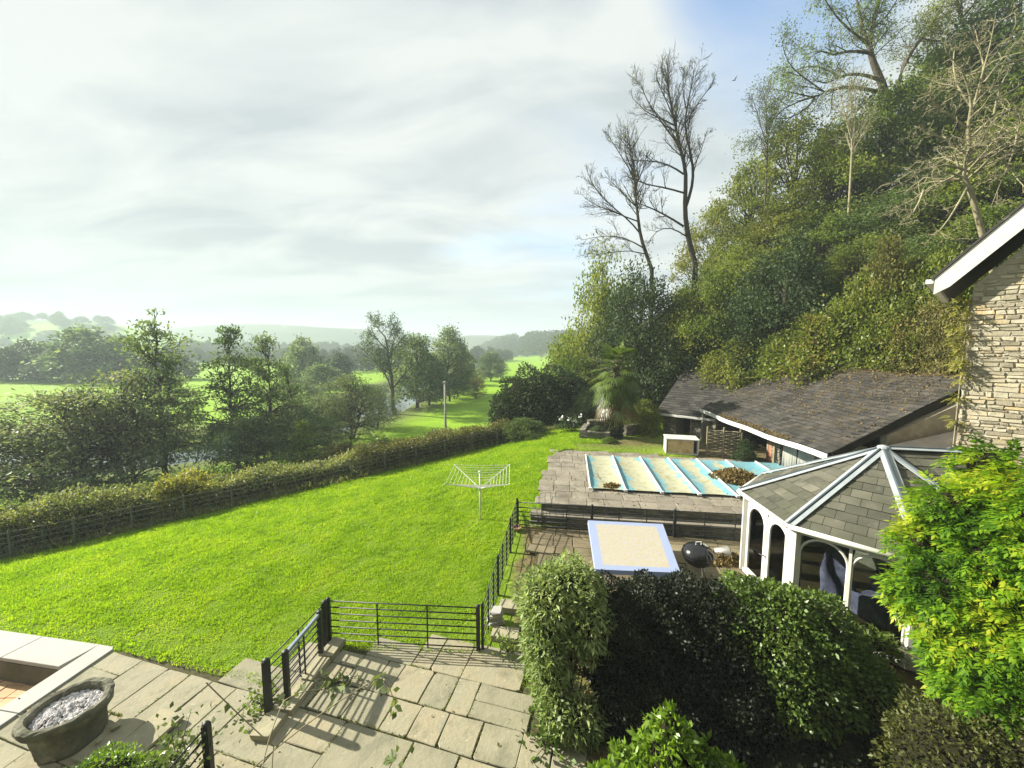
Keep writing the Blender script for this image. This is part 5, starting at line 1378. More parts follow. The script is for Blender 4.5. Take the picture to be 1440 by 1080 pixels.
# scrub on the bank above the outbuilding roof
S_ = [
 ('scrub0', 1150, 440, 21.2, 150, 'bramble', 'bright green bramble bank above the middle of the slate roof'),
 ('scrub0', 1215, 385, 20.6, 140, 'bramble', 'leafy green bramble mound higher up the bank'),
 ('scrub1', 1262, 425, 18.6, 120, 'bramble', 'bramble with reddish leaves above the slate roof'),
 ('scrub1', 1318, 420, 17.4, 110, 'dryscrub', 'dry pale scrub spilling onto the roof beside the house'),
 ('scrub0', 1320, 355, 18.6, 120, 'bramble', 'yellow-green scrub just left of the house eaves'),
 ('scrub1', 1250, 335, 20, 100, 'brown', 'reddish leafy bush poking above the bramble bank'),
 ('scrub0', 1100, 470, 24, 110, 'green', 'green scrub along the top edge of the slate roof'),
 ('scrub1', 1370, 440, 16, 90, 'dryscrub', 'dry scrub hard against the house corner'),
 ('scrub0', 1040, 476, 25.0, 120, 'olive', 'olive scrub drooping over the joint between the two slate roofs'),
 ('scrub0', 1190, 470, 20.4, 130, 'bramble', 'low bramble trailing along the ridge of the slate roof'),
]
for (k, px, yt, Y_, wp, lm, lb) in S_: place(k, px, yt, Y_, wp, lm, lb, 'scrub', 'shrub', bark='darkbark')
# evergreens by the palm
place('fan0', 826, 545, 27.5, 80, 'dark', 'dark evergreen between the dome-shaped one and the palm', 'evergreen_shrub', 'shrub', zb=.6)
place('scrub0', 738, 586, 25.2, 86, 'bluegreen', 'low leafy shrub at the end of the boundary hedge', 'shrub', 'shrub', zb=.2)
place('scrub0', 905, 560, 24.2, 60, 'olive', 'ivy mound beside the stone shed wall', 'shrub', 'shrub', zb=.9)
place('scrub0', 840, 597, 22.8, 30, 'bluegreen', 'small green plant at the lawn edge left of the palm', 'plant', 'plant')
place('scrub0', 857, 612, 21.6, 26, 'light', 'little leafy weed in the grass before the palm', 'plant', 'plant')
place('scrub0', 1048, 615, 18.3, 32, 'dark', 'dark ivy clump climbing beside the wattle hurdle', 'ivy', 'plant', zb=1.1)

# far spur: woodland that reads as one mass
rng = np.random.default_rng(17)
n_ = 60000
yy = rng.uniform(360, 620, n_); toe_ = np.interp(yy, [0, 330, 400, 480, 650], [15, 34, 6, -22, -60]); xx = toe_ + rng.uniform(-4, 110, n_) 
cl = np.stack([xx, yy], 1); g_ = hfun(xx, yy)
hh = 7 + 5 * np.sin(xx * .23 + yy * .1) * np.cos(yy * .19 - xx * .07)
zz_ = g_ + hh * np.sqrt(rng.uniform(0, 1, n_))
Pp = np.stack([xx, yy, zz_], 1)
V = leaf_verts(rng, Pp, np.tile(np.array((-.3, -.6, .5)), (n_, 1)), 2.0, .8, .1)
o = link('far_woodland', leaf_mesh('far_woodland', V), LM['far']); tag(o, 'hazy wooded spur rising at the far end of the field strip', 'woodland', kind='stuff')
# ground cover on the slope
n_ = 60000
xx = rng.uniform(9, 45, n_); yy = rng.uniform(13, 55, n_); toe_ = np.interp(yy, [0, 20, 25, 30, 45, 100], [15.5, 14.5, 12.8, 10, 9.5, 14])
k = (xx > toe_ + .6) & ~((xx < 16.6) & (yy < 22.6)); xx, yy = xx[k], yy[k]
Pp = np.stack([xx, yy, hfun(xx, yy) + rng.uniform(-.05, .7, len(xx)) * rng.uniform(0, 1, len(xx))], 1)
V = leaf_verts(rng, Pp, np.tile(np.array((-.3, -.3, .6)), (len(xx), 1)), .34, .7, .1)
o = link('undergrowth', leaf_mesh('undergrowth', V), LM['green']); tag(o, 'ivy and brambles covering the steep wooded slope', 'undergrowth', kind='stuff')
# ------------------------------------------------------------------ bare trees: recursive skeletons
def skeleton(rng, base, dirn, length, rad, levels, nchild, ratio, wander, up, spread, minr=.006, start=.3, curl=0.0):
    paths = []; tips = []
    def grow(p, d, L, r, lv):
        n = 7 if lv <= 1 else 5
        pts = [p]; q = p.copy(); dd = d.copy()
        for i in range(n - 1):
            dd = dd + rng.normal(0, wander, 3) + np.array((0, 0, up * (1 if lv < 2 else .5))); dd /= np.linalg.norm(dd)
            q = q + dd * L / (n - 1); pts.append(q)
        r1 = max(minr, r * (.35 if lv else .25))
        rads = np.linspace(r, r1, n)
        k_ = (9, 6, 5, 4, 3, 3)[min(lv, 5)]
        paths.append((np.array(pts), rads, k_))
        if lv >= levels: tips.append((pts[-1], dd)); tips.append((pts[2], dd)); return
        nc = nchild[lv]
        for c in range(nc):
            s = start + (1 - start) * (c + rng.uniform(.1, .9)) / nc if lv == 0 else .2 + .8 * (c + rng.uniform(0, 1)) / nc
            f = s * (n - 1); i = min(int(f), n - 2); pp = pts[i] + (pts[i + 1] - pts[i]) * (f - i)
            ax = pts[i + 1] - pts[i]; ax = ax / np.linalg.norm(ax)
            v = rng.normal(0, 1, 3); v -= ax * (v @ ax); v /= np.linalg.norm(v)
            ang = spread[min(lv, len(spread) - 1)] * rng.uniform(.65, 1.3)
            nd = ax * math.cos(ang) + v * math.sin(ang)
            rr_ = rads[i] * rng.uniform(.42, .68)
            grow(pp, nd, L * ratio[min(lv, len(ratio) - 1)] * rng.uniform(.65, 1.2) * (1.15 - .5 * s), max(minr, rr_), lv + 1)
    grow(np.array(base, float), np.array(dirn, float) / np.linalg.norm(dirn), length, rad, 0)
    return paths, tips
def bare_tree(name, label, base, dirn, length, rad, seed, levels, nchild, ratio, wander, up, spread, bark, leaf=None, per=0, ls=.1, minr=.008, start=.3, tall=None):
    rng = np.random.default_rng(seed)
    paths, tips = skeleton(rng, (0, 0, 0), dirn, length, rad, levels, nchild, ratio, wander, up, spread, minr, start)
    r0 = empty(name, base, label, 'tree')
    main = [p for p in paths if p[2] >= 9]; rest = [p for p in paths if p[2] < 9]
    link('trunk', tube_mesh('trunk', main), M[bark], r0); link('branches', tube_mesh('branches', rest), M[bark], r0)
    if leaf:
        T = np.array([t_[0] for t_ in tips]); D = np.array([t_[1] for t_ in tips])
        idx = rng.integers(0, len(T), per); Pp = T[idx] + rng.normal(0, .28, (per, 3))
        link('leaves', leaf_mesh('leaves', leaf_verts(rng, Pp, D[idx], ls, .5, .4)), LM[leaf], r0)
    return r0
def limb_tree(name, label, Y, limbs, bark, kids, leaf=None, per=0, ls=.1, seed=1, minr=.009, levels=3, klen=.34, spread=.75, up=.05, wander=.1, depth=1.6, sig=.28, foot=0.0):
    """tree with its main limbs traced out in space (pixel column/row at distance Y, drifting nearer or farther along the limb); twigs grow from them.
    limbs: (points, r0, r1)"""
    rng = np.random.default_rng(seed); paths, tips = [], []
    P0 = limbs[0][0][0]; base = np.array(pY(P0[0], P0[1], Y)); g = gz(base[0], Y)
    def grow(p, d, L, r, lv):
        n = 6 if lv < 2 else 5; pts = [p]; q = p.copy(); dd = d.copy()
        for i in range(n - 1):
            dd = dd + rng.normal(0, wander * (1 + .4 * lv), 3) + np.array((0, 0, up)); dd /= np.linalg.norm(dd); q = q + dd * L / (n - 1); pts.append(q)
        rads = np.linspace(r, max(minr, r * .4), n); paths.append((np.array(pts), rads, (5, 4, 3, 3)[min(lv, 3)]))
        if lv >= levels - 1: tips.append((pts[-1], dd)); tips.append((pts[-3], dd)); return
        nc = kids[min(lv + 1, len(kids) - 1)]
        for c in range(nc): child(pts, rads, .2 + .8 * (c + rng.uniform(0, 1)) / nc, L * rng.uniform(.4, .68), lv + 1)
    def child(pts, rads, s, L, lv):
        n = len(pts); f = s * (n - 1); i = min(int(f), n - 2); pp = pts[i] + (pts[i + 1] - pts[i]) * (f - i); ax = pts[i + 1] - pts[i]; ax = ax / np.linalg.norm(ax)
        v = rng.normal(0, 1, 3); v -= ax * (v @ ax); v /= np.linalg.norm(v); a = spread * rng.uniform(.6, 1.35)
        grow(pp, ax * math.cos(a) + v * math.sin(a), L, max(minr, min(rads[i] * .55, .05)), lv)
    main = []
    for k, (pl, r0, r1) in enumerate(limbs):
        drift = 0 if k == 0 else rng.uniform(-1, 1) * depth; m_ = len(pl); pts = []
        dense = []
        for i in range(m_ - 1):
            for s in (0, .5): dense.append((pl[i][0] + (pl[i + 1][0] - pl[i][0]) * s, pl[i][1] + (pl[i + 1][1] - pl[i][1]) * s))
        dense.append(pl[-1])
        for i, (px, py) in enumerate(dense):
            f = i / (len(dense) - 1); pts.append(np.array(pY(px + rng.normal(0, .8), py + rng.normal(0, .8), Y + drift * f ** 1.3)))
        pts = np.array(pts)
        pts[1:-1] = pts[1:-1] * .5 + (pts[:-2] + pts[2:]) * .25
        if k == 0: pts = np.concatenate([[np.array((base[0] + .1 + foot, Y, g - .3))], [np.array((base[0] + .05 + foot * .6, Y, (g + base[2]) / 2))], pts])
        rads = np.linspace(r0, r1, len(pts)); (main if k == 0 else paths).append((pts, rads, 9 if k == 0 else 7))
        L = np.linalg.norm(np.diff(pts, axis=0), axis=1).sum(); nk = max(3, int(kids[0] * L)); s0 = .45 if k == 0 else .22
        for c in range(nk): s = s0 + (1 - s0) * (c + rng.uniform(0, 1)) / nk; child(pts, rads, s, min(3.0, klen * L + .5) * rng.uniform(.5, 1.1) * (1.2 - .8 * s), 0)
        tips.append((pts[-1], pts[-1] - pts[-2]))
    r0 = empty(name, (base[0] + .1, Y, g), label, 'tree'); org = np.array(r0.location); sh_ = lambda l: [(a - org, b, c) for a, b, c in l]
    link('trunk', tube_mesh('trunk', sh_(main)), M[bark], r0); link('branches', tube_mesh('branches', sh_(paths)), M[bark], r0)
    if leaf:
        T = np.array([t_[0] for t_ in tips]); D = np.array([nrm(t_[1]) for t_ in tips]); idx = rng.integers(0, len(T), per)
        link('leaves', leaf_mesh('leaves', leaf_verts(rng, T[idx] + rng.normal(0, sig, (per, 3)) - org, D[idx], ls, .5, .4)), LM[leaf], r0)
    return r0
limb_tree('ash_tree', 'tall bare ash with two rising stems against the sky', 33.0, [
 ([(978, 372), (966, 330), (962, 285), (966, 245), (958, 215), (952, 185), (945, 155), (940, 120), (939, 106)], .24, .03),
 ([(964, 290), (972, 262), (974, 235), (970, 205), (963, 175), (968, 140), (974, 110), (975, 100)], .13, .02),
 ([(961, 245), (940, 232), (915, 226), (886, 225)], .08, .02), ([(960, 272), (930, 264), (906, 260), (890, 250)], .08, .02),
 ([(962, 318), (935, 302), (908, 289), (890, 283)], .09, .02), ([(966, 333), (942, 318), (922, 325), (910, 345)], .06, .015),
 ([(956, 208), (936, 178), (916, 152), (905, 128), (899, 112)], .07, .015), ([(950, 178), (926, 165), (905, 155), (889, 138)], .06, .015),
 ([(974, 238), (986, 215), (993, 185)], .05, .012), ([(966, 172), (984, 142), (1003, 114)], .06, .012), ([(946, 160), (930, 125), (922, 108)], .05, .012), ([(965, 155), (958, 120), (962, 100)], .05, .012)],
 'darkbark', (1.9, 5, 4), 'olive', 1000, .12, 5, .008, 3, .22, .6, .07, .09, 1.6, .10)
limb_tree('ash_tree', 'shorter bare ash leaning left of the taller one', 34.0, [
 ([(918, 380), (904, 340), (897, 310), (893, 275), (893, 240), (889, 212), (880, 192)], .19, .02),
 ([(900, 328), (880, 305), (856, 286), (836, 265), (825, 238)], .07, .015), ([(895, 292), (875, 270), (850, 248)], .06, .012), ([(898, 312), (868, 300), (840, 291), (818, 275)], .06, .012),
 ([(905, 348), (880, 335), (850, 331), (818, 336)], .06, .012), ([(893, 252), (878, 225), (862, 202), (855, 188)], .05, .012), ([(908, 358), (888, 352), (855, 356), (822, 362)], .05, .012), ([(893, 265), (905, 238), (908, 215)], .045, .012)],
 'darkbark', (1.9, 5, 4), 'olive', 800, .12, 8, .008, 3, .24, .6, .06, .09, 1.6, .10)
limb_tree('half_bare_tree', 'grey-trunked half-bare tree with sparse pale green leaves on the skyline', 33.0, [
 ([(1252, 160), (1240, 118), (1227, 88), (1222, 65), (1226, 40), (1236, 8), (1238, -40)], .34, .05),
 ([(1223, 68), (1212, 45), (1209, 18), (1200, -30)], .17, .04), ([(1223, 74), (1195, 70), (1170, 80), (1155, 70), (1138, 82)], .12, .02),
 ([(1237, 112), (1205, 102), (1180, 108), (1163, 118), (1146, 114)], .13, .02), ([(1244, 132), (1205, 122), (1175, 122), (1160, 130), (1143, 138), (1118, 130), (1088, 126)], .14, .02),
 ([(1145, 138), (1136, 152), (1108, 170), (1078, 166)], .08, .015), ([(1258, 140), (1268, 92), (1292, 58), (1320, 25), (1335, -15)], .18, .04), ([(1296, 54), (1325, 60), (1345, 50)], .07, .015),
 ([(1222, 62), (1190, 40), (1165, 10), (1150, -20)], .10, .02), ([(1226, 42), (1250, 20), (1268, -15)], .09, .02), ([(1180, 107), (1150, 92), (1120, 96), (1098, 112)], .07, .015), ([(1160, 130), (1128, 108), (1105, 85), (1100, 60)], .06, .015), ([(1143, 138), (1100, 150), (1072, 190), (1055, 205)], .06, .012)],
 'bark', (1.2, 5, 4), 'light', 13000, .15, 23, .010, 3, .30, .8, .01, .13, 2.5, .32)
limb_tree('half_bare_tree', 'thin grey half-bare tree at the very top right of the skyline', 34.0, [
 ([(1372, 110), (1362, 60), (1350, 20), (1340, -30)], .22, .05), ([(1362, 62), (1340, 30), (1318, 12)], .10, .02), ([(1352, 25), (1372, 5), (1385, -25)], .10, .02), ([(1366, 82), (1390, 50), (1400, 20)], .09, .02), ([(1358, 50), (1325, 50), (1302, 40)], .08, .015)],
 'bark', (1.2, 5, 4), 'olive', 5000, .15, 29, .010, 3, .3, .8, .01, .13, 2.5, .32)
limb_tree('pale_bare_tree', 'leafless tree with pale sunlit twisting branches at the right edge', 16.5, [
 ([(1372, 292), (1362, 258), (1354, 250), (1359, 226), (1364, 210)], .10, .07),
 ([(1364, 212), (1361, 178), (1367, 150), (1362, 122), (1352, 95), (1330, 74)], .07, .012), ([(1361, 232), (1340, 250), (1310, 262), (1282, 284), (1260, 291)], .06, .012),
 ([(1359, 216), (1332, 196), (1310, 190), (1290, 180)], .05, .01), ([(1362, 182), (1340, 165), (1312, 146), (1303, 122)], .05, .01), ([(1366, 154), (1346, 120), (1340, 90), (1345, 60)], .05, .01),
 ([(1368, 150), (1385, 110), (1378, 72), (1372, 42)], .05, .01), ([(1364, 212), (1395, 200), (1430, 180), (1450, 172)], .07, .02), ([(1366, 192), (1400, 160), (1438, 148)], .05, .012), ([(1382, 116), (1410, 82), (1436, 56)], .05, .01),
 ([(1432, 180), (1425, 220), (1410, 250), (1394, 290)], .045, .01), ([(1362, 260), (1346, 290), (1322, 330), (1304, 329)], .05, .01), ([(1356, 240), (1330, 230), (1300, 240), (1278, 238)], .045, .01), ([(1400, 198), (1420, 240), (1440, 262)], .05, .01), ([(1300, 268), (1285, 300), (1262, 318)], .04, .009), ([(1398, 162), (1405, 120), (1420, 100)], .045, .01), ([(1361, 178), (1375, 130), (1395, 60), (1400, 20)], .05, .01)],
 'palebark', (1.9, 4, 3), None, 0, .1, 41, .008, 3, .26, .85, -.01, .22, 1.6, .28, 2.4)
for k, (px, y0, y1, Y_, lb) in enumerate(((1197, 250, 110, 27, 'slim pale stem rising straight up through the middle of the wood'), (1078, 250, 130, 33, 'thin bare tree at the left skyline of the wood'), )):
    limb_tree('slim_tree', lb, Y_, [([(px, y0), (px + 2, (y0 + y1) / 2), (px - 3, y1)], .085, .02), ([(px, (y0 * .6 + y1 * .4)), (px - 14, y1 + 25), (px - 22, y1 + 5)], .04, .01), ([(px + 1, (y0 * .5 + y1 * .5)), (px + 12, y1 + 30), (px + 20, y1 + 8)], .04, .01)], 'palebark' if k in (0, 3) else 'bark', (2.0, 4, 3), 'light', 500, .14, 60 + k, .008, 3, .3, .7, .04, .12, 1.0)
hb = pY(556, 600, 57); 
bare_tree('half_bare_tree', 'half-bare tree with thick ivy-green trunk at the river bank', (hb.x, 57, gz(hb.x, 57) - .2), (-.05, 0, 1), 12.5, .36, 51, 4, (10, 7, 5, 4), (.5, .5, .5, .45), .13, .03, (.75, .75, .75, .8), 'bark', 'alder', 5200, .24, .016, .25)

# ------------------------------------------------------------------ hedges and garden shrubs
def hedge(name, label, pts, width, hts, leaf, density, ls, seed, aspect=.5, lump=.25, cat='hedge', spill=.12, core=True, zoff=0.0):
    """hedge along ground points; leaves fill a lumpy skin round a twiggy core"""
    rng = np.random.default_rng(seed); pts = np.array(pts, float); hts = np.array(hts, float)
    seg = np.linalg.norm(np.diff(pts[:, :2], axis=0), axis=1); cum = np.concatenate([[0], np.cumsum(seg)]); L = cum[-1]
    n = int(density * L)
    s = rng.uniform(0, L, n); px_ = np.interp(s, cum, pts[:, 0]); py_ = np.interp(s, cum, pts[:, 1]); h_ = np.interp(s, cum, hts)
    gzv = hfun(px_, py_, False) + zoff
    dx = np.interp(s, cum, np.gradient(pts[:, 0], cum)); dy = np.interp(s, cum, np.gradient(pts[:, 1], cum)); dl = np.hypot(dx, dy); nxv, nyv = -dy / dl, dx / dl
    th = rng.uniform(-.15, math.pi + .15, n)
    f = lambda ph: np.sin(s * 1.3 + ph) * .5 + np.sin(s * 2.9 + ph * 2.3 + th * 2) * .35 + np.sin(s * 6.1 + ph * 3 + th * 3) * .25
    lum = 1 + lump * f(seed)
    rad = np.sqrt(rng.uniform(.72, 1.05, n)) * lum
    ex_ = np.sign(np.cos(th)) * np.abs(np.cos(th)) ** .55 * width / 2 * rad
    ez_ = np.abs(np.sin(th)) ** .55 * np.sign(np.sin(th)) * h_ * rad
    ez_ = np.where(ez_ < 0, rng.uniform(0, .3, n) * h_, ez_)
    # sides filled down to the ground
    side = rng.random(n) < .45
    ez_ = np.where(side, h_ * rng.uniform(.02, .95, n) * (1 + .1 * f(seed + 1)), ez_)
    ex_ = np.where(side, np.sign(np.cos(th)) * width / 2 * lum * rng.uniform(.86, 1.04, n), ex_)
    Pp = np.stack([px_ + nxv * ex_, py_ + nyv * ex_, gzv + ez_], 1) + rng.normal(0, spill * .5, (n, 3))
    out = nrm(np.stack([nxv * ex_ / width, nyv * ex_ / width, ez_ / np.maximum(.2, h_) * .6], 1))
    V = leaf_verts(rng, Pp, out, ls, aspect, .1)
    r0 = empty(name, (pts[0, 0], pts[0, 1], float(gzv.min())), label, cat)
    org = np.array(r0.location); link('leaves', leaf_mesh('leaves', V - org), LM[leaf], r0)
    if core:
        k = max(6, int(L / .5)); vs, fs = [], []
        for i in range(k + 1):
            si = L * i / k; x = np.interp(si, cum, pts[:, 0]); y = np.interp(si, cum, pts[:, 1]); h = np.interp(si, cum, hts) * .84; g = gz(x, y) + zoff
            ddx = np.interp(si, cum, np.gradient(pts[:, 0], cum)); ddy = np.interp(si, cum, np.gradient(pts[:, 1], cum)); l = math.hypot(ddx, ddy); a, b_ = -ddy / l, ddx / l
            e = .35 if i in (0, k) else 1
            for (o_, z_) in ((-.40, -.1), (-.40, .6), (-.26, .96), (.26, .96), (.40, .6), (.40, -.1)):
                vs.append((x + a * o_ * width * rng.uniform(.9, 1.05), y + b_ * o_ * width, g + h * z_ * (e if z_ > 0 else 1) * rng.uniform(.92, 1.02)))
        for i in range(k):
            for j in range(5): fs.append((i * 6 + j, (i + 1) * 6 + j, (i + 1) * 6 + j + 1, i * 6 + j + 1))
        fs += [tuple(range(6)), tuple(k * 6 + j for j in range(6))[::-1]]
        mb = MB(); mb.add(vs, fs); mb.build('stems', M['twig'], r0)
    return r0
def fpt(s, off): q = FA + (FB - FA) * s + FN * off; return (q[0], q[1])
hedge('boundary_hedge', 'pale leafy hedge behind the fence at the left of the lawn', [fpt(s, 1.55) for s in (-.35, -.15, 0, .1, .2)], 1.7, [2.2, 2.2, 2.15, 2.1, 1.9], 'hedge', 2600, .13, 3, .5, .16, zoff=0)
hedge('boundary_hedge', 'pale leafy hedge running low along the middle of the lawn foot', [fpt(s, 1.45) for s in (.29, .4, .5, .6)], 1.5, [1.75, 1.65, 1.5, 1.6], 'hedge', 2600, .12, 5, .5, .14)
hedge('boundary_hedge', 'rusty brown hedge section towards the dome-shaped evergreen', [fpt(s, 1.2) for s in (.6, .72, .85, 1.0, 1.08)], 1.5, [1.7, 1.8, 1.75, 1.7, 1.5], 'beech', 2600, .12, 7, .5, .14)
hedge('golden_shrub', 'golden yellow shrub in the line of the boundary hedge', [fpt(s, 1.6) for s in (.19, .24, .29)], 1.8, [2.15, 2.3, 1.9], 'golden', 2600, .15, 9, .55, .18, 'shrub')

def blob_shrub(name, label, lumps, n, leaf, ls, seed, aspect=.5, droop=.15, cat='shrub', skin=.25, stems=None, spread=.9, core=.8, whorl=0, base=None):
    """shrub from overlapping ellipsoid lumps (cx,cy,cz,rx,ry,rz): leaves in an uneven skin, dark twiggy core inside"""
    rng = np.random.default_rng(seed); lumps = np.array(lumps, float)
    wgt = (lumps[:, 3] * lumps[:, 4] + lumps[:, 3] * lumps[:, 5]); wgt /= wgt.sum()
    li = rng.choice(len(lumps), n, p=wgt); d = nrm(rng.normal(0, 1, (n, 3)))
    ph = rng.uniform(0, 6.28, 6)
    bump = 1 + .10 * np.sin(d[:, 0] * 5 + ph[0] + li) * np.sin(d[:, 1] * 5 + ph[1]) + .08 * np.sin(d[:, 2] * 9 + ph[2] + d[:, 0] * 7) + .05 * np.sin(d[:, 0] * 17 + ph[3]) * np.sin(d[:, 2] * 15 + d[:, 1] * 13)
    rad = (1 - skin * rng.uniform(0, 1, n) ** 1.5) * bump
    Pp = lumps[li, :3] + d * lumps[li, 3:] * rad[:, None]
    k = np.ones(n, bool)
    for j, l in enumerate(lumps):
        inside = (((Pp - l[:3]) / (l[3:] * .72)) ** 2).sum(1) < 1
        k &= ~(inside & (li != j))
    k &= Pp[:, 2] > hfun(Pp[:, 0], Pp[:, 1], False) - .02
    Pp, d = Pp[k], d[k]
    if whorl:
        m_ = len(Pp); Pw = np.repeat(Pp, whorl, 0); dw = np.repeat(d, whorl, 0)
        dw = nrm(dw * .8 + rng.normal(0, .75, dw.shape) + np.array((0, 0, .25))); Pp, d = Pw, dw
    V = leaf_verts(rng, Pp, d, ls, aspect, droop, spread)
    b0 = lumps[:, :2].mean(0) if base is None else base
    r0 = empty(name, (b0[0], b0[1], gz(b0[0], b0[1])), label, cat); org = np.array(r0.location)
    link('leaves', leaf_mesh('leaves', V - org), LM[leaf], r0)
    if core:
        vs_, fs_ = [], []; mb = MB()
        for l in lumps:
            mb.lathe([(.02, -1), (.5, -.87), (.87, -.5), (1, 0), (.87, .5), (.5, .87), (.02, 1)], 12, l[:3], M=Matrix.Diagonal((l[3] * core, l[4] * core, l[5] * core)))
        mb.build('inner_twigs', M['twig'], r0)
    if stems:
        mb = []
        for (a, b_, r) in stems:
            m_ = (np.array(a) + np.array(b_)) / 2 + rng.normal(0, .12, 3)
            mb.append((bez(np.array(a), m_, np.array(b_), 7) - org, np.linspace(r, r * .4, 7), 6))
        link('stems', tube_mesh('stems', mb), M['bark'], r0)
    return r0
# the clipped dark hedge between patio and terrace
blob_shrub('clipped_hedge', 'dense clipped dark glossy hedge in the middle foreground', [(2.2, 6.9, .95, 1.0, 1.0, 1.12), (3.05, 6.95, .95, 1.0, 1.05, 1.15), (3.7, 6.85, .9, .8, 1.0, 1.12), (2.6, 6.3, .5, 1.2, .9, .75), (3.6, 6.2, .5, 1.0, .9, .7)], 80000, 'laurel', .055, 61, .6, .1, 'hedge', .16)
blob_shrub('camellia', 'rounded camellia with shiny green leaves beside the summerhouse', [(4.6, 6.75, 1.05, 1.0, 1.0, 1.12), (5.3, 6.65, .95, .9, .95, 1.08), (4.8, 6.2, .7, .9, .8, .9), (5.75, 6.2, .6, .7, .7, .8)], 50000, 'camellia', .075, 62, .58, .2, 'shrub', .2)
st_ = [((1.0, 6.35, 0), (.55 + .25 * i, 6.5 + .1 * (i % 3), 1.7), .028) for i in range(4)] + [((.95, 6.2, 0), (.75, 6.1, 1.2), .02), ((1.05, 6.2, 0), (1.3, 6.2, 1.4), .02)]
blob_shrub('leafy_bush', 'tall pale grey-green leafy bush at the left end of the dark hedge', [(.62, 6.75, 1.9, .55, .55, .55), (1.05, 6.9, 2.0, .62, .6, .55), (1.3, 6.6, 1.55, .5, .55, .6), (.6, 6.5, 1.3, .42, .5, .65), (.72, 6.3, .75, .36, .4, .6), (1.1, 5.95, .35, .42, .38, .4), (.75, 6.0, .4, .3, .35, .4)], 15500, 'buddleia', .125, 63, .27, .35, 'shrub', .5, st_, 1.0, .6)
blob_shrub('bright_shrub', 'bright green glossy shrub with leafy whorls in the bottom foreground', [(1.45, 4.25, .8, .5, .5, .72), (1.95, 4.4, 1.08, .42, .45, .78), (2.42, 4.15, .85, .5, .5, .72), (1.9, 4.0, .9, .75, .5, .75), (2.75, 4.1, .6, .4, .4, .6), (1.95, 4.42, 1.75, .14, .14, .3), (2.35, 4.3, 1.45, .13, .13, .28), (1.15, 4.3, .55, .5, .45, .6), (3.1, 4.1, .45, .4, .4, .5)], 3800, 'choisya', .105, 64, .42, .0, 'shrub', .3, None, .8, .72, whorl=5)
for i, (x, y, z) in enumerate(((1.98, 4.42, 2.05), (1.55, 4.4, 1.75), (2.62, 4.3, 1.86), (3.05, 4.1, 1.45), (1.2, 4.5, 1.5))): pass
blob_shrub('round_bush', 'small dense green bush at the bottom left of the patio', [(-5.75, 4.9, .35, .52, .45, .42), (-5.2, 4.95, .3, .42, .4, .34), (-6.2, 4.75, .28, .4, .4, .32)], 9000, 'choisya', .05, 65, .5, .1, 'shrub', .25)
blob_shrub('olive_hedge', 'dull olive small-leaved hedge at the bottom right', [(6.0, 4.8, .7, .8, .8, .85), (6.9, 4.6, .8, .9, .8, .95), (5.4, 4.2, .5, .8, .6, .65)], 22000, 'olivehedge', .06, 66, .5, .1, 'hedge', .3)
blob_shrub('ground_ivy', 'dark low ivy filling the shade below the camellia', [(4.3, 5.3, .1, 1.4, .8, .35), (5.6, 5.5, .15, 1.1, .8, .45), (3.0, 5.2, .05, 1.2, .8, .3)], 12000, 'laurel', .08, 67, .6, .1, 'ground cover', .4)
blob_shrub('yellow_fern', 'small yellow leafy plant in front of the summerhouse floor', [(7.0, 6.95, .8, .4, .3, .28), (6.6, 7.0, .85, .22, .2, .4)], 700, 'light', .12, 68, .3, .1, 'plant', .6, None, .9, .3)

blob_shrub('evergreen_shrub', 'big dome-shaped dark evergreen beyond the lawn', [(1.6, 29.8, 1.9, 3.0, 2.4, 2.9), (3.6, 29.6, 2.0, 2.6, 2.4, 2.9), (.2, 29.5, 1.0, 1.9, 1.8, 2.1), (4.6, 29.2, 1.2, 2.0, 1.8, 2.2)], 34000, 'dark', .17, 69, .65, .2, 'shrub', .14)
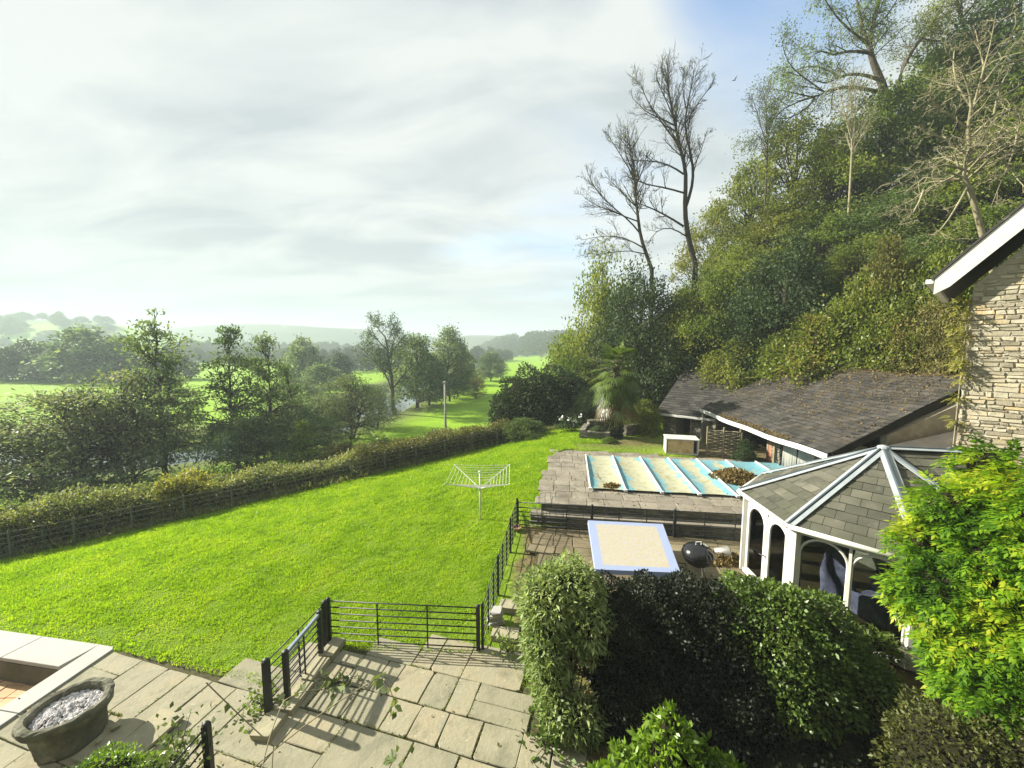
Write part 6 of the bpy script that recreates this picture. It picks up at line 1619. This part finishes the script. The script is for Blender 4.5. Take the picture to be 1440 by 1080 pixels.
# wisteria-like climber: pinnate leaves with drooping pointed leaflets
def pinnate(name, label, lumps, nleaf, leaf, seed, rl=.30, ll=.12, cat='climber', stems=None, core=.72, off=None):
    rng = np.random.default_rng(seed); lumps = np.array(lumps, float)
    wgt = lumps[:, 3] * lumps[:, 5]; wgt /= wgt.sum()
    li = rng.choice(len(lumps), nleaf, p=wgt); d = nrm(rng.normal(0, 1, (nleaf, 3)))
    Pp = lumps[li, :3] + d * lumps[li, 3:] * (1 - .45 * rng.uniform(0, 1, nleaf) ** 2)[:, None] * (1 + .12 * np.sin(d[:, 0] * 6 + li) + .1 * np.sin(d[:, 2] * 8))[:, None]
    D = nrm(d * .6 + np.array((-.75, -.25, .05)) + rng.normal(0, .35, d.shape)); S = nrm(np.cross(D, np.array((0, 0, 1)) + rng.normal(0, .25, D.shape)))
    up = np.cross(S, D)
    Vs = []
    npair = 5
    for j in range(npair):
        s = (j + .7) / npair
        for sg in (-1, 1):
            b_ = Pp + D * (rl * s) + np.array((0, 0, -1)) * (rl * .35 * s * s)
            dd = nrm(D * .75 + S * sg * .75 + np.array((0, 0, -.35)) + rng.normal(0, .12, D.shape)); l_ = (ll * rng.uniform(.75, 1.15, nleaf) * (1 - .25 * abs(s - .5)))[:, None]
            w = nrm(np.cross(dd, up)) * l_ * .17; m_ = b_ + dd * l_ * .42
            Vs.append(np.stack([b_, m_ + w, b_ + dd * l_, m_ - w], 1))
    b_ = Pp + D * rl + np.array((0, 0, -1)) * (rl * .35); l_ = ll; dd = nrm(D + np.array((0, 0, -.6))); w = S * l_ * .17; m_ = b_ + dd * l_ * .42
    Vs.append(np.stack([b_, m_ + w, b_ + dd * l_, m_ - w], 1))
    V = np.stack(Vs, 1).reshape(-1, 3)
    r0 = empty(name, (lumps[0, 0], lumps[0, 1], gz(lumps[0, 0], lumps[0, 1])), label, cat); org = np.array(r0.location)
    link('leaves', leaf_mesh('leaves', V - org), LM[leaf], r0)
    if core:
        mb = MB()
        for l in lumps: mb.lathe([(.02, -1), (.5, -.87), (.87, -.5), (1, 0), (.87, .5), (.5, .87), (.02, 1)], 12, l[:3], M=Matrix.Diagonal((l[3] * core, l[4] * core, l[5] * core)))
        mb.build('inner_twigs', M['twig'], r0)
    if stems:
        link('stems', tube_mesh('stems', [(bez(np.array(a), np.array(b_), np.array(c_), 9) - org, np.linspace(r, r * .5, 9), 6) for (a, b_, c_, r) in stems]), M['palebark'], r0)
    return r0
wl = []
for (px, py, Y_, r, rz_) in ((1395, 660, 6.6, .42, .40), (1440, 700, 6.0, .5, .5), (1345, 720, 6.4, .5, .45), (1300, 760, 6.5, .36, .3), (1400, 790, 5.8, .55, .5), (1330, 830, 6.0, .5, .42), (1440, 880, 5.4, .55, .55), (1370, 900, 5.6, .5, .42), (1425, 980, 5.1, .5, .45), (1490, 760, 5.4, .6, .8), (1500, 920, 5.0, .6, .6), (1290, 835, 6.2, .26, .24), (1380, 960, 5.3, .4, .3)):
    q = pY(px, py, Y_); wl.append((q.x, q.y, q.z, r, r, rz_))
pinnate('wisteria', 'big yellow-green feathery climber filling the right edge before the house', wl, 4300, 'wisteria', 71, .27, .125, 'climber', [((7.6, 5.4, 0), (7.2, 5.2, 1.4), (6.1, 5.75, 1.75), .03), ((7.6, 5.4, 0), (7.6, 5.2, 2), (7.2, 5.6, 3.4), .04)])
# yellow creeper on the corner of the stone house
cl_ = []
for (px, py) in ((1352, 432), (1349, 455), (1351, 480), (1348, 505), (1352, 525), (1345, 558), (1342, 588), (1340, 655), (1338, 675)):
    q = pY(px, py, 8.95); cl_.append((q.x, q.y, q.z, .09, .1, .13 if py < 540 else .06))
pinnate('yellow_creeper', 'yellow-leaved creeper hanging down the left corner of the stone house', cl_, 120, 'golden', 72, .14, .09, 'climber', [((HE.x - .03, HE.y, .3), (HE.x - .12, HE.y - .05, 4), (HE.x - .06, HE.y, 7.6), .02)], 0)

# ------------------------------------------------------------------ palm
pp = Vector((6.15, 22.9, 1.05)); rng = np.random.default_rng(91)
pt = empty('fan_palm', pp, 'shaggy fan palm with yellowing lower fronds beside the sheds', 'palm')
zs = np.linspace(-.2, 4.3, 14)
tp_ = np.stack([.06 * np.sin(zs * 1.3), .05 * np.cos(zs), zs], 1)
link('trunk', tube_mesh('trunk', [(tp_, .24 + .05 * np.sin(zs * 7) - .01 * zs, 12)]), M['bark'], pt)
Vg, Vo, stalks = [], [], []
for i in range(84):
    f = i / 83; az = i * 2.399 + rng.uniform(-.2, .2)
    el = 1.2 - 1.35 * min(1, f * 2.6) - .95 * max(0, f - .35) + rng.uniform(-.2, .2); ln = rng.uniform(.3, 1.1) if f < .25 else rng.uniform(.55, 1.25)
    hb_ = np.array((0, 0, 4.4 - 2.1 * max(0, f - .12)))
    d = np.array((math.cos(az) * math.cos(el), math.sin(az) * math.cos(el), math.sin(el)))
    tip = hb_ + d * ln + np.array((0, 0, -.12 * ln * (1 + f)))
    stalks.append((bez(hb_, hb_ + d * ln * .6 + np.array((0, 0, .08)), tip, 5), np.linspace(.022, .012, 5), 4))
    u = nrm(np.array((-math.sin(az), math.cos(az), 0))); dn = nrm(tip - (hb_ + d * ln * .6)); n_ = np.cross(dn, u)
    for a in np.linspace(-1.7, 1.7, 17):
        bl = rng.uniform(.72, .92) * (1 - .18 * abs(a) / 1.75)
        dd = dn * math.cos(a) + u * math.sin(a) + n_ * .12
        e = tip + dd * bl + np.array((0, 0, -.20 * bl * (1 + 1.3 * f)))
        m_ = tip + dd * bl * .5; w = np.cross(dd, n_); w = w / np.linalg.norm(w) * .05
        (Vo if f > .74 and rng.random() < .75 else Vg).append(np.array((tip, m_ + w, e, m_ - w)))
link('fronds', leaf_mesh('fronds', np.concatenate(Vg)), LM['palm'], pt)
link('old_fronds', leaf_mesh('old_fronds', np.concatenate(Vo)), LM['palmold'], pt)
link('stalks', tube_mesh('stalks', stalks), M['palebark'], pt)
th = rng.uniform(0, 6.28, 2600); z_ = rng.uniform(0, 1, 2600) ** 1.3 * 2.6; d = np.stack([np.cos(th), np.sin(th), 0 * th], 1)
V = leaf_verts(rng, d * (.27 + .14 * rng.uniform(0, 1, 2600))[:, None] + np.stack([0 * th, 0 * th, z_], 1), d, .12, .75, .3)
iv = empty('trunk_ivy', pp, 'ivy wrapped round the trunk of the fan palm', 'ivy'); link('leaves', leaf_mesh('leaves', V), LM['dark'], iv)

# white flowers beside the evergreen
fw_ = Vector((3.7, 25.0, .95)); rng = np.random.default_rng(14)
fr_ = empty('flowering_plant', fw_, 'small plant with white flower heads in front of the evergreens', 'plant')
M['petal'] = srf('white_petals', [(.6, .6, .55), (.75, .75, .7)], .7, .2)
fl = []
for i in range(6):
    c_ = rng.normal(0, .34, 3) * np.array((1, .5, .5)) + np.array((0, 0, .75)); m_ = 11
    fl.append(leaf_verts(rng, c_ + rng.normal(0, .07, (m_, 3)), nrm(rng.normal(0, 1, (m_, 3))), .13, .8, 0))
link('flowers', leaf_mesh('flowers', np.concatenate(fl)), M['petal'], fr_)
link('leaves', leaf_mesh('leaves', leaf_verts(rng, rng.normal(0, .35, (500, 3)) * np.array((1, .6, .6)) + np.array((0, 0, .45)), nrm(rng.normal(0, 1, (500, 3)) + np.array((0, 0, 1))), .16, .5, 0)), LM['dark'], fr_)

# ------------------------------------------------------------------ litter
def heap(name, label, c_, rx, ry, hgt, n, ls, seed, kind=None, cat='leaf pile'):
    rng = np.random.default_rng(seed); a = rng.uniform(0, 6.28, n); r = np.sqrt(rng.uniform(0, 1, n))
    Pp = np.stack([c_[0] + rx * r * np.cos(a), c_[1] + ry * r * np.sin(a), c_[2] + hgt * (1 - r ** 2) * rng.uniform(.1, 1, n)], 1)
    V = leaf_verts(rng, Pp, np.tile(np.array((0, 0, .35)), (n, 1)), ls, .6, 0, 1.3)
    o = link(name, leaf_mesh(name, V), LM['litter']); return tag(o, label, cat, kind=kind)
q = dk(POOL0[0] + 5.9, POOL0[1] + 2.2, 1.12); heap('leaf_pile', 'large heap of dead brown leaves on the far end of the pool cover', q, .95, .75, .38, 2600, .13, 1)
q = dk(POOL0[0] + .85, POOL0[1] + .5, 1.13); heap('leaf_pile', 'small clump of dead leaves on the first panel of the pool cover', q, .3, .2, .1, 350, .1, 2)
q = pz(992, 790, .42); heap('leaf_pile', 'dry weeds and leaves round the fallen bucket', (6.0, 10.7, .43), .6, .4, .2, 600, .1, 3)
rng = np.random.default_rng(44)
n_ = 4200; u = rng.uniform(0, LU, n_); v = LV * (1 - rng.uniform(0, 1, n_) ** 2.2 * .75)
k = rng.random(n_) < .12; v = np.where(k, rng.uniform(0, LV, n_), v)
k2 = rng.random(n_) < .16; v = np.where(k2, np.abs(rng.normal(0, .12, n_)), v); u = np.where(k2, rng.uniform(2, LU - 2, n_), u)
Pp = np.array(E0) + np.array(eu)[None] * u[:, None] + np.array(ev)[None] * v[:, None] + np.array(nn)[None] * np.array([sagf(a, b_) + .03 for a, b_ in zip(u, v)])[:, None]
V = leaf_verts(rng, Pp, np.tile(np.array(nn) * .2, (n_, 1)), .075, .65, 0, 1.2, .1)
o = link('fallen_leaves', leaf_mesh('fallen_leaves', V), LM['litter']); tag(o, 'dead leaves scattered over the slate roof of the outbuilding', 'leaves', kind='stuff')
# branches lying on the roof
br = empty('fallen_branches', E0 + eu * 5 + ev * 4.4, 'dry creeper stems trailing over the top of the slate roof', 'branches')
rng = np.random.default_rng(46); ps_ = []
for i in range(12):
    u0 = rng.uniform(1.2, LU - .6); a = np.array(E0 + eu * u0 + ev * rng.uniform(LV - .6, LV + .3) + nn * .35); c_ = np.array(E0 + eu * (u0 + rng.uniform(-1.5, .6)) + ev * rng.uniform(LV - 3.0, LV - 1.4) + nn * .08)
    ps_.append((bez(a, (a + c_) / 2 + np.array((0, 0, .25)) + rng.normal(0, .2, 3), c_, 7) - np.array(br.location), np.linspace(.018, .006, 7), 5))
link('stems', tube_mesh('stems', ps_), M['bark'], br)
# small debris on deck
n_ = 900; a = rng.uniform(-.3, 12, n_); b_ = rng.uniform(-.1, 6.8, n_)
Pp = np.array([tuple(dk(x, y, 1.13)) for x, y in zip(a, b_)])
k = np.array([in_deck(p_[0], p_[1]) for p_ in Pp]); Pp = Pp[k]
o = link('deck_litter', leaf_mesh('deck_litter', leaf_verts(rng, Pp, np.tile(np.array((0, 0, .1)), (len(Pp), 1)), .07, .6, 0, 1.2)), LM['litter']); tag(o, 'small dead leaves scattered on the slabs round the pool', 'leaves', kind='stuff')

# ivy on the iron fence end and patio weeds
def tuft(name, label, c_, r, n, ls, leaf, seed, cat='plant', aspect=.7, up=.4):
    rng = np.random.default_rng(seed); r0 = empty(name, c_, label, cat)
    Pp = rng.normal(0, 1, (n, 3)) * np.array(r); Pp[:, 2] = np.abs(Pp[:, 2])
    link('leaves', leaf_mesh('leaves', leaf_verts(rng, Pp, nrm(Pp + np.array((0, 0, up))), ls, aspect, .1)), LM[leaf], r0)
    st = [(bez(np.zeros(3), p_ * .5 + np.array((0, 0, .05)), p_, 4), np.linspace(.008, .004, 4), 4) for p_ in Pp[::max(1, n // 12)]]
    link('stems', tube_mesh('stems', st), M['bark'], r0); return r0
tuft('ivy', 'pale ivy trailing over the iron fence end by the round bush', (-4.75, 5.0, .62), (.22, .22, .22), 260, .085, 'ivy', 1)
tuft('ivy', 'leafy ivy hanging low on the fence end near the bottom edge', (-4.7, 4.65, .3), (.2, .2, .15), 170, .085, 'ivy', 12)
tuft('weed', 'green leafy weed at the foot of the left gate post', (-4.5, 6.45, .06), (.16, .2, .12), 170, .08, 'light', 2)
tuft('weed', 'leafy weed below the leafy bush beside the patio edge', (.55, 5.75, .06), (.2, .2, .25), 160, .10, 'camellia', 3)
tuft('weed', 'pale spiky weed beside the stone pile on the path', (-.1, 7.7, .06), (.15, .12, .15), 70, .16, 'buddleia', 4, aspect=.25)
tuft('weed', 'low weed on the kerb just right of the gate', (-3.35, 6.9, .08), (.22, .08, .05), 90, .09, 'ivy', 5)
# young climber shoots reaching up from the house wall below the window
def shoot(label, pts, leaves, seed):
    rng = np.random.default_rng(seed); P_ = [np.array(p_) for p_ in pts]; c_ = np.concatenate([bez(P_[i], P_[i + 1], P_[i + 2], 9) for i in range(0, len(P_) - 2, 2)])
    r0 = empty('climber_shoot', tuple(P_[0]), label, 'climber'); org = P_[0]
    link('stem', tube_mesh('stem', [(c_ - org, np.linspace(.0055, .003, len(c_)), 5)]), M['palebark'], r0)
    V = []
    for (i, n) in leaves:
        q = c_[min(i, len(c_) - 1)]; V.append(leaf_verts(rng, q + rng.normal(0, .035, (n, 3)), nrm(rng.normal(0, 1, (n, 3)) + np.array((0, -.2, .2))), .085, .7, .3))
    link('leaves', leaf_mesh('leaves', np.concatenate(V) - org), LM['ivy'], r0)
sp_ = lambda px, py, Y_: tuple(pY(px, py, Y_))
shoot('long thin climber shoot with pale leaves reaching across the patio view', [sp_(300, 1130, 2.6), sp_(430, 1010, 3.0), sp_(520, 960, 3.2), sp_(545, 940, 3.3), sp_(556, 995, 3.3)], [(12, 5), (15, 5), (17, 6)], 1)
shoot('short climber shoot with two leaf clusters left of the long one', [sp_(360, 1130, 2.5), sp_(372, 1040, 2.9), sp_(400, 985, 3.1), sp_(440, 960, 3.2), sp_(480, 975, 3.3)], [(11, 4), (16, 6), (9, 3)], 2)
shoot('climber shoot tip with curled leaves at the bottom middle edge', [sp_(520, 1130, 2.5), sp_(540, 1090, 2.8), sp_(560, 1060, 3.0)], [(8, 6), (6, 3)], 3)
shoot('bare arching climber shoot at the bottom left of the patio', [sp_(290, 960, 3.1), sp_(340, 1010, 3.0), sp_(385, 1050, 2.9), sp_(380, 1090, 2.8), sp_(385, 1130, 2.7)], [(3, 1)], 4)

# ------------------------------------------------------------------ grass
rng = np.random.default_rng(101)
n0 = 1500000
xx = rng.uniform(-22, 5.5, n0); yy = rng.uniform(6.8, 27.5, n0)
dd = (xx - FA[0]) * FN[0] + (yy - FA[1]) * FN[1]
dist = np.hypot(xx, yy)
keep = (dd < .15) & (rng.random(n0) < np.clip((10.5 / dist) ** 1.3, 0, 1)) & (np.abs(xx) < yy * 1.42 + .8)
xx, yy, dist = xx[keep], yy[keep], dist[keep]
keep = ~poly_in(xx, yy, shrink(PATIO, .22)) & ~poly_in(xx, yy, [(-8.55, 7.85), (-17, 9.1), (-17, 4), (-8.8, 4)]) & ~poly_in(xx, yy, [(.62, 12.9), (.95, 13.2), (2.35, 20.15), (11.9, 18.3), (13, 11)]) & ~poly_in(xx, yy, [(-.55, 7.8), (-.05, 12.7), (5.6, 12.6), (5.6, 6)]) & ~((xx > 3.4) & (yy < 21.3))
xx, yy, dist = xx[keep], yy[keep], dist[keep]
# grass thins to bare tufts along the patio edge
edge = np.exp(-np.maximum(0, (yy - (7.45 + .14 * np.abs(xx + 3)))) / .35)
fine = np.random.default_rng(7).uniform(0, 1, (160, 160)); fi = lambda x, y, s: fine[(np.floor(x / s).astype(int)) % 160, (np.floor(y / s).astype(int)) % 160]
def vnoise(x, y, s):
    a, b_ = x / s, y / s; i, j = np.floor(a).astype(int), np.floor(b_).astype(int); u, v = a - i, b_ - j; u = u * u * (3 - 2 * u); v = v * v * (3 - 2 * v)
    g = lambda p, q: fine[p % 160, q % 160]
    return (g(i, j) * (1 - u) + g(i + 1, j) * u) * (1 - v) + (g(i, j + 1) * (1 - u) + g(i + 1, j + 1) * u) * v
tuftn = np.clip((.6 * vnoise(xx, yy, .16) + .4 * vnoise(xx + 9, yy - 4, .4) - .5) * 2.2 + .5, 0, 1)
worn = np.clip((vnoise(xx + 3, yy + 7, 1.7) * .6 + vnoise(xx, yy, .7) * .4 - .58) * 5, 0, 1)
keep = rng.random(len(xx)) > np.maximum(edge * .6, worn * .6)
xx, yy, dist, tuftn = xx[keep], yy[keep], dist[keep], tuftn[keep]
n_ = len(xx); zz_ = hfun(xx, yy, False) - .01
zz_ = np.where(poly_in(xx, yy, PATIO), .03, zz_)
ht = rng.uniform(.03, .07, n_) * (.6 + .65 * tuftn) * np.clip(dist / 11, .9, 1.5); wd = np.clip(.0011 * dist, .008, .024) * rng.uniform(.8, 1.3, n_)
az = rng.uniform(0, 6.28, n_); ln = rng.normal(0, .55, (n_, 2))
base = np.stack([xx, yy, zz_], 1); sd = np.stack([np.cos(az) * wd, np.sin(az) * wd, 0 * az], 1)
tip = base + np.stack([ln[:, 0] * ht, ln[:, 1] * ht, ht], 1)
V = np.stack([base - sd, base + sd, tip], 1).reshape(-1, 3)
LM['grass'] = leafmat('lawn_blades', [(.15, .255, .010), (.225, .37, .012), (.30, .45, .016), (.38, .46, .04)], .48, .5, .22, .8, .8, (1.15, 1.2, .5))
me = np_mesh('lawn_grass', V, None, np.arange(n_ * 3).reshape(n_, 3))
o = link('lawn_grass', me, LM['grass']); tag(o, 'short bright green mown grass of the sloping lawn', 'grass', kind='stuff')
# moss and small weeds in the joints of the flagstones
jl = np.array([(a[0], a[1], b_[0], b_[1]) for a, b_ in JOINTS]); n_ = 9000
wgt = rng.uniform(0, 1, len(jl)) ** 5; wgt /= wgt.sum(); k = rng.choice(len(jl), n_, p=wgt); s = rng.uniform(0, 1, n_)
Pp = np.stack([jl[k, 0] + (jl[k, 2] - jl[k, 0]) * s, jl[k, 1] + (jl[k, 3] - jl[k, 1]) * s, np.full(n_, .035)], 1) + rng.normal(0, .012, (n_, 3)) * np.array((1, 1, .3))
o = link('joint_weeds', leaf_mesh('joint_weeds', leaf_verts(rng, Pp, np.tile(np.array((0, 0, .8)), (n_, 1)), .035, .4, 0, 1.2)), LM['bramble']); tag(o, 'moss and tiny weeds growing in the joints of the patio', 'weeds', kind='stuff')
n_ = 420; xx = rng.uniform(-14, 3, n_); yy = rng.uniform(2, 24, n_); k = (((xx - FA[0]) * FN[0] + (yy - FA[1]) * FN[1]) < 0); xx, yy = xx[k], yy[k]; zz_ = np.maximum(hfun(xx, yy, False), 0.02 * (yy < 8)) + .045
o = link('lawn_leaves', leaf_mesh('lawn_leaves', leaf_verts(rng, np.stack([xx, yy, zz_], 1), np.tile(np.array((0, 0, .1)), (len(xx), 1)), .055, .6, 0, 1.2)), LM['litter']); tag(o, 'odd dead leaves blown over the lawn and patio', 'leaves', kind='stuff')
# rough grass and weeds along banks
n_ = 60000; s = rng.uniform(-.3, 1.25, n_); of = rng.uniform(-.1, 7, n_) 
xx = FA[0] + (FB - FA)[0] * s + FN[0] * of; yy = FA[1] + (FB - FA)[1] * s + FN[1] * of
Pp = np.stack([xx, yy, hfun(xx, yy)], 1)
V = leaf_verts(rng, Pp, np.tile(np.array((0, 0, 1.2)), (n_, 1)), .35, .12, 0, .8)
o = link('rough_grass', leaf_mesh('rough_grass', V), LM['hedge']); tag(o, 'long rough grass on the bank behind the boundary hedge', 'grass', kind='stuff')

# ------------------------------------------------------------------ damp valley air
hm, t, out = newmat('valley_haze')
pv = N(t, 'ShaderNodeVolumePrincipled'); pv.inputs['Color'].default_value = (.60, .69, .75, 1); pv.inputs['Density'].default_value = .001; pv.inputs['Anisotropy'].default_value = .1
t.links.new(pv.outputs[0], out.inputs['Volume'])
mb = MB(); mb.box((0, 1250, 29), (5600, 2800, 73)); o = mb.build('haze', hm); tag(o, None, None, None, 'stuff')
for o in list(C.objects):
    if o.type == 'MESH' and o.parent is None and 'kind' not in o and 'category' not in o: print('UNTAGGED', o.name)
